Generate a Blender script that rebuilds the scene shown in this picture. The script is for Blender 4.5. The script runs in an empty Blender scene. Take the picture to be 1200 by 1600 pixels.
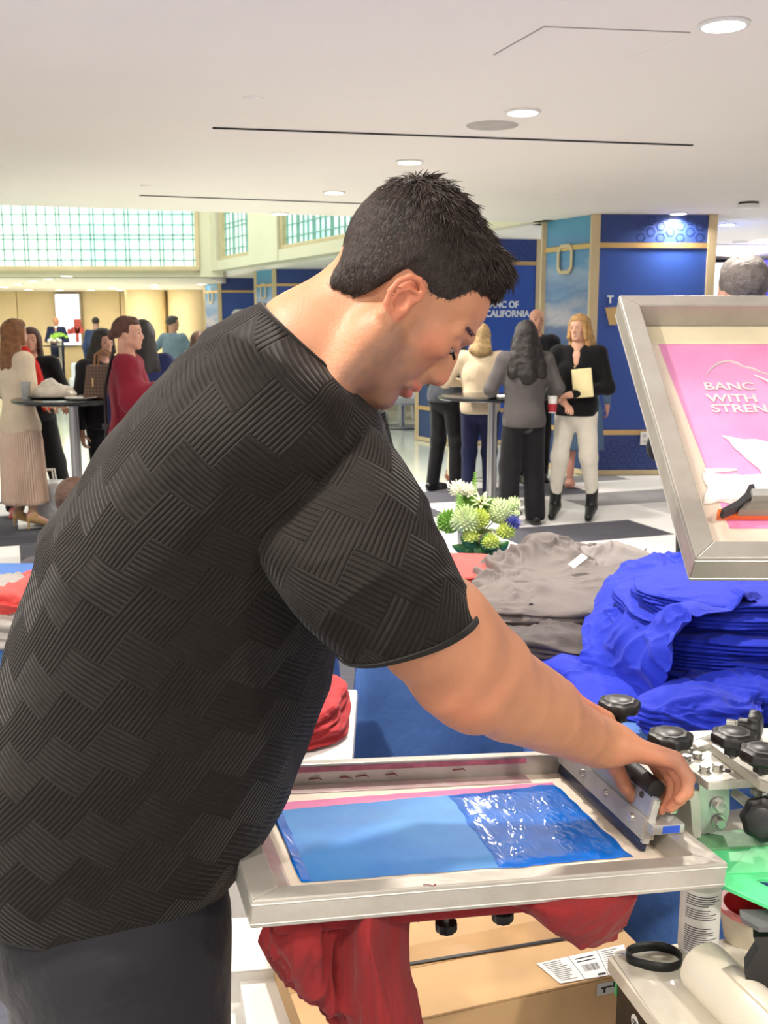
import bpy, bmesh, math, random
import numpy as np
from mathutils import Vector, Matrix

SC = bpy.context.scene
COL = SC.collection
PI = math.pi
R_ = math.radians

# ---------------------------------------------------------------- camera, world, exposure, main lights
CAMZ = 1.5
FPX = 1600.0
PITCH = math.atan(289 / 1600)
cd = bpy.data.cameras.new('camera')
cam = bpy.data.objects.new('camera', cd)
COL.objects.link(cam)
cam.location = (0, 0, CAMZ)
cam.rotation_euler = (PI / 2 - PITCH, 0, 0)
cd.sensor_fit = 'VERTICAL'
cd.sensor_height = 36.0
cd.lens = 36.0 * FPX / 1600
cd.clip_start = 0.05
cd.clip_end = 200
SC.camera = cam
cd.dof.use_dof = True
cd.dof.focus_distance = 1.3
cd.dof.aperture_fstop = 18.0

SC.view_settings.view_transform = 'Standard'
SC.view_settings.look = 'None'
SC.view_settings.gamma = 1.0
SC.view_settings.use_curve_mapping = False
SC.view_settings.exposure = 0.02

W = bpy.data.worlds.new('world')
SC.world = W
W.use_nodes = True
W.node_tree.nodes['Background'].inputs['Color'].default_value = (1.0, 0.965, 0.93, 1)
W.node_tree.nodes['Background'].inputs['Strength'].default_value = 0.8

LAMP_W = 44.0
CEIL = 2.6


def area_lamp(name, loc, size, power, col=(1, 0.95, 0.88), rot=(0, 0, 0), spread=PI, size_y=None):
    ld = bpy.data.lights.new(name, 'AREA')
    ld.energy = power
    ld.color = col
    ld.shape = 'RECTANGLE' if size_y else 'DISK'
    ld.size = size
    if size_y:
        ld.size_y = size_y
    ld.spread = spread
    o = bpy.data.objects.new(name, ld)
    COL.objects.link(o)
    o.location = loc
    o.rotation_euler = rot
    return o


# ---------------------------------------------------------------- image to world helpers (f and pitch of the lens above)
FW = Vector((0, math.cos(PITCH), -math.sin(PITCH)))
UP = Vector((0, math.sin(PITCH), math.cos(PITCH)))
RT = Vector((1, 0, 0))
EYE = Vector((0, 0, CAMZ))


def ray(x, y):
    return FW + RT * ((x - 600) / FPX) + UP * ((800 - y) / FPX)


def pc(x, y, d):
    return EYE + ray(x, y) * d


def pY(x, y, Y):
    r = ray(x, y)
    return EYE + r * (Y / r.y)


def pZ(x, y, z):
    r = ray(x, y)
    return EYE + r * ((z - CAMZ) / r.z)


def pP(x, y, p0, n):
    r = ray(x, y)
    return EYE + r * ((p0 - EYE).dot(n) / r.dot(n))


def XY(x, Y):          # world X of pixel column x at world distance Y (near the horizon)
    return (x - 600) / FPX * (Y * math.cos(PITCH))


# ---------------------------------------------------------------- materials
def srgb(r, g, b):
    def f(c):
        c /= 255.0
        return c / 12.92 if c <= 0.04045 else ((c + 0.055) / 1.055) ** 2.4
    return (f(r), f(g), f(b), 1.0)


class NT:
    def __init__(s, m):
        s.m = m
        s.t = m.node_tree
        s.n = s.t.nodes
        s.b = s.n['Principled BSDF']

    def new(s, typ, **kw):
        n = s.n.new(typ)
        for k, v in kw.items():
            if k in n.inputs:
                n.inputs[k].default_value = v
            else:
                setattr(n, k, v)
        return n

    def link(s, a, ao, b, bi):
        s.t.links.new(a.outputs[ao], b.inputs[bi])


MATS = {}


def mat(name, col, rough=0.6, metal=0.0, var=0.06, scale=8.0, bump=0.0, bscale=60.0, sss=0.0, coat=0.0, sheen=0.0, emit=None, es=0.0, trans=0.0, alpha=None, col2=None, spec=0.5, coords='Object'):
    if name in MATS:
        return MATS[name]
    m = bpy.data.materials.new(name)
    m.use_nodes = True
    k = NT(m)
    c = srgb(*col)
    b = k.b
    b.inputs['Base Color'].default_value = c
    b.inputs['Roughness'].default_value = rough
    b.inputs['Metallic'].default_value = metal
    b.inputs['Specular IOR Level'].default_value = spec
    if sss:
        b.inputs['Subsurface Weight'].default_value = sss
        b.inputs['Subsurface Radius'].default_value = (1.0, 0.35, 0.2)
        b.inputs['Subsurface Scale'].default_value = 0.012
    if coat:
        b.inputs['Coat Weight'].default_value = coat
        b.inputs['Coat Roughness'].default_value = 0.05
    if sheen:
        b.inputs['Sheen Weight'].default_value = sheen
    if trans:
        b.inputs['Transmission Weight'].default_value = trans
    if alpha is not None:
        b.inputs['Alpha'].default_value = alpha
    if emit:
        b.inputs['Emission Color'].default_value = srgb(*emit)
        b.inputs['Emission Strength'].default_value = es
    tc = k.new('ShaderNodeTexCoord')
    if var or col2:
        nz = k.new('ShaderNodeTexNoise', Scale=scale, Detail=5.0, Roughness=0.6)
        k.link(tc, coords, nz, 'Vector')
        cr = k.new('ShaderNodeValToRGB')
        lo = [max(0, x * (1 - 2 * var)) for x in c[:3]]
        hi = [min(1, x * (1 + 1.6 * var)) for x in c[:3]] if not col2 else list(srgb(*col2)[:3])
        cr.color_ramp.elements[0].position = 0.3
        cr.color_ramp.elements[1].position = 0.7
        cr.color_ramp.elements[0].color = (*lo, 1)
        cr.color_ramp.elements[1].color = (*hi, 1)
        k.link(nz, 'Fac', cr, 'Fac')
        k.link(cr, 'Color', b, 'Base Color')
    if bump:
        n2 = k.new('ShaderNodeTexNoise', Scale=bscale, Detail=6.0)
        k.link(tc, coords, n2, 'Vector')
        bp = k.new('ShaderNodeBump', Strength=bump, Distance=0.01)
        k.link(n2, 'Fac', bp, 'Height')
        k.link(bp, 'Normal', b, 'Normal')
    MATS[name] = m
    return m


def cloth(name, col, rough=0.85, sheen=0.08, bs=900):
    if name in MATS:
        return MATS[name]
    m = mat(name, col, rough, var=0.05, scale=5, sheen=sheen, spec=0.2)
    k = NT(m)
    tc = k.new('ShaderNodeTexCoord')
    n2 = k.new('ShaderNodeTexNoise', Scale=bs, Detail=2.0)
    n3 = k.new('ShaderNodeTexNoise', Scale=14.0, Detail=4.0, Roughness=0.55)
    k.link(tc, 'Object', n2, 'Vector')
    k.link(tc, 'Object', n3, 'Vector')
    b1 = k.new('ShaderNodeBump', Strength=0.25, Distance=0.001)
    b2 = k.new('ShaderNodeBump', Strength=0.35, Distance=0.02)
    k.link(n2, 'Fac', b1, 'Height')
    k.link(n3, 'Fac', b2, 'Height')
    k.link(b1, 'Normal', b2, 'Normal')
    k.link(b2, 'Normal', k.b, 'Normal')
    return m


def emis(name, col, s):
    if name in MATS:
        return MATS[name]
    m = mat(name, col, 0.5, var=0, emit=col, es=s)
    return m


# ---------------------------------------------------------------- objects
WM = {}


def tag(o, label=None, cat=None, group=None, kind=None):
    if label:
        o['label'] = label
    if cat:
        o['category'] = cat
    if group:
        o['group'] = group
    if kind:
        o['kind'] = kind
    return o


def thing(name, label, cat, loc=(0, 0, 0), group=None, M=None):
    o = bpy.data.objects.new(name, None)
    o.empty_display_size = 0.05
    COL.objects.link(o)
    if M is None:
        M = Matrix.Translation(Vector(loc))
    o.matrix_basis = M
    WM[o.name] = M.copy()
    return tag(o, label, cat, group)


def wm(o):
    return WM.get(o.name, Matrix.Identity(4))


def link_mesh(name, me, m, parent=None, world=True, smooth=True):
    o = bpy.data.objects.new(name, me)
    COL.objects.link(o)
    for x in (m if isinstance(m, (list, tuple)) else [m]):
        me.materials.append(x)
    if smooth:
        me.shade_smooth()
    if parent is not None:
        P = wm(parent)
        if world:
            me.transform(P.inverted())
        o.parent = parent
        WM[o.name] = P.copy()
    else:
        WM[o.name] = Matrix.Identity(4)
    return o


def rotm(rx=0, ry=0, rz=0):
    return Matrix.Rotation(rz, 3, 'Z') @ Matrix.Rotation(ry, 3, 'Y') @ Matrix.Rotation(rx, 3, 'X')


def frame_to(d):
    d = Vector(d).normalized()
    a = Vector((0, 0, 1)) if abs(d.z) < 0.95 else Vector((1, 0, 0))
    x = a.cross(d).normalized()
    return x, d.cross(x), d


class MB:
    def __init__(s):
        s.v = []
        s.f = []
        s.mi = []
        s.cur = 0

    def add(s, vs, fs):
        n = len(s.v)
        s.v += [tuple(v) for v in vs]
        s.f += [tuple(i + n for i in f) for f in fs]
        s.mi += [s.cur] * len(fs)
        return s

    def mt(s, i):
        s.cur = i
        return s

    def box(s, c, size, rot=None, bev=0.0):
        c = Vector(c)
        hx, hy, hz = [x / 2 for x in size]
        if bev and bev < min(hx, hy, hz):
            bm = bmesh.new()
            bmesh.ops.create_cube(bm, size=1)
            for v in bm.verts:
                v.co = Vector((v.co.x * 2 * hx, v.co.y * 2 * hy, v.co.z * 2 * hz))
            bmesh.ops.bevel(bm, geom=bm.edges[:], offset=bev, segments=2, affect='EDGES', profile=0.6)
            bm.verts.index_update()
            vs = [v.co.copy() for v in bm.verts]
            fs = [[v.index for v in f.verts] for f in bm.faces]
            bm.free()
        else:
            vs = [Vector((x * hx, y * hy, z * hz)) for x in (-1, 1) for y in (-1, 1) for z in (-1, 1)]
            fs = [(0, 1, 3, 2), (4, 6, 7, 5), (0, 4, 5, 1), (2, 3, 7, 6), (0, 2, 6, 4), (1, 5, 7, 3)]
        if rot is not None:
            vs = [rot @ v for v in vs]
        return s.add([c + v for v in vs], fs)

    def b2(s, lo, hi, bev=0.0):
        lo, hi = Vector(lo), Vector(hi)
        return s.box((lo + hi) / 2, [abs(x) for x in (hi - lo)], None, bev)

    def tube(s, pts, rs, n=12, cap=True, sx=1.0):
        pts = [Vector(p) for p in pts]
        if not isinstance(rs, (list, tuple)):
            rs = [rs] * len(pts)
        rings = []
        d0 = (pts[1] - pts[0])
        x, y, z = frame_to(d0)
        for i, p in enumerate(pts):
            d = pts[min(i + 1, len(pts) - 1)] - pts[max(i - 1, 0)]
            if d.length < 1e-9:
                d = z
            d.normalize()
            x = (x - d * x.dot(d)).normalized()
            y = d.cross(x)
            rings.append([p + (x * math.cos(2 * PI * j / n) * sx + y * math.sin(2 * PI * j / n)) * rs[i] for j in range(n)])
        vs = [v for r in rings for v in r]
        fs = []
        for i in range(len(pts) - 1):
            for j in range(n):
                a = i * n + j
                b = i * n + (j + 1) % n
                fs.append((a, b, b + n, a + n))
        if cap:
            fs.append(tuple(reversed(range(n))))
            m = (len(pts) - 1) * n
            fs.append(tuple(range(m, m + n)))
        return s.add(vs, fs)

    def lathe(s, prof, o=(0, 0, 0), axis=(0, 0, 1), n=32, lobes=0, amp=0.0):
        x, y, z = frame_to(axis)
        o = Vector(o)
        vs = []
        for r, h in prof:
            for j in range(n):
                a = 2 * PI * j / n
                rr = r * (1 + (amp * math.cos(lobes * a) if r > 0.3 * max(p[0] for p in prof) else 0))
                vs.append(o + x * math.cos(a) * rr + y * math.sin(a) * rr + z * h)
        fs = []
        for i in range(len(prof) - 1):
            for j in range(n):
                a = i * n + j
                b = i * n + (j + 1) % n
                fs.append((a, b, b + n, a + n))
        ring = tuple(prof[0]) == tuple(prof[-1])
        if prof[0][0] > 1e-6 and not ring:
            fs.append(tuple(reversed(range(n))))
        if prof[-1][0] > 1e-6 and not ring:
            m = (len(prof) - 1) * n
            fs.append(tuple(range(m, m + n)))
        return s.add(vs, fs)

    def prism(s, poly, off):
        poly = [Vector(p) for p in poly]
        off = Vector(off)
        n = len(poly)
        vs = poly + [p + off for p in poly]
        fs = [tuple(reversed(range(n))), tuple(range(n, 2 * n))]
        for i in range(n):
            j = (i + 1) % n
            fs.append((i, j, j + n, i + n))
        return s.add(vs, fs)

    def poly(s, pts):
        return s.add(pts, [tuple(range(len(pts)))])

    def sphere(s, c, r, n=16, m=10, sc=(1, 1, 1), rot=None):
        c = Vector(c)
        vs = []
        for i in range(m + 1):
            t = PI * i / m
            for j in range(n):
                a = 2 * PI * j / n
                v = Vector((math.sin(t) * math.cos(a) * sc[0], math.sin(t) * math.sin(a) * sc[1], math.cos(t) * sc[2])) * r
                if rot is not None:
                    v = rot @ v
                vs.append(c + v)
        fs = []
        for i in range(m):
            for j in range(n):
                a = i * n + j
                b = i * n + (j + 1) % n
                fs.append((a, a + n, b + n, b))
        return s.add(vs, fs)

    def grid(s, P, closed=False):
        """P: rows x cols of points"""
        r, c = len(P), len(P[0])
        vs = [p for row in P for p in row]
        fs = []
        for i in range(r - 1):
            for j in range(c if closed else c - 1):
                a = i * c + j
                b = i * c + (j + 1) % c
                fs.append((a, b, b + c, a + c))
        return s.add(vs, fs)

    def mesh(s, name='m', clean=True):
        me = bpy.data.meshes.new(name)
        me.from_pydata([tuple(v) for v in s.v], [], s.f)
        if any(s.mi):
            me.polygons.foreach_set('material_index', s.mi)
        if clean:
            bm = bmesh.new()
            bm.from_mesh(me)
            bmesh.ops.remove_doubles(bm, verts=bm.verts, dist=1e-6)
            bmesh.ops.recalc_face_normals(bm, faces=bm.faces)
            bm.to_mesh(me)
            bm.free()
        return me

    def build(s, name, m, parent=None, world=True, smooth=True, solid=0.0, ang=35, clean=True):
        me = s.mesh(name, clean)
        o = link_mesh(name, me, m, parent, world, False)
        if smooth:
            me.shade_smooth()
            try:
                me.set_sharp_from_angle(angle=R_(ang))
            except Exception:
                pass
        if solid:
            md = o.modifiers.new('solid', 'SOLIDIFY')
            md.thickness = solid
            md.offset = 0
        return o


def np_mesh(name, V, F, m, parent=None, world=True, smooth=True):
    me = bpy.data.meshes.new(name)
    V = np.asarray(V, dtype=np.float32)
    F = np.asarray(F, dtype=np.int32)
    me.vertices.add(len(V))
    me.vertices.foreach_set('co', V.ravel())
    n = F.shape[1]
    me.loops.add(F.size)
    me.loops.foreach_set('vertex_index', F.ravel())
    me.polygons.add(len(F))
    me.polygons.foreach_set('loop_start', np.arange(0, F.size, n, dtype=np.int32))
    me.polygons.foreach_set('loop_total', np.full(len(F), n, dtype=np.int32))
    me.update(calc_edges=True)
    me.validate()
    return link_mesh(name, me, m, parent, world, smooth)


# ---------------------------------------------------------------- vector noise
_rng = np.random.RandomState(7)
_perm = _rng.permutation(256)
_perm = np.concatenate([_perm, _perm])
_g3 = _rng.normal(size=(256, 3))
_g3 /= np.linalg.norm(_g3, axis=1)[:, None]


def perlin(P):
    P = np.asarray(P, dtype=np.float64)
    i = np.floor(P).astype(int)
    f = P - i
    u = f * f * f * (f * (f * 6 - 15) + 10)
    i &= 255
    out = 0

    def g(dx, dy, dz):
        h = _perm[(_perm[(_perm[(i[..., 0] + dx) & 255] + i[..., 1] + dy) & 255] + i[..., 2] + dz) & 255]
        v = _g3[h]
        return v[..., 0] * (f[..., 0] - dx) + v[..., 1] * (f[..., 1] - dy) + v[..., 2] * (f[..., 2] - dz)
    x00 = g(0, 0, 0) * (1 - u[..., 0]) + g(1, 0, 0) * u[..., 0]
    x10 = g(0, 1, 0) * (1 - u[..., 0]) + g(1, 1, 0) * u[..., 0]
    x01 = g(0, 0, 1) * (1 - u[..., 0]) + g(1, 0, 1) * u[..., 0]
    x11 = g(0, 1, 1) * (1 - u[..., 0]) + g(1, 1, 1) * u[..., 0]
    y0 = x00 * (1 - u[..., 1]) + x10 * u[..., 1]
    y1 = x01 * (1 - u[..., 1]) + x11 * u[..., 1]
    return y0 * (1 - u[..., 2]) + y1 * u[..., 2]


def folds(P, seed=0.0, warp=0.8):
    """cloth creases: ridges of a warped noise, roughly 0..1"""
    P = np.asarray(P) + seed * 7.31
    Wp = np.stack([perlin(P + 3.1), perlin(P + 9.7), perlin(P + 17.3)], -1)
    Q = P + warp * Wp
    def ridge(v, w):
        return 1 / (1 + (v / w) ** 2)
    m = np.clip(0.5 + 1.6 * perlin(P * 0.6 + 11), 0.1, 1)
    return (ridge(perlin(Q), 0.10) * 0.62 + ridge(perlin(Q * 1.9 + 5), 0.09) * 0.3) * m + 0.22 + 0.5 * perlin(P * 0.8 + 2)


# ---------------------------------------------------------------- SDF modelling
def rc(a, b, ra, rb=None, k=0.02, op='u'):
    return ('c', np.array(a, float), np.array(b, float), ra, ra if rb is None else rb, k, op)


def el(c, r, k=0.02, op='u', rot=None):
    return ('e', np.array(c, float), np.array(r, float), rot, None, k, op)


def bxp(c, h, k=0.01, op='u', rot=None, rd=0.01):
    return ('b', np.array(c, float), np.array(h, float), rot, rd, k, op)


def chain(pts, rs, k=0.02):
    return [rc(pts[i], pts[i + 1], rs[i], rs[i + 1], k) for i in range(len(pts) - 1)]


def xform(prims, M, s=1.0):
    """move local prims (metres) by rotation/translation matrix M (4x4) and uniform scale s"""
    Rm = np.array(M.to_3x3().normalized())
    T = np.array(M.translation)
    out = []
    for p in prims:
        if p[0] == 'c':
            out.append(('c', Rm @ (p[1] * s) + T, Rm @ (p[2] * s) + T, p[3] * s, p[4] * s, p[5] * s, p[6]))
        else:
            r0 = np.eye(3) if p[3] is None else p[3]
            out.append((p[0], Rm @ (p[1] * s) + T, p[2] * s, Rm @ r0, (p[4] or 0) * s, p[5] * s, p[6]))
    return out


def pbox(p):
    if p[0] == 'c':
        r = max(p[3], p[4])
        return np.minimum(p[1], p[2]) - r, np.maximum(p[1], p[2]) + r
    r = p[2]
    if p[3] is not None:
        r = np.abs(p[3]) @ p[2]
    r = r + (p[4] or 0)
    return p[1] - r, p[1] + r


def graded(lo, hi, coarse, fine):
    """1-D grid; fine = [(a, b, step)]"""
    xs = [lo]
    while xs[-1] < hi:
        st = coarse
        for a, b, q in fine:
            if a <= xs[-1] <= b:
                st = min(st, q)
        xs.append(xs[-1] + st)
    return np.array(xs)


def sdf_mesh(prims, res=0.01, axes=None, post=None, clip=None, smooth=0):
    B = [pbox(p) for p in prims if p[6] == 'u']
    lo = np.min([b[0] for b in B], 0) - 2.5 * res
    hi = np.max([b[1] for b in B], 0) + 2.5 * res
    if axes is None:
        axes = [np.arange(lo[i], hi[i] + res, res) for i in range(3)]
        mr = res
    else:
        mr = max(np.max(np.diff(a)) for a in axes)
    X, Y, Z = axes
    Fd = np.full((len(X), len(Y), len(Z)), 1.0, dtype=np.float32)
    for p in prims:
        a, b = pbox(p)
        mg = p[5] + 2.2 * mr
        ix = [(max(0, np.searchsorted(ax, a[i] - mg) - 1), min(len(ax), np.searchsorted(ax, b[i] + mg) + 1)) for i, ax in enumerate(axes)]
        if any(q[0] >= q[1] for q in ix):
            continue
        sl = tuple(slice(*q) for q in ix)
        gx = X[sl[0]][:, None, None].astype(np.float32)
        gy = Y[sl[1]][None, :, None].astype(np.float32)
        gz = Z[sl[2]][None, None, :].astype(np.float32)
        if p[0] == 'c':
            A, Bp = p[1], p[2]
            d = Bp - A
            L = max(float(d @ d), 1e-12)
            t = ((gx - A[0]) * d[0] + (gy - A[1]) * d[1] + (gz - A[2]) * d[2]) / L
            np.clip(t, 0, 1, out=t)
            D = np.sqrt((gx - A[0] - t * d[0]) ** 2 + (gy - A[1] - t * d[1]) ** 2 + (gz - A[2] - t * d[2]) ** 2) - (p[3] + (p[4] - p[3]) * t)
        else:
            qx, qy, qz = gx - p[1][0], gy - p[1][1], gz - p[1][2]
            if p[3] is not None:
                M3 = p[3]
                qx, qy, qz = (M3[0, 0] * qx + M3[1, 0] * qy + M3[2, 0] * qz, M3[0, 1] * qx + M3[1, 1] * qy + M3[2, 1] * qz, M3[0, 2] * qx + M3[1, 2] * qy + M3[2, 2] * qz)
            r = p[2]
            if p[0] == 'e':
                k0 = np.sqrt((qx / r[0]) ** 2 + (qy / r[1]) ** 2 + (qz / r[2]) ** 2)
                k1 = np.sqrt((qx / r[0] ** 2) ** 2 + (qy / r[1] ** 2) ** 2 + (qz / r[2] ** 2) ** 2)
                D = k0 * (k0 - 1) / np.maximum(k1, 1e-6)
            else:
                rd = p[4]
                ax_, ay_, az_ = np.abs(qx) - r[0] + rd, np.abs(qy) - r[1] + rd, np.abs(qz) - r[2] + rd
                D = np.sqrt(np.maximum(ax_, 0) ** 2 + np.maximum(ay_, 0) ** 2 + np.maximum(az_, 0) ** 2) + np.minimum(np.maximum(ax_, np.maximum(ay_, az_)), 0) - rd
        cur = Fd[sl]
        k = p[5]
        if p[6] == 'u':
            if k > 0:
                h = np.maximum(k - np.abs(cur - D), 0) / k
                new = np.minimum(cur, D) - h * h * k * 0.25
            else:
                new = np.minimum(cur, D)
        else:
            D = -D
            if k > 0:
                h = np.maximum(k - np.abs(cur - D), 0) / k
                new = np.maximum(cur, D) + h * h * k * 0.25
            else:
                new = np.maximum(cur, D)
        Fd[sl] = new
    if post is not None:
        near = np.abs(Fd) < max(0.03, 3 * mr)
        I = np.nonzero(near)
        P = np.stack([X[I[0]], Y[I[1]], Z[I[2]]], -1)
        Fd[I] = post(P, Fd[I]).astype(np.float32)
    if clip is not None:
        for axis_i, sgn, val in clip:       # keep where sgn*(coord-val) > 0
            c = sgn * (val - axes[axis_i])
            sh = [1, 1, 1]
            sh[axis_i] = -1
            Fd = np.maximum(Fd, c.reshape(sh).astype(np.float32))
    return surface_nets(Fd, X, Y, Z, smooth)


def surface_nets(Fd, X, Y, Z, smooth=0):
    Fd[0], Fd[-1] = 1, 1
    Fd[:, 0], Fd[:, -1] = 1, 1
    Fd[:, :, 0], Fd[:, :, -1] = 1, 1
    S = Fd < 0
    nx, ny, nz = Fd.shape
    cnt = np.zeros((nx - 1, ny - 1, nz - 1), dtype=np.int8)
    for dx in (0, 1):
        for dy in (0, 1):
            for dz in (0, 1):
                cnt += S[dx:nx - 1 + dx, dy:ny - 1 + dy, dz:nz - 1 + dz]
    I, J, K = np.nonzero((cnt > 0) & (cnt < 8))
    idx = np.full(cnt.shape, -1, dtype=np.int32)
    idx[I, J, K] = np.arange(len(I))
    acc = np.zeros((len(I), 3))
    num = np.zeros(len(I))
    C = [(0, 0, 0), (1, 0, 0), (0, 1, 0), (1, 1, 0), (0, 0, 1), (1, 0, 1), (0, 1, 1), (1, 1, 1)]
    for a in range(8):
        for b in range(a + 1, 8):
            df = [C[b][i] - C[a][i] for i in range(3)]
            if sum(abs(q) for q in df) != 1:
                continue
            fa = Fd[I + C[a][0], J + C[a][1], K + C[a][2]].astype(float)
            fb = Fd[I + C[b][0], J + C[b][1], K + C[b][2]].astype(float)
            m = (fa < 0) != (fb < 0)
            t = np.where(m, fa / np.where(m, fa - fb, 1), 0)
            pa = np.stack([I + C[a][0], J + C[a][1], K + C[a][2]], -1).astype(float)
            p = pa + t[:, None] * np.array(df)
            acc[m] += p[m]
            num[m] += 1
    acc /= num[:, None]
    V = np.stack([np.interp(acc[:, 0], np.arange(nx), X), np.interp(acc[:, 1], np.arange(ny), Y), np.interp(acc[:, 2], np.arange(nz), Z)], -1)
    quads = []
    for ax in range(3):
        if ax == 0:
            e = S[:-1, 1:-1, 1:-1] != S[1:, 1:-1, 1:-1]
            i, j, k = np.nonzero(e)
            j += 1
            k += 1
            q = np.stack([idx[i, j - 1, k - 1], idx[i, j, k - 1], idx[i, j, k], idx[i, j - 1, k]], -1)
            fl = S[i, j, k]
        elif ax == 1:
            e = S[1:-1, :-1, 1:-1] != S[1:-1, 1:, 1:-1]
            i, j, k = np.nonzero(e)
            i += 1
            k += 1
            q = np.stack([idx[i - 1, j, k - 1], idx[i - 1, j, k], idx[i, j, k], idx[i, j, k - 1]], -1)
            fl = S[i, j, k]
        else:
            e = S[1:-1, 1:-1, :-1] != S[1:-1, 1:-1, 1:]
            i, j, k = np.nonzero(e)
            i += 1
            j += 1
            q = np.stack([idx[i - 1, j - 1, k], idx[i, j - 1, k], idx[i, j, k], idx[i - 1, j, k]], -1)
            fl = S[i, j, k]
        q[~fl] = q[~fl][:, ::-1]
        quads.append(q)
    Q = np.concatenate(quads)
    Q = Q[(Q >= 0).all(1)]
    for _ in range(smooth):
        A = np.zeros_like(V)
        N = np.zeros(len(V))
        for a, b in ((0, 1), (1, 2), (2, 3), (3, 0)):
            for u, w in ((a, b), (b, a)):
                for c in range(3):
                    A[:, c] += np.bincount(Q[:, u], weights=V[Q[:, w], c], minlength=len(V))
                N += np.bincount(Q[:, u], minlength=len(V))
        V = 0.4 * V + 0.6 * A / np.maximum(N, 1)[:, None]
    return V, Q


def blob(name, prims, m, parent=None, res=0.01, post=None, clip=None, smooth=2, axes=None):
    V, Q = sdf_mesh(prims, res, axes, post, clip, smooth)
    if len(V) == 0:
        print('EMPTY', name)
        return None
    return np_mesh(name, V, Q, m, parent)


def text_obj(name, s, size, m, M, parent=None, ext=0.001, bold=0.0, align='LEFT', sx=1.0):
    cu = bpy.data.curves.new(name, 'FONT')
    cu.body = s
    cu.size = size
    cu.extrude = ext
    cu.offset = bold
    cu.align_x = align
    o = bpy.data.objects.new(name, cu)
    COL.objects.link(o)
    dg = bpy.context.evaluated_depsgraph_get()
    me = bpy.data.meshes.new_from_object(o.evaluated_get(dg))
    bpy.data.objects.remove(o)
    me.transform(M @ Matrix.Diagonal((sx, 1, 1, 1)))
    return link_mesh(name, me, m, parent, True, False)


def basis(o, x, y, z):
    M = Matrix.Identity(4)
    for i, a in enumerate((x, y, z)):
        for j in range(3):
            M[j][i] = a[j]
    for j in range(3):
        M[j][3] = o[j]
    return M
# ================================================================ SETTING
m_ceil = mat('ceiling_paint', (246, 240, 234), 0.9, var=0.01, scale=0.6)
m_cream = mat('cream_wall_paint', (226, 220, 196), 0.8, var=0.02, scale=1.0)
m_gold = mat('brushed_gold', (214, 178, 122), 0.35, metal=0.55, var=0.05, scale=3)
m_goldpale = mat('pale_gold', (214, 194, 156), 0.5, metal=0.25, var=0.04, scale=3)
m_lampglow = emis('lamp_glow', (255, 246, 226), 9.0)
m_white = mat('white_plastic', (235, 234, 230), 0.45, var=0.02)
m_black = mat('black_plastic', (20, 20, 22), 0.42, var=0.1, scale=30, bump=0.05)
m_darkgrey = mat('dark_grey_metal', (60, 60, 62), 0.5, metal=0.4)


def marble():
    m = mat('pale_marble', (226, 232, 220), 0.12, var=0.05, scale=0.7, coat=0.3)
    return m


def carpet():
    m = bpy.data.materials.new('plank_carpet')
    m.use_nodes = True
    k = NT(m)
    tc = k.new('ShaderNodeTexCoord')
    mp = k.new('ShaderNodeMapping')
    mp.inputs['Rotation'].default_value = (0, 0, R_(-20))
    k.link(tc, 'Object', mp, 'Vector')
    br = k.new('ShaderNodeTexBrick', Scale=1.0, offset=0.37, offset_frequency=2, squash=1.0)
    br.inputs['Color1'].default_value = (0, 0, 0, 1)
    br.inputs['Color2'].default_value = (1, 1, 1, 1)
    br.inputs['Mortar'].default_value = (0.5, 0.5, 0.5, 1)
    br.inputs['Mortar Size'].default_value = 0.0
    br.inputs['Brick Width'].default_value = 1.25
    br.inputs['Row Height'].default_value = 0.62
    k.link(mp, 'Vector', br, 'Vector')
    ra = k.new('ShaderNodeValToRGB')
    ra.color_ramp.interpolation = 'CONSTANT'
    e = ra.color_ramp.elements
    e[0].position = 0.0
    e[0].color = srgb(84, 84, 92)
    e[1].position = 0.36
    e[1].color = srgb(205, 203, 204)
    x = e.new(0.55)
    x.color = srgb(150, 149, 152)
    x = e.new(0.68)
    x.color = srgb(232, 231, 230)
    k.link(br, 'Color', ra, 'Fac')
    mp2 = k.new('ShaderNodeMapping')
    mp2.inputs['Rotation'].default_value = (0, 0, R_(-20))
    mp2.inputs['Scale'].default_value = (2.0, 16, 1)
    k.link(tc, 'Object', mp2, 'Vector')
    nz = k.new('ShaderNodeTexNoise', Scale=2.0, Detail=6.0, Roughness=0.7)
    k.link(mp2, 'Vector', nz, 'Vector')
    mx = k.new('ShaderNodeMix', data_type='RGBA', blend_type='OVERLAY')
    mx.inputs['Factor'].default_value = 0.45
    k.t.links.new(ra.outputs['Color'], mx.inputs[6])
    k.t.links.new(nz.outputs['Fac'], mx.inputs[7])
    k.t.links.new(mx.outputs[2], k.b.inputs['Base Color'])
    k.b.inputs['Roughness'].default_value = 0.95
    k.b.inputs['Specular IOR Level'].default_value = 0.1
    return m


m_marble = marble()
m_carpet = carpet()
st = lambda o: tag(o, kind='structure')
st(MB().b2((-16, -5, -0.12), (13, 33, -0.012)).build('floor', m_marble))
st(MB().prism([(-10, -5, -0.012), (13, -5, -0.012), (13, 10.7, -0.012), (2.0, 10.4, -0.012), (-3.7, 8.7, -0.012), (-10, 7.0, -0.012)], (0, 0, 0.012)).build('floor_carpet', m_carpet))

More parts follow.
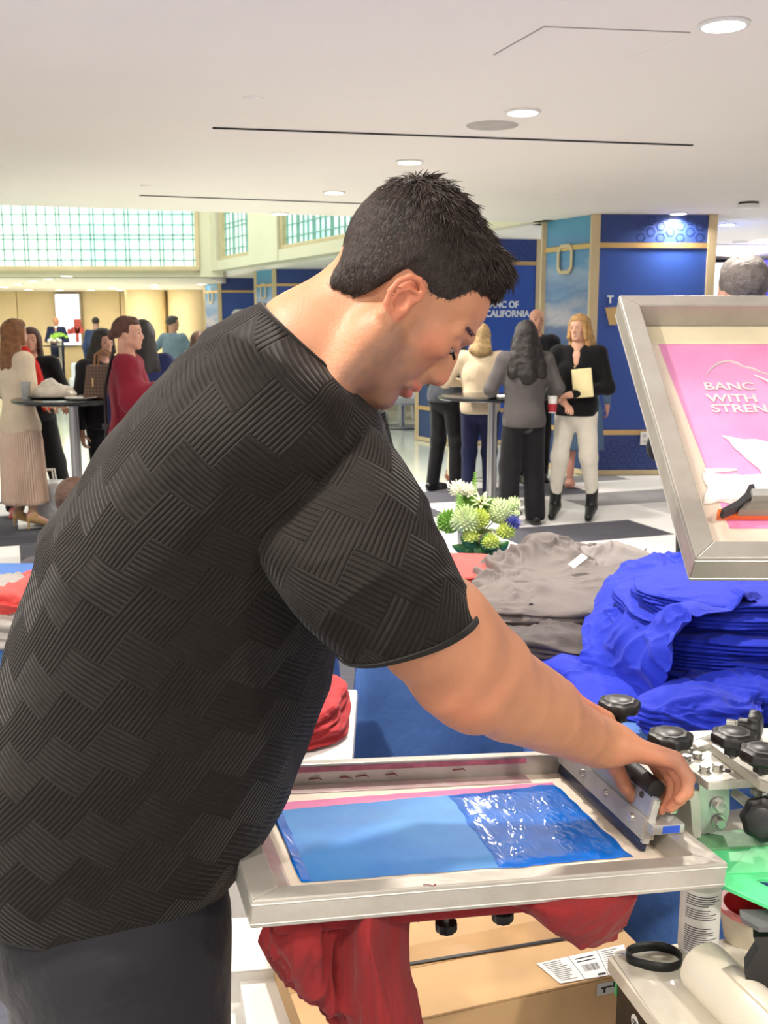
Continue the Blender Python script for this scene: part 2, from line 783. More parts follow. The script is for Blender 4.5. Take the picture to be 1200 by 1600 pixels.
# near ceiling slab, continues to the right of the colonnade
poly = [(-10, -5), (13, -5), (13, 33), (-4.35, 33), (-4.35, 25.2), (1.72, 11.35), (-10, 7.75)]
st(MB().prism([(x, y, CEIL) for x, y in poly], (0, 0, 0.3)).build('ceiling', m_ceil))
FZ = 2.48
st(MB().b2((-16, 21.06, FZ), (-3.6, 33, FZ + 0.25)).build('ceiling_far', m_ceil))
st(MB().b2((-16, 6, 5.4), (3, 22, 5.6)).build('ceiling_atrium', m_cream))
m_wood = mat('pale_wood_panel', (236, 214, 172), 0.45, var=0.04, scale=1.2)
# far wood wall made of wide panels with narrow joints
mb = MB()
xs = [-16, -13.4, -11.6, -10.3, -9.1, -7.4, -5.4, -3.4, -1.4, 0.6, 2.6]
for a, b in zip(xs[:-1], xs[1:]):
    mb.b2((a + 0.012, 29.3, 0), (b - 0.012, 29.5, FZ), 0.008)
mb.b2((-16, 29.45, 0), (3, 29.7, FZ))
st(mb.build('wall_back', m_wood))
st(MB().b2((-16.2, 6, 0), (-16, 33, 5.6)).build('wall_left', m_cream))
# purple lit stage end on the right
st(MB().b2((2.5, 17.4, 0), (13, 17.6, CEIL)).build('wall_right', mat('navy_drape', (22, 22, 60), 0.8, var=0.1)))
t = thing('presentation_screen', 'bright white presentation screen behind the gray haired head', 'screen', (5.2, 16.6, 0))
MB().b2((4.6, 16.55, 0.9), (5.75, 16.65, 2.5), 0.01).build('bezel', m_white, t)
for q_ in (4.9, 5.45):
    MB().tube([(q_, 16.6, 0), (q_, 16.6, 0.92)], 0.03, 10).build('leg', m_darkgrey, t)
MB().b2((4.63, 16.53, 0.93), (5.72, 16.555, 2.47)).build('display', emis('screen_glow', (246, 246, 255), 2.6), t)
t = thing('stage_truss', 'blue lit square stage beam with a black drape below it', 'beam', (7, 16.0, 0))
MB().b2((5.75, 15.9, 2.36), (10, 16.1, 2.5), 0.02).build('top_beam', mat('violet_beam', (92, 84, 214), 0.4), t)
MB().b2((5.78, 15.9, 0), (5.92, 16.1, 2.36), 0.02).build('post', mat('violet_beam', (92, 84, 214), 0.4), t)
MB().b2((5.92, 16.1, 0), (10, 16.2, 2.36)).build('drape', mat('stage_black', (10, 10, 16), 0.9), t)
area_lamp('screen_spill_light', (5.6, 15.0, 2.2), 1.6, 30, (0.62, 0.5, 1.0), (PI, 0, 0))  # added area light, stands in for purple light off the presentation screen

# glass block clerestory over the far opening (wall_far) and along the colonnade (wall_side)


def glass_m():
    if 'glassblock' in MATS:
        return MATS['glassblock']
    m = bpy.data.materials.new('glass_block_daylight')
    m.use_nodes = True
    k = NT(m)
    tc = k.new('ShaderNodeTexCoord')
    nz = k.new('ShaderNodeTexNoise', Scale=0.45, Detail=1.0)
    k.link(tc, 'Object', nz, 'Vector')
    r = k.new('ShaderNodeValToRGB')
    r.color_ramp.elements[0].position = 0.35
    r.color_ramp.elements[0].color = srgb(176, 232, 226)
    r.color_ramp.elements[1].position = 0.62
    r.color_ramp.elements[1].color = srgb(240, 252, 240)
    k.link(nz, 'Fac', r, 'Fac')
    k.link(r, 'Color', k.b, 'Base Color')
    k.link(r, 'Color', k.b, 'Emission Color')
    k.b.inputs['Emission Strength'].default_value = 0.75
    k.b.inputs['Roughness'].default_value = 0.2
    MATS['glassblock'] = m
    return m


m_glass = glass_m()
m_munt = mat('grey_green_muntin', (146, 186, 178), 0.5)


def clerestory(n, A, B, z0, z1, sill=0.1, step=0.21, seed=0):
    """a window between plan points A and B facing the camera side"""
    A = Vector((A[0], A[1], 0))
    B = Vector((B[0], B[1], 0))
    d = (B - A)
    L = d.length
    d.normalize()
    nrm = Vector((d.y, -d.x, 0))
    rot = basis((0, 0, 0), d, Vector((-d.y, d.x, 0)), (0, 0, 1)).to_3x3()
    f = MB()
    f.box(A + d * L / 2 + Vector((0, 0, z0 + sill / 2)), (L, 0.22, sill), rot, 0.01)
    f.box(A + d * 0.04 + Vector((0, 0, (z0 + z1) / 2)), (0.08, 0.2, z1 - z0), rot)
    f.box(B - d * 0.04 + Vector((0, 0, (z0 + z1) / 2)), (0.08, 0.2, z1 - z0), rot)
    w = f.build('window_%d' % n, m_goldpale)
    st(w)
    g = MB().box(A + d * L / 2 + Vector((0, 0, (z0 + z1) / 2)), (L - 0.1, 0.03, z1 - z0), rot).build('pane', m_glass, w)
    q = MB()
    rnd = random.Random(seed)
    x = 0.15
    i = 0
    while x < L - 0.1:
        q.box(A + d * x + nrm * 0.03 + Vector((0, 0, (z0 + z1) / 2)), (0.018, 0.03, z1 - z0), rot)
        x += step * (0.34 if i % 4 == 2 else 1.0) * (0.9 + 0.2 * rnd.random())
        i += 1
    z = z0 + sill + 0.12
    i = 0
    while z < z1:
        q.box(A + d * L / 2 + nrm * 0.03 + Vector((0, 0, z)), (L - 0.1, 0.03, 0.018), rot)
        z += step * (0.4 if i % 4 == 2 else 1.0)
        i += 1
    q.build('muntin_grid', m_munt, w)
    return w


YB = 21.0
st(MB().b2((-16, YB, FZ), (-3.2, YB + 0.3, FZ + 0.16)).b2((-3.66, YB - 0.1, FZ), (-3.2, YB + 0.3, 5.4)).build('wall_far', m_cream))
clerestory(1, (-15.8, YB - 0.05), (-3.66, YB - 0.05), FZ + 0.12, 5.4, 0.09, 0.2)
# side wall of the atrium above the columns
LA, LB = Vector((-3.25, 20.9, 0)), Vector((1.72, 11.35, 0))
dd = (LB - LA).normalized()
nn = Vector((-dd.y, dd.x, 0))
rot = basis((0, 0, 0), dd, nn, (0, 0, 1)).to_3x3()
Ls = (LB - LA).length
mb = MB()
mb.box(LA + dd * Ls / 2 + Vector((0, 0, CEIL + 0.09)), (Ls, 0.3, 0.18), rot)
for s in (0.0, 0.257, 0.68, 1.0):
    mb.box(LA + dd * Ls * s + Vector((0, 0, 4.0)), (0.5 if s not in (0.257,) else 1.4, 0.34, 2.8), rot)
st(mb.build('wall_side', m_cream))
P = lambda s: LA + dd * Ls * s - nn * 0.02
for i, (a, b) in enumerate(((0.035, 0.19), (0.325, 0.655), (0.705, 0.975))):
    clerestory(2 + i, P(a)[:2], P(b)[:2], CEIL + 0.16, 5.4, 0.09, 0.2, 5 + i)
area_lamp('daylight_atrium', (-6.5, 15.5, 5.3), 9, 520, (0.93, 1.0, 0.96), (0, 0, 0), size_y=9)

# ceiling slots, access panel, grille, detectors
m_slot = mat('slot_black', (30, 26, 26), 0.8)


def ceil_line(name, a, b, w, lab, kind='air slot'):
    A, B = pZ(*a, CEIL - 0.007), pZ(*b, CEIL - 0.007)
    d = (B - A).normalized()
    n = Vector((-d.y, d.x, 0)) * w
    o = MB().prism([A - n, B - n, B + n, A + n], (0, 0, 0.006)).build(name, m_slot)
    return tag(o, lab, kind)


ceil_line('linear_slot_diffuser', (332, 201), (1082, 228), 0.011, 'long thin black air slot across the ceiling above the head')
ceil_line('linear_slot_diffuser', (218, 306), (576, 319), 0.011, 'thin black air slot farther back, near the ceiling edge')
t = thing('ceiling_access_panel', 'flush white access panel outlined in the ceiling near the top right downlight', 'panel', pZ(920, 70, CEIL))
q = [pZ(772, 85, CEIL), pZ(973, 94, CEIL), pZ(1078, 50, CEIL), pZ(850, 41, CEIL)]
cc = sum(q, Vector()) / 4
MB().prism([cc + (v - cc) * 0.995 - Vector((0, 0, 0.004)) for v in q], (0, 0, 0.004)).build('panel', m_ceil, t)
fr = MB()
for i in range(4):
    a, b = q[i], q[(i + 1) % 4]
    fr.tube([a, b], 0.0035, 6)
fr.build('trim', mat('panel_trim_grey', (165, 160, 155), 0.7), t)


def disc(name, px, r, lab, cat, m, h=0.012, z=CEIL, parts=None):
    c = pZ(px[0], px[1], z)
    o = MB().lathe([(0, -h), (r * 0.8, -h), (r, -h * 0.4), (r, 0)], c, n=28).build(name, m)
    return tag(o, lab, cat)


disc('ceiling_speaker', (769, 196), 0.145, 'flat round speaker grille in the ceiling beside a downlight', 'speaker', mat('grille_grey', (190, 184, 178), 0.8), 0.004)
disc('fire_sprinkler', (395, 153), 0.05, 'small round sprinkler cover in the ceiling at upper left', 'sprinkler', m_ceil, 0.012)
disc('fire_sprinkler', (229, 290), 0.05, 'small round sprinkler cover just above the far black slot', 'sprinkler', m_ceil, 0.012)
disc('fire_sprinkler', (878, 310), 0.05, 'small round sprinkler cover in front of the tall blue column', 'sprinkler', m_ceil, 0.012)
t = thing('smoke_detector', 'white round detector with a black gap, hanging at the right edge of the ceiling', 'detector', pZ(1170, 316, CEIL))
c = pZ(1170, 316, CEIL)
MB().lathe([(0, -0.02), (0.085, -0.02), (0.085, 0)], c, n=28).build('base', m_slot, t)
MB().lathe([(0, -0.055), (0.09, -0.055), (0.1, -0.05), (0.1, -0.02), (0, -0.02)], c, n=28).build('cover', m_white, t)
disc('ceiling_sensor', (1157, 377), 0.1, 'low white round sensor beyond the tall blue column', 'sensor', m_white, 0.03)
ceil_line('linear_slot_diffuser', (1107, 382), (1200, 383), 0.012, 'short ceiling joint line beyond the tall blue column')


def downlight(x, y, lab, z=CEIL, r=0.078, grp=None, power=0, loc=None):
    c = Vector(loc) if loc is not None else pZ(x, y, z)
    t = thing('ceiling_downlight', lab, 'light', c, grp)
    MB().lathe([(r, -0.001), (r * 1.22, -0.001), (r * 1.22, -0.008), (r, -0.012), (r, -0.001)], c, n=28).build('trim_ring', m_white, t)
    MB().lathe([(0, -0.009), (r * 0.98, -0.009), (r * 0.98, -0.003), (0, -0.003)], c, n=28).build('diffuser', m_lampglow, t)
    if power:
        area_lamp('downlight_lamp', c - Vector((0, 0, 0.03)), r * 2, power, (1, 0.92, 0.82), spread=R_(150))
    return t


for i, (x, y, lb) in enumerate([
        (1131, 37, 'largest glowing downlight, at the top right of the ceiling'),
        (817, 174, 'glowing downlight beside the round speaker grille'),
        (640, 252, 'glowing downlight just behind the long black slot above the head'),
        (522, 300, 'glowing downlight above the far black slot, left of the hair'),
        (437, 333, 'small downlight at the ceiling edge above the cream pier'),
        (1060, 333, 'downlight directly in front of the tall blue column'),
        (1137, 350, 'downlight right of the top of the tall blue column'),
        (1192, 373, 'downlight cut by the right edge of the picture'),
        (1164, 400, 'far downlight above the bright presentation screen')]):
    downlight(x, y, lb, power=LAMP_W * (0.4 if x == 1060 else 1.7 if y > 290 else 1.0))
for x in (-3.2, -0.9, 1.4, 3.4):
    for y in (-2.6, -0.4):
        downlight(0, 0, 'round ceiling downlight behind the photographer', loc=(x, y, CEIL), grp='downlights behind the photographer', power=LAMP_W)
for x, y in ((-2.3, 2.2), (-3.6, 4.6), (0.2, 2.7), (-0.9, 1.0)):
    downlight(0, 0, 'round ceiling downlight over the print stand, above the picture', loc=(x, y, CEIL), grp='downlights above the picture', power=LAMP_W)
ORD = ('first', 'second', 'third', 'fourth', 'fifth', 'sixth', 'seventh', 'eighth', 'ninth', 'tenth', 'eleventh', 'twelfth', 'thirteenth')
FARL = [(104, 431), (76, 436), (52, 439), (28, 444), (6, 448), (45, 452), (93, 453), (142, 453), (175, 450), (188, 453), (241, 445), (243, 450), (316, 444)]
for x, y in FARL:
    c = pZ(x, y, FZ)
    downlight(x, y, 'far low ceiling downlight before the wood wall, %s from the left' % ORD[sorted(FARL).index((x, y))], z=FZ, r=0.11, grp='downlights in the far low ceiling')
area_lamp('far_lobby_lamps', (-8.5, 25, FZ - 0.05), 8, 260, (1, 0.9, 0.72), size_y=5)
# wood clad round columns with wall washers at the back
for i, (x0, x1) in enumerate(((193, 256), (260, 320))):
    Y = 28.0
    X0, X1 = XY(x0, Y), XY(x1, Y)
    r = (X1 - X0) / 2
    c = Vector(((X0 + X1) / 2, Y + 0.35, 0))
    t = thing('wood_clad_column', ['round pale wood column under the far ceiling, the left of two', 'round pale wood column beside the farthest blue column, the right of two'][i], 'column', c, 'round wood columns')
    MB().lathe([(r, 0), (r, FZ)], c, n=48).build('shaft', m_wood, t)
    MB().lathe([(r * 1.01, 0), (r * 1.01, 0.1)], c, n=48).build('base', m_goldpale, t)
    for dx in (-r * 0.55, r * 0.5):
        a = area_lamp('wall_washer', (c.x + dx, Y - r - 0.1, FZ - 0.1), 0.15, 26, (1, 0.93, 0.75), (R_(-14), 0, 0), spread=R_(60))
# display wall with red figure
t = thing('lit_wall_display', 'tall white display with a red cross shaped graphic on the wood wall', 'display', (XY(108, 29.2), 29.2, 1.7))
a, b = pY(85, 458, 29.2), pY(131, 541, 29.2)
MB().b2((a.x, 29.15, b.z), (b.x, 29.28, a.z), 0.02).build('frame', mat('frame_grey', (150, 140, 120), 0.5), t)
MB().b2((a.x + 0.03, 29.12, b.z + 0.04), (b.x - 0.05, 29.15, a.z - 0.03)).build('display', emis('display_glow', (238, 240, 250), 0.9), t)
m_redg = mat('red_graphic', (196, 84, 78), 0.6)
mb = MB()
for x, y, r in ((121, 505, 6), (116, 516, 5), (126, 516, 5), (121, 516, 4), (109, 518, 4)):
    p = pY(x, y, 29.1)
    mb.box(p, (r * 0.032, 0.015, r * 0.036))
mb.box(pY(121, 526, 29.1), (0.08, 0.015, 0.3))
mb.build('graphic', m_redg, t)

# ---------------------------------------------------------------- blue clad columns
m_blue = mat('royal_blue_panel', (50, 84, 168), 0.42, var=0.05, scale=0.8)
m_blueb = mat('royal_blue_band', (46, 70, 138), 0.45, var=0.06, scale=1.5)
m_hex = mat('navy_hexagon', (24, 42, 104), 0.3)
m_whitevinyl = mat('white_vinyl', (238, 240, 245), 0.5, var=0)


def sky_art():
    m = bpy.data.materials.new('sky_artwork_print')
    m.use_nodes = True
    k = NT(m)
    tc = k.new('ShaderNodeTexCoord')
    sp = k.new('ShaderNodeSeparateXYZ')
    k.link(tc, 'Object', sp, 'Vector')
    mp = k.new('ShaderNodeMapping')
    mp.inputs['Scale'].default_value = (0.8, 0.8, 3.2)
    k.link(tc, 'Object', mp, 'Vector')
    nz = k.new('ShaderNodeTexNoise', Scale=1.6, Detail=6.0, Roughness=0.55)
    k.link(mp, 'Vector', nz, 'Vector')
    ml = k.new('ShaderNodeMath', operation='MULTIPLY_ADD')
    ml.inputs[1].default_value = 0.7
    k.link(nz, 'Fac', ml, 0)
    k.link(sp, 'Z', ml, 2)
    mr = k.new('ShaderNodeMapRange')
    mr.inputs['From Min'].default_value = 0.2
    mr.inputs['From Max'].default_value = 3.0
    k.link(ml, 'Value', mr, 'Value')
    r = k.new('ShaderNodeValToRGB')
    e = r.color_ramp.elements
    e[0].position = 0.3
    e[0].color = srgb(36, 62, 112)
    e[1].position = 0.98
    e[1].color = srgb(88, 158, 196)
    for pos, c in ((0.5, (52, 80, 132)), (0.58, (96, 112, 152)), (0.64, (178, 176, 190)), (0.7, (104, 138, 184)), (0.78, (150, 172, 204)), (0.84, (92, 146, 194))):
        x = e.new(pos)
        x.color = srgb(*c)
    k.link(mr, 'Result', r, 'Fac')
    k.link(r, 'Color', k.b, 'Base Color')
    k.b.inputs['Roughness'].default_value = 0.35
    return m


m_art = sky_art()


def oct_ring(mb, M, w, h, t, dpt=0.01):
    """elongated eight sided ring in the local xz plane"""
    def pts(w, h):
        c = w * 0.42
        return [(-w + c, h), (w - c, h), (w, h - c), (w, -h + c), (w - c, -h), (-w + c, -h), (-w, -h + c), (-w, h - c)]
    o, i = pts(w, h), pts(w - t, h - t)
    vs = [M @ Vector((x, 0, z)) for x, z in o + i] + [M @ Vector((x, -dpt, z)) for x, z in o + i]
    fs = []
    for j in range(8):
        k = (j + 1) % 8
        fs += [(16 + j, 16 + k, 24 + k, 24 + j), (j, k, 16 + k, 16 + j), (8 + j, 24 + j, 24 + k, 8 + k)]
    mb.add(vs, fs)


def col_face(t, A, B, ztop, art=False, hexes=False):
    A, B = Vector((A[0], A[1], 0)), Vector((B[0], B[1], 0))
    d = (B - A)
    L = d.length
    d.normalize()
    n = Vector((d.y, -d.x, 0))
    rot = basis((0, 0, 0), d, -n, (0, 0, 1)).to_3x3()
    mid = A + d * L / 2
    MB().box(mid + n * 0.006 + Vector((0, 0, (0.45 + 2.28) / 2)), (L - 0.02, 0.02, 1.83), rot).build('art_panel' if art else 'blue_panel', m_art if art else m_blue, t)
    MB().box(mid + n * 0.004 + Vector((0, 0, (2.33 + ztop) / 2)), (L - 0.02, 0.02, ztop - 2.33), rot).build('top_panel', m_art if art else m_blueb, t)
    MB().box(mid + n * 0.004 + Vector((0, 0, 0.24)), (L - 0.02, 0.02, 0.4), rot).build('base_panel', m_art if art else m_blueb, t)
    for z, h in ((2.30, 0.05), (0.435, 0.05), (0.02, 0.05)):
        MB().box(mid + n * 0.02 + Vector((0, 0, z)), (L, 0.025, h), rot).build('gold_band', m_gold if z > 0.1 else m_goldpale, t)
    if hexes:
        mb = MB()
        for z0, z1, a0 in ((0.06, 0.4, 0.0), (2.345, ztop, 0.33)):
            c = 0
            x = 0.07 + a0 * L
            while x < L - 0.05:
                z = z0 + (0.055 if c % 2 else 0.0) + 0.03
                while z < z1 - 0.04:
                    M = basis(A + d * x + n * 0.016 + Vector((0, 0, z)), d, -n, (0, 0, 1))
                    vs = []
                    for rr, dp in ((0.047, 0), (0.038, 0)):
                        vs += [M @ Vector((rr * math.cos(PI / 3 * q), -0.002, rr * math.sin(PI / 3 * q))) for q in range(6)]
                    mb.add(vs, [(q, (q + 1) % 6, 6 + (q + 1) % 6, 6 + q) for q in range(6)])
                    z += 0.11
                x += 0.098
                c += 1
        mb.build('hexagon_pattern', m_hex, t)
    return A, d, n, L


COLS = [
    ('farthest blue clad column, beside the wood columns', [(322, 24.6), (345, 23.9), (402, 24.0)]),
    ('blue clad column behind the raised shirt collar', [(402, 20.9), (430, 20.2), (566, 20.3)]),
    ('blue clad column with white lettering above the beige sweater', [(654, 13.9), (706, 13.2), (840, 13.5)]),
    ('tall nearest blue clad column with gold bands and a hexagon base', [(849, 11.25), (925, 10.5), (1104, 10.55)])]
for ci, (lab, pts) in enumerate(COLS):
    Pn = [(XY(x, Y), Y) for x, Y in pts]
    t = thing('blue_clad_column', lab, 'column', (Pn[1][0], Pn[1][1], 0), 'blue clad columns')
    zt = CEIL - 0.003
    w = Pn[2][0] - Pn[1][0]
    back = [(Pn[2][0] + 0.3, Pn[2][1] + 0.8), (Pn[2][0] - 0.1, Pn[2][1] + 1.6), (Pn[0][0] + 0.35, Pn[0][1] + 0.9)]
    MB().prism([(x, y, 0) for x, y in Pn + back], (0, 0, zt)).build('core', m_blue, t)
    A1, d1, n1, L1 = col_face(t, Pn[0], Pn[1], zt, art=True)
    A2, d2, n2, L2 = col_face(t, Pn[1], Pn[2], zt, hexes=(ci >= 2))
    for q in (Pn[1], Pn[2], Pn[0]):
        MB().box((q[0], q[1], zt / 2), (0.085, 0.085, zt), None).build('gold_corner', m_goldpale, t)
    mb = MB()
    oct_ring(mb, basis(A1 + d1 * L1 * 0.47 + n1 * 0.03 + Vector((0, 0, 2.19)), d1, -n1, (0, 0, 1)), 0.13, 0.15, 0.035)
    mb.build('ring_logo', m_goldpale, t)
    if ci in (0, 2):
        rg = MB()
        x0 = 0.28 if ci == 0 else 0.02
        oct_ring(rg, basis(A2 + d2 * (x0 + 0.15) + n2 * 0.03 + Vector((0, 0, 1.70)), d2, -n2, (0, 0, 1)), 0.17, 0.2, 0.07)
        rg.build('ring_logo', m_whitevinyl, t)
        for s, z in (('BANC OF', 1.745), ('CALIFORNIA', 1.63)):
            M = basis(A2 + d2 * (x0 + 0.42) + n2 * 0.02 + Vector((0, 0, z)), d2, (0, 0, 1), n2)
            text_obj('lettering', s, 0.115, m_whitevinyl, M, t, 0.003, 0.003, sx=0.92)
    if ci == 3:
        # lettering mostly hidden by the raised print screen
        M = basis(A2 + d2 * 0.14 + n2 * 0.02 + Vector((0, 0, 1.74)), d2, (0, 0, 1), n2)
        text_obj('lettering', 'T', 0.1, m_whitevinyl, M, t, 0.003, 0.004)
        g = [(0.12, 1.69), (0.24, 1.70), (0.24, 1.52), (0.17, 1.52)]
        MB().prism([A2 + d2 * x + n2 * 0.018 + Vector((0, 0, z)) for x, z in g], n2 * 0.006).build('gold_mark', m_gold, t)
p = pY(1007, 685, 10.47)
t = thing('wall_outlet', 'white outlet plate on the base of the tall blue column', 'outlet', (p.x, 10.47, p.z))
MB().box((p.x, 10.47, p.z), (0.085, 0.012, 0.135), None, 0.004).build('plate', m_white, t)
for s in (-0.03, 0.03):
    MB().box((p.x, 10.463, p.z + s), (0.03, 0.004, 0.035), None, 0.002).build('socket', mat('outlet_grey', (200, 200, 198), 0.5), t)
# ================================================================ PEOPLE
def skin(name, col, detail=False):
    if name in MATS:
        return MATS[name]
    m = mat(name, col, 0.5, var=0.05, scale=18, sss=0.12, bump=0.12, bscale=260, spec=0.35)
    if detail:
        k = NT(m)
        at = k.new('ShaderNodeAttribute', attribute_name='tone')
        src = k.b.inputs['Base Color'].links[0].from_socket
        sp = k.new('ShaderNodeSeparateColor')
        k.link(at, 'Color', sp, 'Color')
        cols = ((108, 90, 84), (178, 92, 86), (196, 104, 82))
        for i, c in enumerate(cols):
            mx = k.new('ShaderNodeMix', data_type='RGBA')
            k.t.links.new(sp.outputs[i], mx.inputs[0])
            k.t.links.new(src, mx.inputs[6])
            mx.inputs[7].default_value = srgb(*c)
            src = mx.outputs[2]
        k.t.links.new(src, k.b.inputs['Base Color'])
    return m


mm = 0.001


def head_prims(detail=False):
    """head in metres around the ear canal: x forward, y left, z up"""
    P = []
    A = P.append
    A(el((-18 * mm, 0, 42 * mm), (90 * mm, 73 * mm, 83 * mm), 0.01))
    A(el((26 * mm, 0, 50 * mm), (55 * mm, 62 * mm, 50 * mm), 0.02))
    A(el((36 * mm, 0, -8 * mm), (43 * mm, 56 * mm, 60 * mm), 0.02))
    A(el((30 * mm, 0, -52 * mm), (44 * mm, 46 * mm, 36 * mm), 0.02))
    for s in (-1, 1):
        A(rc((2 * mm, s * 50 * mm, -48 * mm), (60 * mm, s * 16 * mm, -84 * mm), 0.015, 0.013, 0.02))
        A(rc((0 * mm, s * 56 * mm, -5 * mm), (2 * mm, s * 50 * mm, -48 * mm), 0.014, 0.015, 0.02))
        A(el((50 * mm, s * 43 * mm, 2 * mm), (24 * mm, 17 * mm, 17 * mm), 0.015))
    A(el((66 * mm, 0, -82 * mm), (16 * mm, 20 * mm, 16 * mm), 0.012))
    A(rc((76 * mm, -22 * mm, 34 * mm), (76 * mm, 22 * mm, 34 * mm), 0.009, None, 0.012))
    for s in (-1, 1):
        A(rc((75 * mm, s * 22 * mm, 34 * mm), (62 * mm, s * 46 * mm, 31 * mm), 0.009, 0.007, 0.012))
        A(el((86 * mm, s * 31 * mm, 14 * mm), (15 * mm, 17 * mm, 12 * mm), 0.012, 's'))
    # nose
    A(rc((80 * mm, 0, 22 * mm), (96 * mm, 0, -12 * mm), 0.0065, 0.0085, 0.008))
    A(el((82 * mm, 0, -6 * mm), (13 * mm, 12 * mm, 24 * mm), 0.008))
    A(rc((80 * mm, 0, 8 * mm), (86 * mm, 0, -20 * mm), 0.010, 0.012, 0.008))
    A(el((95 * mm, 0, -18 * mm), (10 * mm, 9.5 * mm, 9 * mm), 0.005))
    for s in (-1, 1):
        A(el((85 * mm, s * 11.5 * mm, -23 * mm), (10 * mm, 7 * mm, 7.5 * mm), 0.005))
        A(el((90 * mm, s * 6.5 * mm, -31 * mm), (5 * mm, 3.2 * mm, 4 * mm), 0.002, 's'))
    A(el((79 * mm, 0, -38 * mm), (9 * mm, 17 * mm, 9 * mm), 0.01))
    # lips
    A(rc((84 * mm, -8 * mm, -46 * mm), (84 * mm, 8 * mm, -46 * mm), 0.0055, None, 0.004))
    A(rc((81.5 * mm, -8 * mm, -58 * mm), (81.5 * mm, 8 * mm, -58 * mm), 0.0065, None, 0.004))
    for s in (-1, 1):
        A(rc((84 * mm, s * 8 * mm, -46 * mm), (73 * mm, s * 25 * mm, -52 * mm), 0.0052, 0.003, 0.004))
        A(rc((81.5 * mm, s * 8 * mm, -58 * mm), (73 * mm, s * 24 * mm, -54 * mm), 0.006, 0.003, 0.004))
        A(rc((92 * mm, 0, -51.5 * mm), (77 * mm, s * 26 * mm, -53 * mm), 0.0022, 0.0016, 0.0015, 's'))
    # eyelids
    for s in (-1, 1):
        A(el((68.5 * mm, s * 31 * mm, 15 * mm), (12.5 * mm, 14 * mm, 12 * mm), 0.004))
        if detail:
            A(rc((84 * mm, s * 20 * mm, 8 * mm), (73 * mm, s * 45 * mm, 11 * mm), 0.0022, 0.0016, 0.002, 's'))
    # ears
    for s in (-1, 1):
        A(el((-12 * mm, s * 73 * mm, -1 * mm), (15 * mm, 5 * mm, 24 * mm), 0.006, rot=np.array(rotm(0, R_(-12), s * R_(14)))))
        if detail:
            hx = [(5, -74, 6), (9, -76, 22), (4, -79, 33), (-8, -83, 36), (-19, -86, 29), (-24, -87, 15), (-22, -86, 0), (-15, -83, -12), (-7, -79, -21), (2, -75, -23), (6, -73, -16)]
            P.extend(chain([(x * 0.93 * mm - 0.006, -s * y * mm, z * 0.9 * mm - 0.007) for x, y, z in hx], [0.0028, 0.003, 0.0034, 0.0036, 0.0036, 0.0034, 0.0033, 0.0035, 0.0042, 0.0045, 0.003], 0.002))
            ah = [(2, -79, 24), (-9, -82, 20), (-15, -83, 8), (-12, -82, -4), (-5, -79, -11)]
            P.extend(chain([(x * 0.93 * mm - 0.006, -s * y * mm, z * 0.9 * mm - 0.007) for x, y, z in ah], [0.0025, 0.003, 0.0032, 0.003, 0.0028], 0.002))
            A(el((1 * mm, s * 74 * mm, -9 * mm), (4 * mm, 4 * mm, 6 * mm), 0.003))
            A(el((-8 * mm, s * 82 * mm, -5 * mm), (8 * mm, 7 * mm, 11 * mm), 0.003, 's'))
    return P


def hand_prims(w, d, n, s=1.0, curl=0.5, thumb=1, spread=0.12, k=0.004):
    """w wrist, d hand direction, n palm normal; five fingers, curled towards n"""
    w = Vector(w)
    d = Vector(d).normalized()
    n = Vector(n)
    n = (n - d * n.dot(d)).normalized()
    t = d.cross(n) * thumb
    P = [rc(w - d * 0.02, w + d * 0.02, 0.024 * s, 0.026 * s, 0.02)]
    for q in (-0.026, -0.008, 0.01, 0.027):
        P.append(rc(w + d * 0.02 * s + t * q * 0.6 * s, w + d * 0.085 * s + t * q * s, 0.014 * s, 0.0115 * s, 0.012))
    for i, q in enumerate((-0.029, -0.0095, 0.0105, 0.03)):
        L = (0.058, 0.072, 0.078, 0.07)[i] * s
        b = w + d * 0.088 * s + t * q * s
        dd_ = (d + t * q / 0.03 * spread).normalized()
        a = curl * 0.9
        p = b
        for f, r0, r1 in ((0.45, 0.0098, 0.0088), (0.3, 0.0088, 0.0082), (0.25, 0.0082, 0.007)):
            v = dd_ * math.cos(a) + n * math.sin(a)
            p2 = p + v * L * f
            P.append(rc(p, p2, r0 * s, r1 * s, k))
            p = p2
            a += curl * 0.9
    b = w + d * 0.025 * s + t * 0.022 * s + n * 0.008 * s
    p1 = b + (d * 0.6 + t * 0.7 + n * 0.35).normalized() * 0.04 * s
    p2 = p1 + (d * 0.85 + t * 0.3 + n * (0.3 + curl * 0.5)).normalized() * 0.032 * s
    p3 = p2 + (d * 0.9 + n * (0.3 + curl * 0.5)).normalized() * 0.024 * s
    P += [rc(b, p1, 0.015 * s, 0.0115 * s, 0.01), rc(p1, p2, 0.0108 * s, 0.0098 * s, k), rc(p2, p3, 0.0098 * s, 0.0078 * s, k)]
    return P


def V3(x, y, z):
    return Vector((x, y, z))


def head_mat(h, s, yaw=0, pitch=0, lean=V3(0, 0, 0)):
    """local transform of the head (person faces +y)"""
    R0 = basis((0, 0, 0), (0, 1, 0), (-1, 0, 0), (0, 0, 1))
    R1 = Matrix.Rotation(yaw, 4, 'Z') @ R0 @ Matrix.Rotation(pitch, 4, 'Y')
    return Matrix.Translation(V3(0, 0.01, h - 0.137 * s) + lean) @ R1


def hair_post(kind, Mi, amt=1.0):
    Mi3 = np.array(Mi.to_3x3())
    T = np.array(Mi.translation)

    def f(P, D):
        L = P @ Mi3.T + T
        q = L * np.array([26, 26, 7.0 if kind != 'curly' else 24])
        return D + 0.006 * amt * perlin(q) + 0.004 * amt * perlin(q * 2.3)
    return f


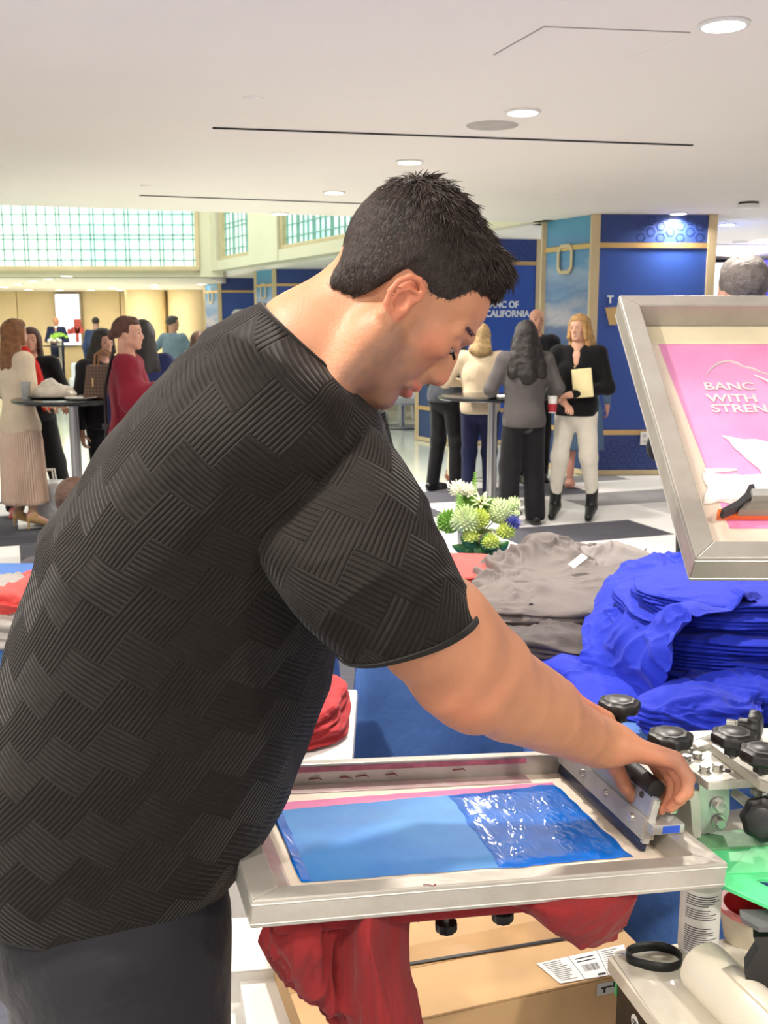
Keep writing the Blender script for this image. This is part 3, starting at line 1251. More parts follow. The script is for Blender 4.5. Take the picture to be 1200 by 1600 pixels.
def person(label, pos, face, h=1.65, skin_c=(214, 164, 138), hair=('short', (50, 38, 32)), top=('blazer', (120, 122, 128), 0.78), bottom=('trousers', (30, 30, 34)),
           shoes=(24, 22, 22), arms=None, yaw=0, pitch=0, res=0.011, lean=0.0, heel=0.0, name_h='hair', shirt=None, width=1.0, group=None, stance=0.0, legs=None, hands_curl=0.5, tiny=False, sit=False, lanyard=None):
    """a standing figure. top = (kind, colour, hem height fraction of h*...)"""
    M = Matrix.Translation(Vector(pos)) @ Matrix.Rotation(face - PI / 2, 4, 'Z')
    t = thing('person', label, 'person', group=group, M=M)
    k = h / 1.7
    sw = 0.165 * k * width
    hz = 0.90 * k
    shz = 1.375 * k
    L = V3(0, lean, 0)
    hs = 0.93 * k if h < 1.72 else 1.0
    HM = head_mat(h, hs, yaw, pitch, V3(0, lean * 1.1, 0))
    arms = arms or {}
    J = {}
    for s, nm in ((1, 'R'), (-1, 'L')):
        J['S' + nm] = V3(s * sw, 0, shz) + L
        e, w_ = arms.get(nm, (V3(s * (sw + 0.07 * k), -0.03, 1.09 * k), V3(s * (sw + 0.08 * k), 0.05, 0.85 * k)))
        J['E' + nm] = Vector(e) + L * 0.7
        J['W' + nm] = Vector(w_) + L * 0.5
    if legs is None:
        legs = {}
        for s, nm in ((1, 'R'), (-1, 'L')):
            hip = V3(s * 0.085 * k * width, 0, hz)
            foot = V3(s * (0.10 + stance) * k, 0.02 * s * k, 0.075 + heel)
            legs[nm] = (hip, (hip + foot) / 2 + V3(0, 0.03, 0), foot)
    # ---- body, one continuous skin
    B = []
    B += xform(head_prims(), HM, hs)
    hc = HM.translation
    B.append(rc(hc + V3(0, -0.02, -0.05) * 1.0, V3(0, -0.01, 1.40 * k) + L, 0.052 * k, 0.058 * k, 0.02))
    B.append(rc(V3(0, 0, 1.33 * k) + L * 0.9, V3(0, 0, 0.98 * k) + L * 0.3, 0.10 * k, 0.10 * k, 0.03))
    B.append(rc(J['SL'] - V3(-0.02, 0, 0.01), J['SR'] - V3(0.02, 0, 0.01), 0.05 * k, None, 0.03))
    for nm in 'LR':
        B += chain([J['S' + nm], J['E' + nm], J['W' + nm]], [0.043 * k, 0.034 * k, 0.024 * k], 0.02)
        d = (J['W' + nm] - J['E' + nm]).normalized()
        n = V3(0, 1, 0) if abs(d.z) < 0.7 else V3(-1 if nm == 'R' else 1, 0, 0)
        if abs(d.z) < 0.7:
            n = V3(0, 0.2, -1)
        B += hand_prims(J['W' + nm] + d * 0.01, d, n, 0.92 * k, hands_curl, 1 if nm == 'R' else -1)
        hp, kn, ft = legs[nm]
        B += chain([hp, kn, ft], [0.075 * k, 0.052 * k, 0.034 * k], 0.03)
        fd = V3(0, 1, 0)
        B.append(rc(ft - V3(0, 0.02, 0.03), ft + fd * 0.12 * k - V3(0, 0, 0.045 + heel * 0.8), 0.030, 0.022, 0.02))
    V, Q = sdf_mesh(B, res, smooth=1)
    np_mesh('body', V, Q, skin('skin_%d_%d_%d' % skin_c, skin_c), t, world=False)

    # ---- bottoms
    kd, bc = bottom[0], bottom[1]
    kd_b = kd
    mB = cloth('cloth_%d_%d_%d' % bc, bc)

    def fold(sc=9.0, amp=0.006, seed=0.0, vs=0.35):
        def f(P, D):
            q = P * np.array([sc, sc, sc * vs]) + seed
            return D + amp * perlin(q) * 1.6 + amp * 0.6 * perlin(q * 2.1)
        return f
    wz = bottom[2] if len(bottom) > 2 else 0.99
    if kd in ('trousers', 'wide', 'crop'):
        b0 = 0.062 if kd != 'wide' else 0.085
        Pb = [el(V3(0, -0.01, 0.90 * k), V3(0.165 * width, 0.125 * width, 0.13) * k, 0.04), rc(V3(-0.05, 0, wz * k), V3(0.05, 0, wz * k), 0.1 * k, None, 0.04)]
        for nm in 'LR':
            hp, kn, ft = legs[nm]
            ft2 = ft + V3(0, -0.005, 0.0 if kd != 'crop' else 0.05)
            Pb += chain([hp + V3(0, 0, -0.02), kn, ft2], [0.092 * k * width, (0.072 if kd != 'wide' else 0.088) * k, (b0 if kd != 'crop' else 0.05) * k], 0.035)
        zc = 0.035 + (0.10 if kd == 'crop' else 0)
        V, Q = sdf_mesh(Pb, res, post=fold(10, 0.006, sum(bc) * 0.1), clip=[(2, 1, zc)], smooth=1)
        np_mesh('trousers', V, Q, mB, t, world=False)
    elif kd in ('skirt', 'dress'):
        zb = bottom[3] if len(bottom) > 3 else 0.42
        rings = []
        npl = 56
        for i in range(26):
            f = i / 25
            z = (1.0 * (1 - f) + zb * f) * k
            r = (0.135 + 0.05 * min(1, f * 3) + 0.03 * f) * k * width
            row = []
            for j in range(npl * 4):
                a = 2 * PI * j / (npl * 4)
                pl = 1 + (0.028 * f + 0.01) * math.sin(a * npl) * (1 if kd == 'skirt' else 0.2) + 0.05 * f * math.sin(5 * a + 1)
                row.append(V3(math.cos(a) * r * pl, math.sin(a) * r * 0.8 * pl, z))
            rings.append(row)
        MB().grid(rings, True).build('skirt', mB, t, world=False, solid=0.004)
    # shoes
    mS = mat('shoe_%d_%d_%d' % shoes, shoes, 0.35, var=0.05)
    for nm in 'LR':
        ft = legs[nm][2]
        if heel > 0.03 and kd_b == 'crop':
            Ps = [rc(ft + V3(0, 0, -0.04), ft + V3(0, -0.005, 0.10), 0.046, 0.048, 0.02), rc(V3(ft.x, ft.y + 0.0, 0.085), V3(ft.x, ft.y + 0.17 * k, 0.032), 0.048, 0.030, 0.02), rc(V3(ft.x, ft.y - 0.03, 0.07), V3(ft.x, ft.y - 0.045, 0.008), 0.02, 0.006, 0.01)]
        elif heel > 0.03:
            Ps = [rc(ft + V3(0, 0, -0.02), ft + V3(0, -0.02, -0.05), 0.036, 0.03, 0.02), rc(V3(ft.x, ft.y + 0.02, 0.05 + heel * 0.4), V3(ft.x, ft.y + 0.15 * k, 0.02), 0.032, 0.017, 0.02),
                  rc(V3(ft.x, ft.y - 0.035, 0.05 + heel * 0.5), V3(ft.x, ft.y - 0.04, 0.008), 0.013, 0.007, 0.01)]
        else:
            Ps = [rc(V3(ft.x, ft.y - 0.05, 0.045), V3(ft.x, ft.y + 0.03, 0.05), 0.038, 0.042, 0.02), rc(V3(ft.x, ft.y, 0.045), V3(ft.x, ft.y + 0.16 * k, 0.03), 0.042, 0.028, 0.03), bxp((ft.x, ft.y + 0.05, 0.012), (0.04, 0.115, 0.012), 0.008)]
        V, Q = sdf_mesh(Ps, min(res, 0.008), clip=[(2, 1, 0.0005)], smooth=1)
        np_mesh('shoe', V, Q, mS, t, world=False)
    # ---- top
    kd, tc_, hem = top
    mT = cloth('cloth_%d_%d_%d' % tc_, tc_)
    bulk = {'blazer': 1.12, 'sweater': 1.1, 'shirt': 1.0, 'cape': 1.12}[kd]
    Pt = [el(V3(0, 0.0, 1.22 * k) + L * 0.8, V3(0.165 * width, 0.115 * width, 0.20) * k * bulk, 0.05),
          el(V3(0, 0, 1.02 * k) + L * 0.4, V3(0.145 * width, 0.105 * width, 0.16) * k * bulk, 0.05),
          rc(J['SL'], J['SR'], 0.062 * k * bulk, None, 0.04),
          rc(V3(0, -0.01, 1.36 * k) + L, V3(0, -0.01, 1.425 * k) + L, 0.075 * k, 0.062 * k, 0.03)]
    if hem < 1.93:
        Pt.append(rc(V3(-0.03 * k, 0, (hem + 0.05) * k), V3(0.03 * k, 0, (hem + 0.05) * k), 0.135 * k * bulk * width, None, 0.06))
    wst = []
    for nm in 'LR':
        S, E_, W_ = J['S' + nm], J['E' + nm], J['W' + nm]
        we = W_ - (W_ - E_).normalized() * 0.035
        if kd == 'cape':
            Pt += chain([S, E_, we + (W_ - E_) * -0.2], [0.075 * k, 0.085 * k, 0.10 * k], 0.05)
        else:
            Pt += chain([S, E_, we], [0.064 * k * bulk, 0.050 * k * bulk, 0.034 * k * bulk], 0.03)
    Pt.append(('c', np.array(V3(0, 0.01, 1.44 * k) + L), np.array(hc + V3(0, 0, -0.02)), 0.056 * k, 0.066 * k, 0.01, 's'))
    if kd in ('blazer', 'sweater') and shirt:
        Pt.append(rc(V3(0, 0.11 * k, 1.44 * k) + L, V3(0, 0.15 * k, 1.27 * k) + L, 0.062 * k, 0.022 * k, 0.01, 's'))
    clipz = hem * k if hem else 0
    # keep the sleeves: clip the torso only, by building it with a post function
    lows = [min(J['E' + nm].z, J['W' + nm].z) for nm in 'LR']

    def tpost(P, D):
        D = fold(11, 0.006, sum(tc_) * 0.13, 0.6)(P, D)
        inner = np.abs(P[:, 0]) < (sw + 0.0) if min(lows) < clipz + 0.1 else np.ones(len(P), bool)
        c = clipz - P[:, 2]
        return np.where(inner, np.maximum(D, c), D)
    V, Q = sdf_mesh(Pt, res, post=tpost, smooth=1)
    np_mesh({'blazer': 'jacket', 'sweater': 'sweater', 'shirt': 'shirt', 'cape': 'dress_top'}[kd], V, Q, mT, t, world=False)
    if shirt:
        Ps = [el(V3(0, 0.012, 1.2 * k) + L * 0.8, V3(0.12, 0.112, 0.22) * k, 0.03), rc(V3(0, 0.0, 1.36 * k) + L, V3(0, 0.0, 1.44 * k) + L, 0.068 * k, 0.06 * k, 0.03)]
        V, Q = sdf_mesh(Ps, res, smooth=1)
        np_mesh('shirt', V, Q, cloth('cloth_%d_%d_%d' % shirt, shirt), t, world=False)
    # ---- hair
    hk, hcol = hair
    mH = mat('hair_%d_%d_%d' % hcol, hcol, 0.55, var=0.22, scale=30, bump=0.6, bscale=120)
    Ph = []
    if hk == 'short':
        Ph = [el((-0.022, 0, 0.052), (0.094, 0.079, 0.085), 0.01), el((0.03, 0, 0.09), (0.05, 0.06, 0.04), 0.02)]
        cut = [bxp((0.085, 0, -0.02), (0.07, 0.12, 0.088), 0.01, 's', rd=0.01), bxp((0.0, 0, -0.10), (0.12, 0.12, 0.085), 0.02, 's', rd=0.01)]
        Ph += cut
    elif hk == 'bald':
        Ph = [el((-0.03, 0, 0.0), (0.084, 0.08, 0.06), 0.01), bxp((0.07, 0, 0), (0.07, 0.12, 0.12), 0.01, 's', rd=0.01), bxp((0, 0, -0.08), (0.12, 0.12, 0.06), 0.01, 's', rd=0.01)]
    elif hk in ('bob', 'long', 'wavy', 'curly'):
        ln = {'bob': -0.13, 'long': -0.27, 'wavy': -0.34, 'curly': -0.05}[hk]
        Ph = [el((-0.02, 0, 0.052), (0.102, 0.088, 0.09), 0.01), el((0.025, 0, 0.092), (0.055, 0.062, 0.042), 0.02)]
        Ph.append(rc((-0.055, 0, 0.02), (-0.095, 0, ln), 0.075, {'wavy': 0.095, 'bob': 0.072}.get(hk, 0.055), 0.03))
        for s in (-1, 1):
            Ph.append(rc((-0.02, s * 0.062, 0.03), (-0.03, s * 0.082, max(ln, -0.2)), 0.034, 0.03, 0.03))
            Ph.append(rc((-0.06, s * 0.045, 0.0), (-0.095, s * (0.075 if hk != 'wavy' else 0.12), ln * 0.95), 0.045, 0.045 if hk != 'wavy' else 0.055, 0.03))
            if hk == 'wavy':
                Ph.append(rc((-0.04, s * 0.075, -0.04), (-0.07, s * 0.13, -0.26), 0.045, 0.045, 0.03))
            if hk != 'curly':
                Ph.append(rc((0.03, s * 0.066, 0.06), (0.03, s * 0.082, -0.07), 0.018, 0.02, 0.02))
        Ph.append(bxp((0.105, 0, -0.04), (0.055, 0.058, 0.105), 0.02, 's', rd=0.02))
    elif hk == 'bun':
        Ph = [el((-0.022, 0, 0.048), (0.094, 0.078, 0.085), 0.01), el((0.03, 0, 0.085), (0.045, 0.06, 0.04), 0.02), el((-0.11, 0, 0.0), (0.035, 0.04, 0.04), 0.02),
              bxp((0.085, 0, -0.02), (0.07, 0.12, 0.085), 0.01, 's', rd=0.01), bxp((0.0, 0, -0.10), (0.12, 0.12, 0.075), 0.02, 's', rd=0.01)]
    Ph = xform(Ph, HM, hs)
    V, Q = sdf_mesh(Ph, min(res, 0.009), post=hair_post(hk if hk != 'wavy' else 'curly', HM.inverted(), 1.6 if hk in ('wavy', 'curly') else 1.0), smooth=0)
    np_mesh('hair', V, Q, mH, t, world=False)
    # eyes and brows
    if not tiny:
        for s in (-1, 1):
            c = HM @ (V3(0.0745, s * 0.031, 0.0135) * hs)
            MB().sphere(c, 0.0075 * hs, 10, 8, (1.0, 1.3, 0.7), HM.to_3x3().normalized()).build('eye', mat('eye_dark', (58, 44, 38), 0.2, var=0), t, world=False)
            a = HM @ (V3(0.084, s * 0.018, 0.034) * hs)
            b_ = HM @ (V3(0.070, s * 0.047, 0.036) * hs)
            MB().tube([a, (a + b_) / 2 + V3(0, 0, 0.003), b_], [0.0028, 0.003, 0.0015], 6).build('eyebrow', mH, t, world=False)
    return t, HM, J, k


F_ = lambda dx, dy: math.atan2(dy, dx)     # facing angle from a world direction
# ================================================================ BACKGROUND PEOPLE
def at(x, Y):
    return V3(XY(x, Y), Y, 0)


# far left: beige blazer and pleated skirt
person('woman with long auburn hair, beige blazer and pleated skirt, at the left edge', at(22, 7.6), F_(0.75, 0.65), 1.56,
       (206, 160, 136), ('long', (134, 88, 52)), ('blazer', (222, 205, 180), 0.8), ('skirt', (214, 190, 172), 0.99, 0.22), (196, 160, 110),
       arms={'R': (V3(0.25, 0.0, 1.02), V3(0.12, 0.24, 0.93)), 'L': (V3(-0.24, 0.0, 1.02), V3(-0.12, 0.22, 0.93))}, res=0.009, heel=0.07)
person('person in black with a red scarf, mostly hidden behind the beige blazer', at(47, 8.2), F_(0.2, -1), 1.5,
       (206, 160, 136), ('long', (70, 44, 34)), ('sweater', (20, 20, 24), 0.87), ('wide', (16, 16, 18)), (190, 90, 96),
       arms={'R': (V3(0.24, 0.04, 1.0), V3(0.16, 0.22, 0.95)), 'L': (V3(-0.24, 0.04, 1.0), V3(-0.16, 0.22, 0.95))}, res=0.012, stance=0.12)
sc = MB()
p = at(44, 8.05)
sc.tube([p + V3(-0.06, 0, 1.33), p + V3(0.02, -0.03, 1.2), p + V3(0.08, -0.04, 1.02), p + V3(0.12, -0.03, 0.86)], [0.05, 0.06, 0.05, 0.03], 10)
tag(sc.build('scarf', cloth('scarf_red', (190, 34, 30))), 'bright red scarf hanging over the black clothes beside the beige blazer', 'scarf')

person('woman in a burgundy cape dress with pinned back hair, in profile beside the cocktail table', at(198, 6.15), F_(0.97, 0.15), 1.57,
       (210, 160, 136), ('bun', (84, 50, 36)), ('cape', (122, 26, 44), 0.86), ('dress', (122, 26, 44), 0.99, 0.1), (40, 20, 20),
       arms={'R': (V3(0.24, 0.05, 1.08), V3(0.2, 0.28, 1.12)), 'L': (V3(-0.24, 0.02, 1.05), V3(-0.2, 0.25, 1.0))}, res=0.008, yaw=-0.1)
mb = MB()
p = at(198, 6.15)
mb.tube([p + V3(-0.05, -0.12, 1.38), p + V3(-0.10, -0.17, 1.15), p + V3(-0.10, -0.19, 0.9), p + V3(-0.11, -0.18, 0.66)], [0.009] * 4, 8, sx=1.8)
mb.box(p + V3(-0.10, -0.195, 0.93), (0.04, 0.02, 0.03), None, 0.004)
tag(mb.build('shoulder_strap', mat('bag_strap_black', (28, 22, 24), 0.4)), 'dark bag strap running down the back of the burgundy dress', 'strap')
person('woman with black hair and a dark jacket facing left behind the burgundy dress', at(160, 7.6), F_(0.6, -0.8), 1.49,
       (196, 150, 130), ('bob', (34, 28, 28)), ('blazer', (34, 32, 36), 0.87), ('trousers', (26, 26, 30)), res=0.01, yaw=0.2)
person('person with long black hair in navy beyond the burgundy shoulder', at(222, 7.2), F_(-0.4, 0.9), 1.55,
       (196, 150, 130), ('long', (26, 20, 22)), ('blazer', (30, 38, 78), 0.87), ('trousers', (26, 28, 44)), res=0.012)
person('distant man in a blue suit left of the bun, before the wood wall', at(150, 21.0), F_(0, 1), 1.7,
       (206, 160, 136), ('short', (60, 44, 36)), ('blazer', (62, 74, 108), 0.85), ('trousers', (50, 58, 84)), res=0.016, tiny=True)
person('distant man in a navy suit and white shirt standing behind a small round table', at(88, 28.4), F_(0.1, -1), 1.78,
       (206, 150, 120), ('bald', (70, 50, 40)), ('blazer', (36, 44, 80), 0.85), ('trousers', (30, 34, 60)), shirt=(236, 238, 242), res=0.016, tiny=True,
       arms={'R': (V3(0.27, 0.0, 1.14), V3(0.1, 0.26, 1.12)), 'L': (V3(-0.27, 0.0, 1.14), V3(-0.1, 0.26, 1.12))}, pitch=0.3)
person('man in a grey blue suit jacket with hand on hip, before the wood columns', at(270, 14.6), F_(0.5, 0.85), 1.66,
       (200, 150, 124), ('short', (66, 60, 60)), ('blazer', (112, 132, 146), 0.85), ('trousers', (70, 80, 96)), res=0.013, yaw=-0.4, shirt=(235, 235, 240),
       arms={'L': (V3(-0.33, -0.1, 1.15), V3(-0.18, 0.0, 0.98)), 'R': (V3(0.3, 0.1, 1.12), V3(0.2, 0.25, 1.0))})
person('dark haired person whose head just clears the raised shoulder, at the farthest blue column', at(336, 12.6), F_(-0.6, -0.6), 1.49,
       (206, 160, 136), ('short', (36, 30, 34)), ('blazer', (40, 44, 60), 0.85), ('trousers', (30, 30, 36)), res=0.015, tiny=True)
person('brown haired person whose crown peeks over the shirt back', at(311, 10.5), F_(0.6, 0.6), 1.46,
       (206, 160, 136), ('bob', (76, 48, 34)), ('blazer', (60, 50, 50), 0.85), ('trousers', (30, 30, 36)), res=0.015, tiny=True)

# group in the middle
person('man in a dark suit with a hand in his pocket, mostly behind the bowed face', at(697, 9.35), F_(0.75, 0.65), 1.62,
       (206, 160, 136), ('short', (60, 48, 42)), ('blazer', (56, 59, 66), 0.87), ('trousers', (22, 22, 25)), (16, 16, 18), res=0.01,
       arms={'R': (V3(0.28, -0.02, 1.08), V3(0.22, 0.16, 0.9)), 'L': (V3(-0.26, 0, 1.06), V3(-0.2, 0.12, 0.86))}, stance=0.04)
person('man in pale khaki trousers standing behind the dark suit', at(712, 10.2), F_(0.9, -0.2), 1.6,
       (206, 160, 136), ('short', (90, 70, 56)), ('blazer', (40, 46, 70), 0.86), ('trousers', (186, 180, 152)), (120, 70, 50), res=0.012, stance=0.06)
person('blonde woman in a beige sweater and navy trousers, seen from behind', at(752, 8.75), F_(0.15, 1), 1.53,
       (214, 170, 144), ('bob', (176, 148, 102)), ('sweater', (206, 188, 160), 0.86), ('trousers', (32, 36, 70)), (60, 40, 34), res=0.009, width=1.05,
       arms={'R': (V3(0.27, -0.02, 1.05), V3(0.14, 0.22, 1.12)), 'L': (V3(-0.3, 0.0, 1.04), V3(-0.13, 0.2, 1.02))})
person('woman with long wavy black hair, grey blazer and wide black trousers, back turned', at(822, 7.75), F_(-0.1, 1), 1.55,
       (196, 150, 130), ('wavy', (28, 22, 22)), ('blazer', (84, 80, 80), 0.83), ('wide', (26, 26, 29)), (30, 26, 24), res=0.008,
       arms={'R': (V3(0.25, -0.02, 1.05), V3(0.16, 0.2, 0.95)), 'L': (V3(-0.26, 0.0, 1.04), V3(-0.2, 0.2, 0.98))}, stance=0.02)
tb, HMb, Jb, kb = person('blonde woman in a black cardigan and white trousers with heeled boots, holding notebook and cup', at(905, 8.05), F_(-0.35, -1), 1.60,
       (216, 168, 142), ('bob', (190, 148, 92)), ('sweater', (20, 20, 22), 0.87), ('crop', (232, 226, 212)), (14, 14, 16), res=0.007, heel=0.07,
       arms={'R': (V3(0.24, -0.02, 1.04), V3(0.06, 0.24, 0.93)), 'L': (V3(-0.24, 0.0, 1.04), V3(0.02, 0.22, 0.99))}, shirt=(214, 166, 140), yaw=-0.35, stance=0.05)
nb = tb.matrix_basis @ V3(-0.07, 0.20, 1.08)
rt_ = Matrix.Rotation(F_(-0.35, -1) - PI / 2, 3, 'Z') @ rotm(R_(-8), R_(6), 0)
o = MB().box(nb, (0.15, 0.018, 0.22), rt_, 0.004).build('notebook', mat('cream_paper', (240, 226, 172), 0.7))
tag(o, 'cream notebook held against the black cardigan', 'notebook')
cp = tb.matrix_basis @ V3(0.13, 0.34, 0.93)
cc_ = thing('drink_cup', 'small white and red paper cup in the hand of the woman in the black cardigan', 'cup', cp)
MB().lathe([(0.0, -0.07), (0.028, -0.07), (0.036, 0.06), (0.033, 0.06), (0.026, -0.06), (0, -0.06)], cp, n=24).build('cup_body', m_white, cc_)
MB().lathe([(0.031, -0.062), (0.0365, 0.0), (0.0365, 0.0)], cp, n=24).build('sleeve', mat('cup_red', (170, 40, 50), 0.5), cc_)
bm_ = tb.matrix_basis
bt = MB()
for z in (1.2, 1.12, 1.04):
    bt.sphere(bm_ @ V3(0.0, 0.148, z), 0.009, 8, 6)
bt.build('button', mat('button_gold', (190, 170, 130), 0.3, metal=0.7), tb)
person('man whose balding head shows above the long black hair', at(838, 10.0), F_(0.1, -1), 1.68,
       (200, 150, 128), ('bald', (84, 74, 70)), ('blazer', (28, 28, 34), 0.85), ('trousers', (18, 18, 20)), res=0.012)
person('fair haired person in a pale skirt, nearly hidden behind the black cardigan', at(914, 9.6), F_(0.3, 1), 1.56,
       (222, 164, 146), ('bob', (222, 200, 160)), ('shirt', (96, 120, 150), 0.86), ('skirt', (100, 126, 156), 0.99, 0.4), (226, 168, 150), res=0.012)
# person behind the raised print screen
person('gray haired man standing behind the raised pink print screen', V3(XY(1182, 3.3), 3.45, 0), F_(-0.1, 1), 1.735,
       (206, 158, 136), ('short', (116, 108, 104)), ('shirt', (26, 26, 30), 0.86), ('trousers', (22, 22, 26)), res=0.009, width=1.0, arms={'R': (V3(0.25, 0.05, 1.1), V3(0.16, 0.3, 1.1)), 'L': (V3(-0.22, 0.06, 1.1), V3(-0.1, 0.3, 1.1))})

# seated person behind the left table, partly hidden by the man's back
ps = V3(XY(101, 3.4), 3.42, -0.60)
tp, HMs, Js, ks = person('dark haired person in a charcoal T-shirt crouching low behind the left table', ps, F_(0.75, -0.5), 1.6,
       (196, 148, 126), ('short', (74, 48, 34)), ('shirt', (78, 74, 76), 0.86), ('trousers', (40, 40, 46)), res=0.009, width=1.1, pitch=0.35, yaw=0.0,
       legs={'R': (V3(0.09, 0, 0.86), V3(0.15, 0.34, 0.98), V3(0.15, 0.24, 0.76)), 'L': (V3(-0.09, 0, 0.86), V3(-0.15, 0.34, 0.98), V3(-0.15, 0.24, 0.76))},
       arms={'R': (V3(0.24, -0.02, 1.08), V3(0.2, 0.16, 0.98)), 'L': (V3(-0.24, -0.02, 1.08), V3(-0.2, 0.16, 0.98))})
# white print on the crouching person's back
mb = MB()
for dx, dz, w_ in ((0, 0.02, 0.05), (0.02, 0.0, 0.012), (-0.015, -0.03, 0.02), (0.0, -0.06, 0.014)):
    mb.box(tp.matrix_basis @ V3(-0.02 + dx, -0.128, 1.27 + dz), (w_, 0.004, 0.014), Matrix.Rotation(F_(0.75, -0.5) - PI / 2 + dz * 3, 3, 'Z'))
mb.build('shirt_print', m_white, tp)

# ---------------------------------------------------------------- cocktail tables and what stands on them
m_steel = mat('brushed_steel', (176, 176, 178), 0.28, metal=0.85, var=0.05, scale=4)
m_tabletop = mat('charcoal_table_top', (44, 46, 48), 0.15, var=0.03)


def cocktail(label, c, r, h, square=False):
    t = thing('cocktail_table', label, 'table', c)
    c = Vector(c)
    MB().lathe([(0, h - 0.03), (r * 0.97, h - 0.03), (r, h - 0.02), (r, h - 0.004), (r * 0.98, h), (0, h)], c, n=48).build('table_top', m_tabletop, t)
    MB().lathe([(0.038, 0.02), (0.036, h - 0.03)], c, n=24).build('pole', m_steel, t)
    MB().lathe([(0, 0), (0.26, 0), (0.26, 0.008), (0.06, 0.03), (0.04, 0.05), (0, 0.05)], c, n=40).build('base', m_steel, t)
    return t


c1 = at(108, 7.35)
cocktail('dark topped cocktail table holding the handbag and covered food', c1, 0.42, 1.0)
c2 = V3(XY(772, 8.25), 8.25, 0)
cocktail('cocktail table with a steel pole in front of the beige sweater', c2, 0.44, 0.96)
c3 = V3(XY(92, 27.6), 27.6, 0)
cocktail('distant cocktail table with flowers in front of the navy suit', c3, 0.45, 1.02)
m_pink = mat('paper_white', (246, 244, 240), 0.7, var=0.02)
# plastic wrapped food tray
p = c1 + V3(-0.13, 0, 1.0)
t = thing('food_tray', 'tray of food covered with crumpled clear film on the left cocktail table', 'tray', p)
MB().lathe([(0, 0.0), (0.14, 0.0), (0.2, 0.018), (0.19, 0.02), (0.13, 0.006), (0, 0.006)], p, n=32).build('tray', mat('tray_grey', (120, 118, 112), 0.4), t)
V, Q = sdf_mesh([el(p + V3(0, 0, 0.03), (0.15, 0.12, 0.07), 0.02), el(p + V3(-0.03, 0, 0.09), (0.05, 0.04, 0.05), 0.03)], 0.006, post=lambda P, D: D - 0.02 * (folds(P * 14, 2) - 0.4))
np_mesh('plastic_cover', V, Q, mat('clouded_film', (214, 204, 190), 0.25, coat=0.4, var=0.08, scale=20), t)
# handbag
p = c1 + V3(0.27, -0.12, 1.0)
t = thing('handbag', 'brown checked handbag standing on the left cocktail table', 'handbag', p)


def bag_m():
    m = mat('brown_check_leather', (92, 66, 50), 0.45, var=0.02)
    k = NT(m)
    tc = k.new('ShaderNodeTexCoord')
    mp = k.new('ShaderNodeMapping')
    mp.inputs['Rotation'].default_value = (0, R_(45), 0)
    ck = k.new('ShaderNodeTexChecker', Scale=60.0)
    ck.inputs['Color1'].default_value = srgb(104, 78, 58)
    ck.inputs['Color2'].default_value = srgb(78, 54, 42)
    k.link(tc, 'Object', mp, 'Vector')
    k.link(mp, 'Vector', ck, 'Vector')
    k.link(ck, 'Color', k.b, 'Base Color')
    return m


bod = [(-0.15, 0), (0.15, 0), (0.115, 0.24), (-0.115, 0.24)]
mb = MB()
mb.prism([p + V3(x, -0.06, z) for x, z in bod], V3(0, 0.12, 0))
o = mb.build('bag_body', bag_m(), t, smooth=False)
md = o.modifiers.new('b', 'BEVEL')
md.width = 0.015
md.segments = 3
for y in (-0.05, 0.05):
    MB().tube([p + V3(-0.06, y, 0.23), p + V3(-0.05, y, 0.31), p + V3(0, y, 0.345), p + V3(0.05, y, 0.31), p + V3(0.06, y, 0.23)], 0.008, 8).build('handle', mat('handle_tan', (150, 104, 66), 0.5), t)
MB().box(p + V3(-0.07, -0.064, 0.12), (0.012, 0.01, 0.06), None, 0.003).build('clasp', m_gold, t)
o = MB().lathe([(0.0, 0), (0.03, 0), (0.036, 0.12), (0.034, 0.12), (0.028, 0.005), (0, 0.005)], c1 + V3(-0.3, -0.1, 1.0), n=24).build('clear_plastic_cup', mat('clear_plastic', (225, 228, 230), 0.08, trans=0.7, var=0))
tag(o, 'clear plastic cup beside the beige sleeve on the left cocktail table', 'cup')
o = MB().lathe([(0.0, 0), (0.04, 0), (0.11, 0.02), (0.105, 0.022), (0.038, 0.004), (0, 0.004)], c1 + V3(0.12, -0.22, 1.0), n=32).build('plate', m_pink)
tag(o, 'white saucer in front of the handbag', 'plate')
o = MB().box(c2 + V3(0.03, -0.3, 0.972), (0.12, 0.09, 0.012), rotm(0.1, 0, 0.3), 0.002).build('napkin', m_pink)
tag(o, 'white napkin at the grey blazer sleeve on the middle cocktail table', 'napkin')
# tiny flowers on distant table
t = thing('small_bouquet', 'distant green and white bouquet on the far cocktail table', 'bouquet', c3 + V3(0, 0, 1.02))
q = c3 + V3(0, -0.05, 1.02)
MB().lathe([(0, 0), (0.06, 0), (0.07, 0.12), (0, 0.12)], q, n=20).build('vase', m_white, t)
rnd = random.Random(3)
mb = MB()
for i in range(26):
    a, b = rnd.random() * 6.28, rnd.random() * 1.3
    mb.sphere(q + V3(math.cos(a) * 0.22 * math.sin(b), math.sin(a) * 0.15 * math.sin(b), 0.16 + 0.13 * math.cos(b)), 0.05, 8, 6)
mb.build('foliage', mat('leaf_bright', (136, 186, 70), 0.6, var=0.2), t)
mb = MB()
for i in range(5):
    mb.sphere(q + V3(-0.22 + 0.07 * i, -0.12, 0.12 + 0.04 * (i % 2)), 0.05, 10, 8)
mb.build('blossom', m_white, t)
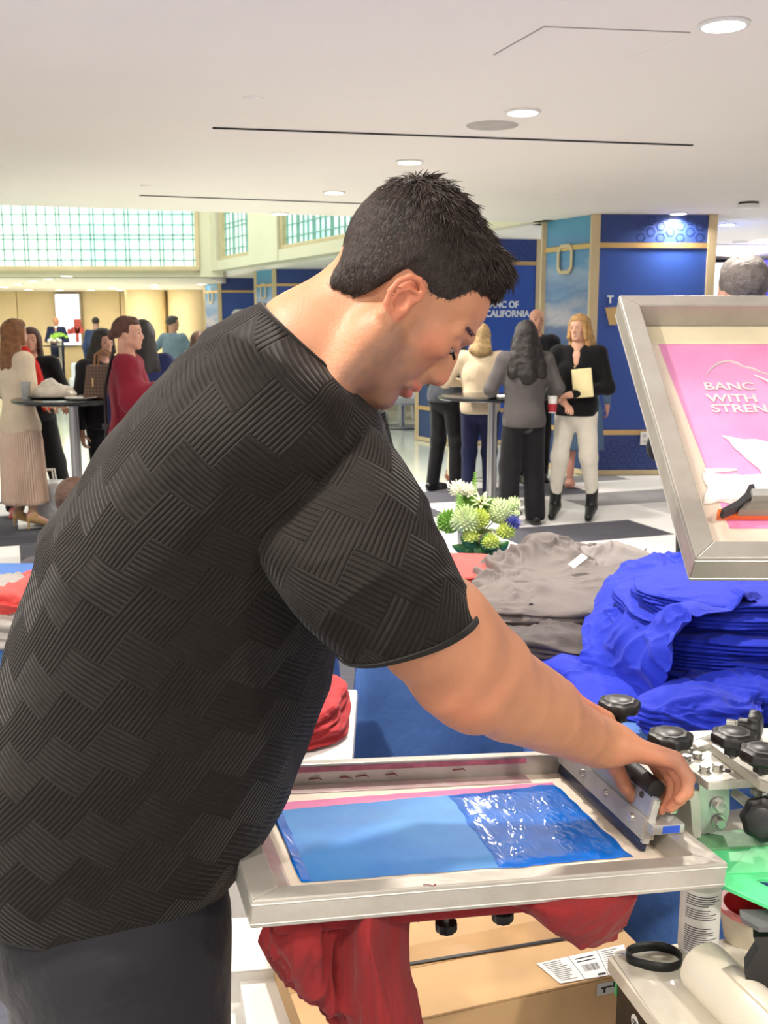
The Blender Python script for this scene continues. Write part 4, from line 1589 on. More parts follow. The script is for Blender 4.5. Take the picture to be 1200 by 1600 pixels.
# shopping bag by the black flared trousers
p = at(62, 7.75)
t = thing('shopping_bag', 'translucent grey white shopping bag standing on the floor behind the pleated skirt', 'bag', p)
V, Q = sdf_mesh([bxp(p + V3(0, 0, 0.17), (0.12, 0.08, 0.17), 0.02, rd=0.02)], 0.009, post=lambda P, D: D + 0.03 * (folds(P * 7, 4) - 0.4), clip=[(2, 1, 0.004)])
np_mesh('bag_body', V, Q, mat('bag_translucent', (206, 212, 216), 0.35, var=0.1, scale=9, coat=0.3), t)
for s in (-0.03, 0.03):
    MB().tube([p + V3(-0.05, s, 0.33), p + V3(-0.04, s, 0.43), p + V3(0.04, s, 0.43), p + V3(0.05, s, 0.33)], 0.006, 6).build('handle', m_white, t)

# white lounge furniture in the far lobby, seen below the chin
m_uph = mat('white_upholstery', (236, 236, 240), 0.7, var=0.02)


def armchair(label, c, rz, s=1.0):
    c = Vector(c)
    Rz = rotm(0, 0, rz)
    t = thing('lounge_chair', label, 'chair', c)
    MB().box(c + Rz @ V3(0, 0, 0.36), (0.66, 0.62, 0.16), Rz, 0.05).build('seat', m_uph, t)
    MB().box(c + Rz @ V3(0, 0.3, 0.6), (0.66, 0.12, 0.5), Rz, 0.05).build('backrest', m_uph, t)
    for x in (-0.34, 0.34):
        MB().box(c + Rz @ V3(x, 0, 0.48), (0.09, 0.6, 0.2), Rz, 0.04).build('armrest', m_uph, t)
    for x in (-0.28, 0.28):
        for y in (-0.25, 0.25):
            MB().tube([c + Rz @ V3(x, y, 0.28), c + Rz @ V3(x * 1.08, y * 1.08, 0)], 0.014, 8).build('leg', m_steel, t)


armchair('white lounge chair in the far lobby below the chin', at(610, 17.0), 0.3)
armchair('white lounge chair beside the dark shoe, left of the blue column base', at(636, 19.2), -0.4)
armchair('white lounge chair far behind the handbag', at(142, 19.0), 0.5)
t = thing('low_table', 'low grey round table in the far lobby beside the white lounge chairs', 'table', at(628, 15.6))
q = at(628, 15.6)
MB().lathe([(0, 0.37), (0.55, 0.37), (0.55, 0.4), (0, 0.4)], q, n=40).build('table_top', mat('grey_top', (150, 152, 156), 0.3), t)
MB().lathe([(0.05, 0), (0.05, 0.37)], q, n=16).build('pole', m_steel, t)
MB().lathe([(0, 0), (0.3, 0), (0.3, 0.02), (0, 0.02)], q, n=32).build('base', m_steel, t)
person('distant seated guest in navy on the white lounge chair below the chin', at(646, 19.0) + V3(0, 0, -0.38), F_(-0.9, -0.3), 1.62,
       (206, 160, 136), ('short', (60, 44, 36)), ('blazer', (34, 40, 70), 0.87), ('trousers', (28, 32, 60)), res=0.016, tiny=True,
       legs={'R': (V3(0.09, 0, 0.86), V3(0.12, 0.42, 0.86), V3(0.12, 0.5, 0.46)), 'L': (V3(-0.09, 0, 0.86), V3(-0.05, 0.42, 0.92), V3(0.12, 0.6, 0.62))})
# ================================================================ THE PRINTER (main figure)
man = thing('person', 'large man in a ribbed black T-shirt and black trousers bending over the blue print screen', 'person', (-0.33, 1.2, 0))
m_skin = skin('skin_main', (182, 128, 97), True)
fw0 = (RT * 0.669 - UP * 0.743).normalized()
up0 = (RT * 0.743 + UP * 0.669).normalized()
yw = R_(13)
fwd = (fw0 * math.cos(yw) + FW * math.sin(yw)).normalized()
lft = up0.cross(fwd).normalized()
HM = basis(pc(622, 480, 1.205), fwd, lft, up0)
HS = 1.0
Bm = xform(head_prims(True), HM, HS)


def q(x, y, d):
    return np.array(pc(x, y, d))


# neck and hidden trunk
Bm += [rc(q(565, 530, 1.215), q(485, 560, 1.225), 0.060, 0.066, 0.03), rc(q(485, 560, 1.225), q(450, 640, 1.235), 0.066, 0.075, 0.04),
       rc(q(542, 470, 1.215), q(480, 525, 1.22), 0.043, 0.050, 0.03),
       rc(q(400, 720, 1.25), q(190, 1200, 1.3), 0.10, 0.12, 0.05), rc(q(190, 1200, 1.3), q(180, 1420, 1.34), 0.13, 0.12, 0.04),
       rc(q(470, 730, 1.17), q(480, 720, 1.36), 0.06, 0.06, 0.04)]
# sternomastoid and larynx hints
Bm += [rc(q(590, 520, 1.15), q(520, 610, 1.16), 0.018, 0.016, 0.03)]
# right (near) arm
Bm += chain([q(480, 745, 1.14), q(590, 890, 1.09), q(672, 988, 1.09), q(738, 1056, 1.13), q(795, 1092, 1.19), q(855, 1120, 1.26), q(905, 1146, 1.325), q(932, 1160, 1.36)],
            [0.058, 0.060, 0.0575, 0.0535, 0.0495, 0.0435, 0.0365, 0.0325], 0.004)
Bm += [rc(q(770, 1040, 1.17), q(850, 1085, 1.25), 0.030, 0.026, 0.03), rc(q(700, 1075, 1.10), q(735, 1110, 1.13), 0.028, 0.02, 0.03), rc(q(640, 960, 1.05), q(720, 1010, 1.08), 0.03, 0.03, 0.04), rc(q(708, 955, 1.11), q(775, 1030, 1.15), 0.032, 0.030, 0.03)]
hd = Vector(q(1000, 1180, 1.375) - q(932, 1160, 1.36))
hn = (-UP * 0.85 - RT * 0.15 - FW * 0.2)
Bm += hand_prims(q(944, 1158, 1.362), hd, hn, 1.05, 0.82, 1, 0.10)
# left (far) arm
Bm += chain([q(540, 720, 1.42), q(600, 900, 1.47), q(690, 1000, 1.50), q(800, 1056, 1.5), q(860, 1088, 1.5)], [0.06, 0.052, 0.045, 0.036, 0.027], 0.004)
Bm += hand_prims(q(858, 1082, 1.5), Vector(q(905, 1100, 1.51) - q(858, 1078, 1.5)), -UP * 0.9 + RT * 0.1, 1.0, 0.8, -1, 0.08)
# legs inside the trousers
legN = [pc(215, 1440, 1.26), Vector((pc(235, 1560, 1.28).x, 1.08, 0.46)), Vector((-0.30, 1.08, 0.09))]
legF = [pc(150, 1430, 1.42), Vector((-0.40, 1.32, 0.46)), Vector((-0.44, 1.30, 0.09))]
for lg in (legN, legF):
    Bm += chain([np.array(v) for v in lg], [0.085, 0.055, 0.04], 0.03)
    Bm.append(rc(np.array(lg[2]) - [0, 0, 0.03], np.array(lg[2]) + [0.14, 0, -0.05], 0.035, 0.025, 0.02))
lo = np.min([pbox(p)[0] for p in Bm], 0) - 0.02
hi = np.max([pbox(p)[1] for p in Bm], 0) + 0.02
hc = HM.translation
ax = [graded(lo[0], hi[0], 0.009, [(hc.x - 0.16, hc.x + 0.17, 0.0021), (0.0, hi[0], 0.0026)]),
      graded(lo[1], hi[1], 0.009, [(hc.y - 0.13, hc.y + 0.13, 0.0022), (0.95, 1.62, 0.0034)]),
      graded(lo[2], hi[2], 0.011, [(hc.z - 0.16, hc.z + 0.17, 0.0021), (0.86, 1.34, 0.003)])]
V, Qd = sdf_mesh(Bm, 0.004, axes=ax, smooth=1)
o = np_mesh('body', V, Qd, m_skin, man)
# intrinsic skin tone differences: beard shadow, lips, redder ears / nose / elbow / knuckles
Mi = HM.inverted()
L = V @ np.array(Mi.to_3x3()).T + np.array(Mi.translation)
x, y, z = L[:, 0] * 1000, L[:, 1] * 1000, L[:, 2] * 1000
ss = lambda a, b, v: np.clip((v - a) / (b - a), 0, 1) ** 2 * (3 - 2 * np.clip((v - a) / (b - a), 0, 1))
jaw = ss(-8, 12, x) * ss(-8, -34, z) * ss(-125, -100, z) * (np.abs(y) < 90)
up_lip = 0.7 * ss(60, 72, x) * ss(-28, -36, z) * (z > -110)
burn = np.exp(-((x - 30) ** 2 / 12 ** 2 + (z + 5) ** 2 / 26 ** 2)) * (np.abs(y) > 45) * (np.abs(y) < 75)
beard = np.clip(np.maximum(np.maximum(jaw * (1 - 0.45 * ss(40, 62, x) * ss(-60, -30, z)), up_lip), 0.7 * burn), 0, 1)
lip = np.exp(-(((z + 46) / 5.0) ** 2)) * (x > 74) * (np.abs(y) < 24) + np.exp(-(((z + 58.5) / 6.0) ** 2)) * (x > 74) * (np.abs(y) < 22)
lip = np.clip(lip, 0, 1)
nz = perlin(V * 90) * 0.35 + 0.8
red = np.exp(-(((x - 100) / 14) ** 2 + (y / 12) ** 2 + ((z + 20) / 14) ** 2)) * 0.6 + 0.45 * ss(69, 76, np.abs(y)) * (z > -24) * (z < 36) * (x > -36) * (x < 6) + 0.35 * np.exp(-(((x - 55) / 22) ** 2 + ((z + 5) / 22) ** 2)) * (np.abs(y) > 30) * (np.abs(y) < 80)
for c, r, a in ((q(715, 1100, 1.10), 0.05, 0.3), (q(1005, 1200, 1.37), 0.05, 0.3), (q(1005, 1250, 1.37), 0.04, 0.5), (q(905, 1100, 1.5), 0.04, 0.5)):
    red += a * np.exp(-np.sum((V - c) ** 2, 1) / r ** 2)
tone = np.stack([beard * nz * 0.66 * (1 - lip), lip * 0.75, np.clip(red, 0, 1), np.ones(len(V))], -1).astype(np.float32)
at_ = o.data.attributes.new('tone', 'FLOAT_COLOR', 'POINT')
at_.data.foreach_set('color', tone.ravel())

# eyes, lashes, brows
for s in (-1, 1):
    MB().sphere(HM @ V3(0.0675, s * 0.031, 0.0145), 0.0122, 20, 14, (1, 1, 1)).build('eye', mat('eye_white_dim', (190, 180, 172), 0.15, var=0), man)
    MB().sphere(HM @ V3(0.0755, s * 0.0315, 0.0105), 0.0052, 14, 10, (0.8, 1, 1)).build('iris', mat('iris_brown', (50, 38, 30), 0.1, var=0), man)
    mb = MB()
    for i in range(22):
        f = i / 21
        p0 = HM @ V3(0.0825 - 0.011 * f * f - 0.001, s * (0.0205 + 0.024 * f), 0.0098 + 0.002 * f)
        p1 = p0 + (fwd * 0.007 - up0 * (0.003) + lft * s * 0.003 * f)
        mb.tube([p0, (p0 + p1) / 2 + up0 * -0.0008, p1], [0.0003, 0.00025, 0.0001], 4)
    mb.build('eyelashes', mat('lash_black', (22, 18, 18), 0.6), man)
    mb = MB()
    rnd = random.Random(5 + s)
    for i in range(120):
        f = rnd.random()
        a = V3(0.0865 - 0.021 * f ** 1.6, s * (0.011 + 0.042 * f), 0.034 + 0.005 * math.sin(f * 2.4) + (rnd.random() - 0.5) * 0.008 * (1 - f * 0.5))
        p0 = HM @ a
        dr = (lft * s * 0.8 + up0 * (0.5 - 0.7 * f) - fwd * 0.35).normalized()
        mb.tube([p0, p0 + dr * 0.005 + fwd * 0.001, p0 + dr * 0.009], [0.00038, 0.0003, 0.0001], 3)
    mb.build('eyebrow', mat('lash_black', (22, 18, 18), 0.6), man)

# ---- hair
m_hair = mat('hair_main', (40, 30, 25), 0.7, var=0.25, scale=40, bump=0.5, bscale=240)
Hp = [el((-0.018, 0, 0.048), (0.0930, 0.0785, 0.0860), 0.01), el((-0.05, 0, 0.064), (0.062, 0.070, 0.070), 0.02), el((0.014, 0, 0.088), (0.056, 0.064, 0.040), 0.02),
      rc((0.038, -0.03, 0.100), (0.038, 0.03, 0.100), 0.0225, None, 0.02), rc((0.054, -0.022, 0.092), (0.054, 0.03, 0.095), 0.0135, None, 0.012), rc((-0.045, -0.03, -0.01), (-0.060, -0.02, -0.035), 0.032, 0.022, 0.03), rc((-0.045, 0.03, -0.01), (-0.060, 0.02, -0.035), 0.032, 0.022, 0.03)]
Hp = xform(Hp, HM, 1.0)
hx = np.array([-110, -79, -44, -38, -32, -4, 0, 4, 28, 33, 36, 44, 51, 60, 72, 100]) / 1000.
hz_ = np.array([-50, -50, -36, -20, 12, 21, 18, 14, 10, 20, 42, 50, 66, 88, 90, 90]) / 1000.
Mi3 = np.array(Mi.to_3x3())
MiT = np.array(Mi.translation)


def hairline(P, D):
    Lc = P @ Mi3.T + MiT
    jag = 0.003 * perlin(Lc * np.array([160, 160, 40]))
    zl = np.interp(Lc[:, 0], hx, hz_) + jag
    dz = Lc[:, 2] - zl
    # hair grows thinner towards its edge on the sides and nape
    thin = 0.0065 * np.clip(1 - dz / 0.035, 0, 1)
    qn = Lc * np.array([70, 110, 70])
    wav = np.clip((Lc[:, 2] - 0.06) / 0.06, 0.15, 1)
    D = D + thin + (0.0042 * perlin(qn) + 0.003 * perlin(qn * 2.3 + 4)) * wav
    return np.maximum(D, -dz * 0.7)


V2, Q2 = sdf_mesh(Hp, 0.0024, post=hairline, smooth=0)
ho = np_mesh('hair', V2, Q2, m_hair, man)
# strands lying on it (same object kind, a mesh part of the hair)
ho.data.calc_loop_triangles()
rng = np.random.RandomState(11)
nr = np.zeros(len(V2) * 3)
ho.data.vertex_normals.foreach_get('vector', nr)
nr = nr.reshape(-1, 3)
L2 = V2 @ Mi3.T + MiT
N2 = nr @ Mi3.T
c_out = (L2 - np.array([-0.016, 0, 0.04]))
ok = (np.einsum('ij,ij->i', c_out, N2) > 0)
idx_ = np.nonzero(ok)[0]
sel = rng.choice(idx_, min(12000, len(idx_)), replace=False)
vs, fs = [], []
ew = np.array([-0.075, 0.0, 0.10])      # crown whorl
for ii in sel:
    p = L2[ii]
    n = N2[ii]
    topf = np.clip((p[2] - 0.055) / 0.06, 0, 1)
    away = p - ew
    away /= np.linalg.norm(away) + 1e-6
    dirn = away * 0.9 + np.array([0.5 * topf, 0, -0.5 * (1 - topf)]) + rng.normal(size=3) * (0.2 + 0.12 * topf) + 0.5 * topf * np.array([math.sin(p[1] * 160 + p[0] * 70), math.cos(p[0] * 130), 0])
    if p[0] > 0.02 and topf > 0.3:
        dirn += np.array([0.2, 0.0, -0.15])
    dirn -= n * (dirn @ n)
    dirn /= np.linalg.norm(dirn) + 1e-6
    Ls = 0.005 + 0.013 * topf * (0.6 + 0.8 * rng.rand()) + 0.003 * rng.rand()
    lift = 0.05 + 0.13 * topf * rng.rand() ** 2 + 0.04 * rng.rand()
    side = np.cross(dirn, n)
    r0 = 0.00042 + 0.0007 * topf
    b0 = len(vs)
    pts = [p - n * 0.001, p + dirn * Ls * 0.5 + n * Ls * lift * 0.7, p + dirn * Ls + n * Ls * lift * 0.75]
    for j, (pt, rr) in enumerate(zip(pts, (r0, r0 * 0.9, r0 * 0.15))):
        vs += [pt + side * rr, pt - side * rr, pt + n * rr]
    for j in (0, 3):
        for a, b in ((0, 1), (1, 2), (2, 0)):
            fs.append((b0 + j + a, b0 + j + b, b0 + j + 3 + b, b0 + j + 3 + a))
vs = np.array(vs) @ np.array(HM.to_3x3()).T + np.array(HM.translation)
so = np_mesh('hair_strands', vs, np.array(fs), mat('hair_strand', (44, 32, 26), 0.6, var=0.3, scale=60), man)


# ---- shirt
def rib_cloth():
    m = bpy.data.materials.new('ribbed_black_knit')
    m.use_nodes = True
    k = NT(m)
    k.b.inputs['Base Color'].default_value = srgb(19, 14, 11)
    k.b.inputs['Roughness'].default_value = 0.75
    k.b.inputs['Sheen Weight'].default_value = 0.07
    k.b.inputs['Sheen Roughness'].default_value = 0.4
    k.b.inputs['Specular IOR Level'].default_value = 0.2
    uv = k.new('ShaderNodeUVMap', uv_map='UVMap')
    nzw = k.new('ShaderNodeTexNoise', Scale=5.0, Detail=1.0)
    k.link(uv, 'UV', nzw, 'Vector')
    wv = k.new('ShaderNodeVectorMath', operation='MULTIPLY_ADD')
    wv.inputs[1].default_value = (0.03, 0.03, 0)
    k.link(nzw, 'Color', wv, 0)
    k.link(uv, 'UV', wv, 2)
    mp = k.new('ShaderNodeMapping')
    mp.inputs['Rotation'].default_value = (0, 0, R_(9))
    k.link(wv, 'Vector', mp, 'Vector')
    sq_ = k.new('ShaderNodeSeparateXYZ')
    k.link(mp, 'Vector', sq_, 'Vector')

    def mth(op, a, b=None):
        n = k.new('ShaderNodeMath', operation=op)
        for i_, v in enumerate((a, b)):
            if v is None:
                continue
            if isinstance(v, (int, float)):
                n.inputs[i_].default_value = v
            else:
                k.t.links.new(v, n.inputs[i_])
        return n.outputs[0]
    row = mth('FLOOR', mth('DIVIDE', sq_.outputs['Y'], 0.047))
    colm = mth('FLOOR', mth('ADD', mth('DIVIDE', sq_.outputs['X'], 0.068), mth('MULTIPLY', row, 0.37)))
    gt_o = mth('FLOORED_MODULO', mth('ADD', row, colm), 2.0)
    sp = k.new('ShaderNodeSeparateXYZ')
    k.link(mp, 'Vector', sp, 'Vector')
    waves = []
    for ax_ in ('X', 'Y'):
        a = k.new('ShaderNodeMath', operation='MULTIPLY')
        a.inputs[1].default_value = 2 * PI / 0.0072
        k.link(sp, ax_, a, 0)
        b = k.new('ShaderNodeMath', operation='SINE')
        k.link(a, 'Value', b, 0)
        c = k.new('ShaderNodeMath', operation='ABSOLUTE')
        a.inputs[1].default_value = PI / 0.0056
        k.link(b, 'Value', c, 0)
        waves.append(c)
    mx = k.new('ShaderNodeMix', data_type='FLOAT')
    k.t.links.new(gt_o, mx.inputs[0])
    k.t.links.new(waves[0].outputs[0], mx.inputs[2])
    k.t.links.new(waves[1].outputs[0], mx.inputs[3])
    pw = k.new('ShaderNodeMath', operation='POWER')
    pw.inputs[1].default_value = 0.6
    k.t.links.new(mx.outputs[0], pw.inputs[0])
    bp = k.new('ShaderNodeBump', Strength=1.0, Distance=0.0019)
    k.link(pw, 'Value', bp, 'Height')
    n2 = k.new('ShaderNodeTexNoise', Scale=14.0, Detail=4.0)
    k.link(uv, 'UV', n2, 'Vector')
    b2 = k.new('ShaderNodeBump', Strength=0.35, Distance=0.02)
    k.link(n2, 'Fac', b2, 'Height')
    k.link(bp, 'Normal', b2, 'Normal')
    k.link(b2, 'Normal', k.b, 'Normal')
    return m


m_rib = rib_cloth()


def crom(P, t):
    """catmull-rom through rows of P at parameter t in 0..len-1"""
    P = np.asarray(P, float)
    n = len(P)
    i = np.clip(np.floor(t).astype(int), 0, n - 2)
    f = (t - i)[:, None]
    p0, p1, p2, p3 = P[np.maximum(i - 1, 0)], P[i], P[i + 1], P[np.minimum(i + 2, n - 1)]
    return 0.5 * (2 * p1 + (p2 - p0) * f + (2 * p0 - 5 * p1 + 4 * p2 - p3) * f ** 2 + (3 * p1 - p0 - 3 * p2 + p3) * f ** 3)


def loft(name, st_, m, parent, nr_=160, nc=220, ex=2.2, foldamp=0.012, fseed=0.0, fscale=5.0, solid=0.003, depthdir=None, fdir=None, uvrot=0.0):
    """st_: rows (xa, ya, xb, yb, depth, half thickness[, depth shift at b]) given in image columns/rows and metres of distance"""
    A, B, T = [], [], []
    for r in st_:
        d2 = r[4] + (r[6] if len(r) > 6 else 0)
        A.append(pc(r[0], r[1], r[4]))
        B.append(pc(r[2], r[3], d2))
        T.append([r[5]])
    tt = np.linspace(0, len(st_) - 1, nr_)
    A = crom(A, tt)
    B = crom(B, tt)
    T = crom(T, tt)
    C = (A + B) / 2
    a = (B - A) / 2
    ax_ = np.gradient(C, axis=0)
    ax_ /= np.linalg.norm(ax_, axis=1)[:, None]
    dep = np.array(depthdir if depthdir is not None else (0, 1, 0), float)
    an = a / np.linalg.norm(a, axis=1)[:, None]
    b = dep[None] - an * (an @ dep)[:, None]
    b /= np.linalg.norm(b, axis=1)[:, None]
    ph = np.linspace(0, 2 * PI, nc, endpoint=False)
    c_, s_ = np.cos(ph), np.sin(ph)
    ce = np.sign(c_) * np.abs(c_) ** (2 / ex)
    se = np.sign(s_) * np.abs(s_) ** (2 / ex)
    P = C[:, None] + a[:, None] * ce[None, :, None] + b[:, None] * T[:, None] * se[None, :, None]
    nrm = an[:, None] * c_[None, :, None] + b[:, None] * s_[None, :, None]
    Pf = P.reshape(-1, 3)
    F0 = folds((Pf * np.array([1, 1, 1]) if fdir is None else Pf @ np.array(fdir).T) * fscale, fseed, 0.6).reshape(nr_, nc)
    P = P + nrm * (F0[..., None] - 0.35) * foldamp
    # uv in metres
    per = np.cumsum(np.linalg.norm(np.diff(P, axis=1, append=P[:, :1]), axis=2), axis=1)
    vv = np.cumsum(np.linalg.norm(np.gradient(C, axis=0), axis=1))
    V = P.reshape(-1, 3)
    i, j = np.meshgrid(np.arange(nr_ - 1), np.arange(nc), indexing='ij')
    j2 = (j + 1) % nc
    Fq = np.stack([i * nc + j, i * nc + j2, (i + 1) * nc + j2, (i + 1) * nc + j], -1).reshape(-1, 4)
    o = np_mesh(name, V, Fq, m, parent)
    Lm = np.concatenate([np.zeros((nr_, 1)), per], axis=1)
    u0 = Lm[:, :-1] - Lm[:, [nc // 4 * 3]]
    u1 = Lm[:, 1:] - Lm[:, [nc // 4 * 3]]
    U = np.stack([u0[:-1].ravel(), u1[:-1].ravel(), u1[1:].ravel(), u0[1:].ravel()], -1)
    Vv = np.stack([np.repeat(vv[:-1], nc), np.repeat(vv[:-1], nc), np.repeat(vv[1:], nc), np.repeat(vv[1:], nc)], -1)
    cr, sr = math.cos(uvrot), math.sin(uvrot)
    uvs = np.stack([U * cr - Vv * sr, U * sr + Vv * cr], -1).reshape(-1, 2).astype(np.float32)
    ul = o.data.uv_layers.new(name='UVMap')
    ul.data.foreach_set('uv', uvs.ravel())
    if solid:
        md = o.modifiers.new('solid', 'SOLIDIFY')
        md.thickness = solid
        md.offset = 1
    return o, P


torso_st = [
    (-38, 1332, 352, 1378, 1.335, 0.185),
    (-40, 1268, 388, 1338, 1.325, 0.195),
    (-32, 1190, 440, 1262, 1.315, 0.200),
    (-8, 1115, 478, 1165, 1.305, 0.205),
    (18, 1045, 505, 1085, 1.295, 0.205),
    (42, 968, 522, 1010, 1.285, 0.205),
    (74, 885, 548, 940, 1.275, 0.208),
    (112, 800, 575, 862, 1.265, 0.212),
    (163, 712, 600, 785, 1.255, 0.218),
    (228, 622, 606, 716, 1.245, 0.215),
    (300, 551, 596, 662, 1.235, 0.180),
    (360, 503, 575, 632, 1.225, 0.150),
    (400, 482, 556, 612, 1.222, 0.102),
    (411, 479, 549, 605, 1.222, 0.090)]
sb, Pt_ = loft('shirt_body', torso_st, m_rib, man, 220, 260, 2.25, 0.022, 1.3, 3.4, uvrot=0.25)
sleeve_st = [
    (396, 738, 545, 632, 1.185, 0.050),
    (384, 792, 606, 682, 1.150, 0.082),
    (400, 858, 652, 752, 1.112, 0.096),
    (440, 925, 682, 822, 1.09, 0.100),
    (485, 980, 716, 893, 1.09, 0.098),
    (520, 1012, 740, 938, 1.09, 0.095),
    (527, 1018, 748, 953, 1.09, 0.094)]
so_, Ps_ = loft('sleeve', sleeve_st, m_rib, man, 120, 160, 2.2, 0.012, 4.1, 5.0, uvrot=0.5)
cz_ = Ps_[-1].mean(0)
band = [[Vector(cz_ + (p - cz_) * (1.022 if 0 < bi < 3 else 1.012)) for p in Ps_[r_]] for bi, r_ in enumerate((-1, -2, -14, -15))]
for bi, r_ in enumerate((-1, -2, -14, -15)):
    cr_ = Ps_[r_].mean(0)
    band[bi] = [Vector(cr_ + (p - cr_) * (1.026 if 0 < bi < 3 else 1.016)) for p in Ps_[r_]]
MB().grid(band, True).build('sleeve_hem', cloth('plain_black_knit', (22, 20, 19)), so_, solid=0.002)
sleeve_far = [
    (470, 730, 600, 640, 1.36, 0.05),
    (470, 800, 620, 720, 1.40, 0.08),
    (500, 870, 640, 800, 1.43, 0.085),
    (540, 940, 650, 880, 1.45, 0.08)]
loft('sleeve', sleeve_far, m_rib, man, 50, 80, 2.2, 0.008, 5.1, 5.0)
# collar band and seams
ring = Pt_[-1]
pts = [Vector(p) for p in ring[::4]] + [Vector(ring[0])]
MB().tube(pts, 0.0055, 8, cap=False, sx=1.0).build('collar_band', m_rib, man)
col_uv = None
seam = [Vector(Pt_[i, int(260 * (0.735 - 0.028 * math.sin(i / 220 * PI)))]) + V3(0, -0.001, 0) for i in range(4, 150, 3)]
MB().tube(seam, 0.0016, 6).build('side_seam', mat('seam_black', (14, 12, 12), 0.8), man)
hem = [Vector(p) for p in Pt_[0][::4]] + [Vector(Pt_[0][0])]
MB().tube(hem, 0.004, 8, cap=False).build('hem', mat('seam_black', (14, 12, 12), 0.8), man)

# ---- trousers and shoes
m_pant = cloth('black_trousers', (24, 24, 30), 0.7, 0.1)
hp = pc(168, 1410, 1.335)
Pp = [el(hp, (0.148, 0.175, 0.15), 0.04)]
Pp += chain([np.array(v) for v in [legN[0] + V3(-0.01, 0, -0.02), legN[1], legN[2] + V3(0, 0, -0.02)]], [0.125, 0.105, 0.085], 0.03)
Pp += chain([np.array(v) for v in [legF[0] + V3(-0.01, 0, -0.02), legF[1], legF[2] + V3(0, 0, -0.02)]], [0.12, 0.10, 0.08], 0.03)
blob('trousers', Pp, m_pant, man, 0.008, post=lambda P, D: D - 0.012 * (folds(P * np.array([6, 6, 3]), 3.3) - 0.3), clip=[(2, 1, 0.05)], smooth=2)
m_shoe = mat('black_shoe', (16, 16, 17), 0.3)
for lg in (legN, legF):
    f = lg[2]
    blob('shoe', [rc(f + V3(-0.04, 0, -0.04), f + V3(0.02, 0, -0.035), 0.04, 0.045, 0.02), rc(f + V3(0, 0, -0.04), f + V3(0.17, -0.01, -0.055), 0.045, 0.032, 0.03), bxp(f + V3(0.06, 0, -0.077), (0.125, 0.045, 0.013), 0.01)], m_shoe, man, 0.006, clip=[(2, 1, 0.0005)])
# ================================================================ PRINT STAND IN THE FOREGROUND
m_alu = mat('worn_aluminium', (205, 202, 194), 0.36, metal=0.4, var=0.1, scale=9, bump=0.12, bscale=34, col2=(166, 160, 150))
m_alu2 = mat('clean_aluminium', (196, 196, 192), 0.3, metal=0.6, var=0.05, scale=10)
m_zinc = mat('zinc_bolt', (190, 190, 184), 0.25, metal=0.85, var=0.08, scale=60)
m_mesh = mat('cream_screen_mesh', (236, 222, 204), 0.45, var=0.02, scale=6)
m_tape = mat('stained_clear_tape', (226, 214, 208), 0.25, var=0.1, scale=12, col2=(196, 150, 158))


def quad_prism(mb, M, pts, z0, z1):
    mb.prism([M @ V3(x, y, z0) for x, y in pts], (M.to_3x3() @ V3(0, 0, z1 - z0)))


def mitred(mb, M, Wd, Dp, bw, th, part=None):
    o = [(0, 0), (Wd, 0), (Wd, Dp), (0, Dp)]
    i = [(bw, bw), (Wd - bw, bw), (Wd - bw, Dp - bw), (bw, Dp - bw)]
    for k in range(4):
        l = (k + 1) % 4
        quad_prism(mb, M, [o[k], o[l], i[l], i[k]], -th, 0)


def ortho(o, ex, ey):
    ex = Vector(ex).normalized()
    ey = Vector(ey)
    ey = (ey - ex * ey.dot(ex)).normalized()
    return basis(o, ex, ey, ex.cross(ey))


def frame_thing(label, M, Wd, Dp, bw, th, bf=None, bk=None):
    bf = bf or bw
    bk = bk or bw
    t = thing('silkscreen', label, 'print screen', M.translation)
    names = ('front_bar', 'right_bar', 'back_bar', 'left_bar')
    o = [(0, 0), (Wd, 0), (Wd, Dp), (0, Dp)]
    i = [(bw, bf), (Wd - bw, bf), (Wd - bw, Dp - bk), (bw, Dp - bk)]
    for k in range(4):
        l = (k + 1) % 4
        mb = MB()
        e = 0.0004
        quad_prism(mb, M, [o[k], o[l], i[l], i[k]], -th, 0)
        ob = mb.build('frame_bar', m_alu, t, smooth=False)
        md = ob.modifiers.new('b', 'BEVEL')
        md.width = 0.0018
        md.segments = 2
        # extrusion lips along the outer face
        a, b = Vector((*o[k], 0)), Vector((*o[l], 0))
        d = (b - a).normalized()
        nrm = Vector((d.y, -d.x, 0))
        g = MB()
        for zz in (-0.006, -th + 0.005):
            g.tube([M @ (a + nrm * 0.0001 + V3(0, 0, zz)), M @ (b + nrm * 0.0001 + V3(0, 0, zz))], 0.0011, 6)
        g.build('edge_ridge', m_alu2, ob)
    mb = MB()
    quad_prism(mb, M, [(bw - 0.004, bf - 0.004), (Wd - bw + 0.004, bf - 0.004), (Wd - bw + 0.004, Dp - bk + 0.004), (bw - 0.004, Dp - bk + 0.004)], -th + 0.001, -th + 0.0018)
    mb.build('mesh', m_mesh, t)
    return t


S1 = ortho((-0.1443, 1.0274, 0.8824), (0.5817, 0.1758, -0.0532), (-0.1238, 0.3633, -0.0046))
W1, D1, BW, TH = 0.61, 0.386, 0.034, 0.034


def uvof(M, x, y, w=0.0):
    n = M.to_3x3() @ V3(0, 0, 1)
    p = pP(x, y, M.translation + n * w, n)
    l = M.inverted() @ p
    return (l.x, l.y)


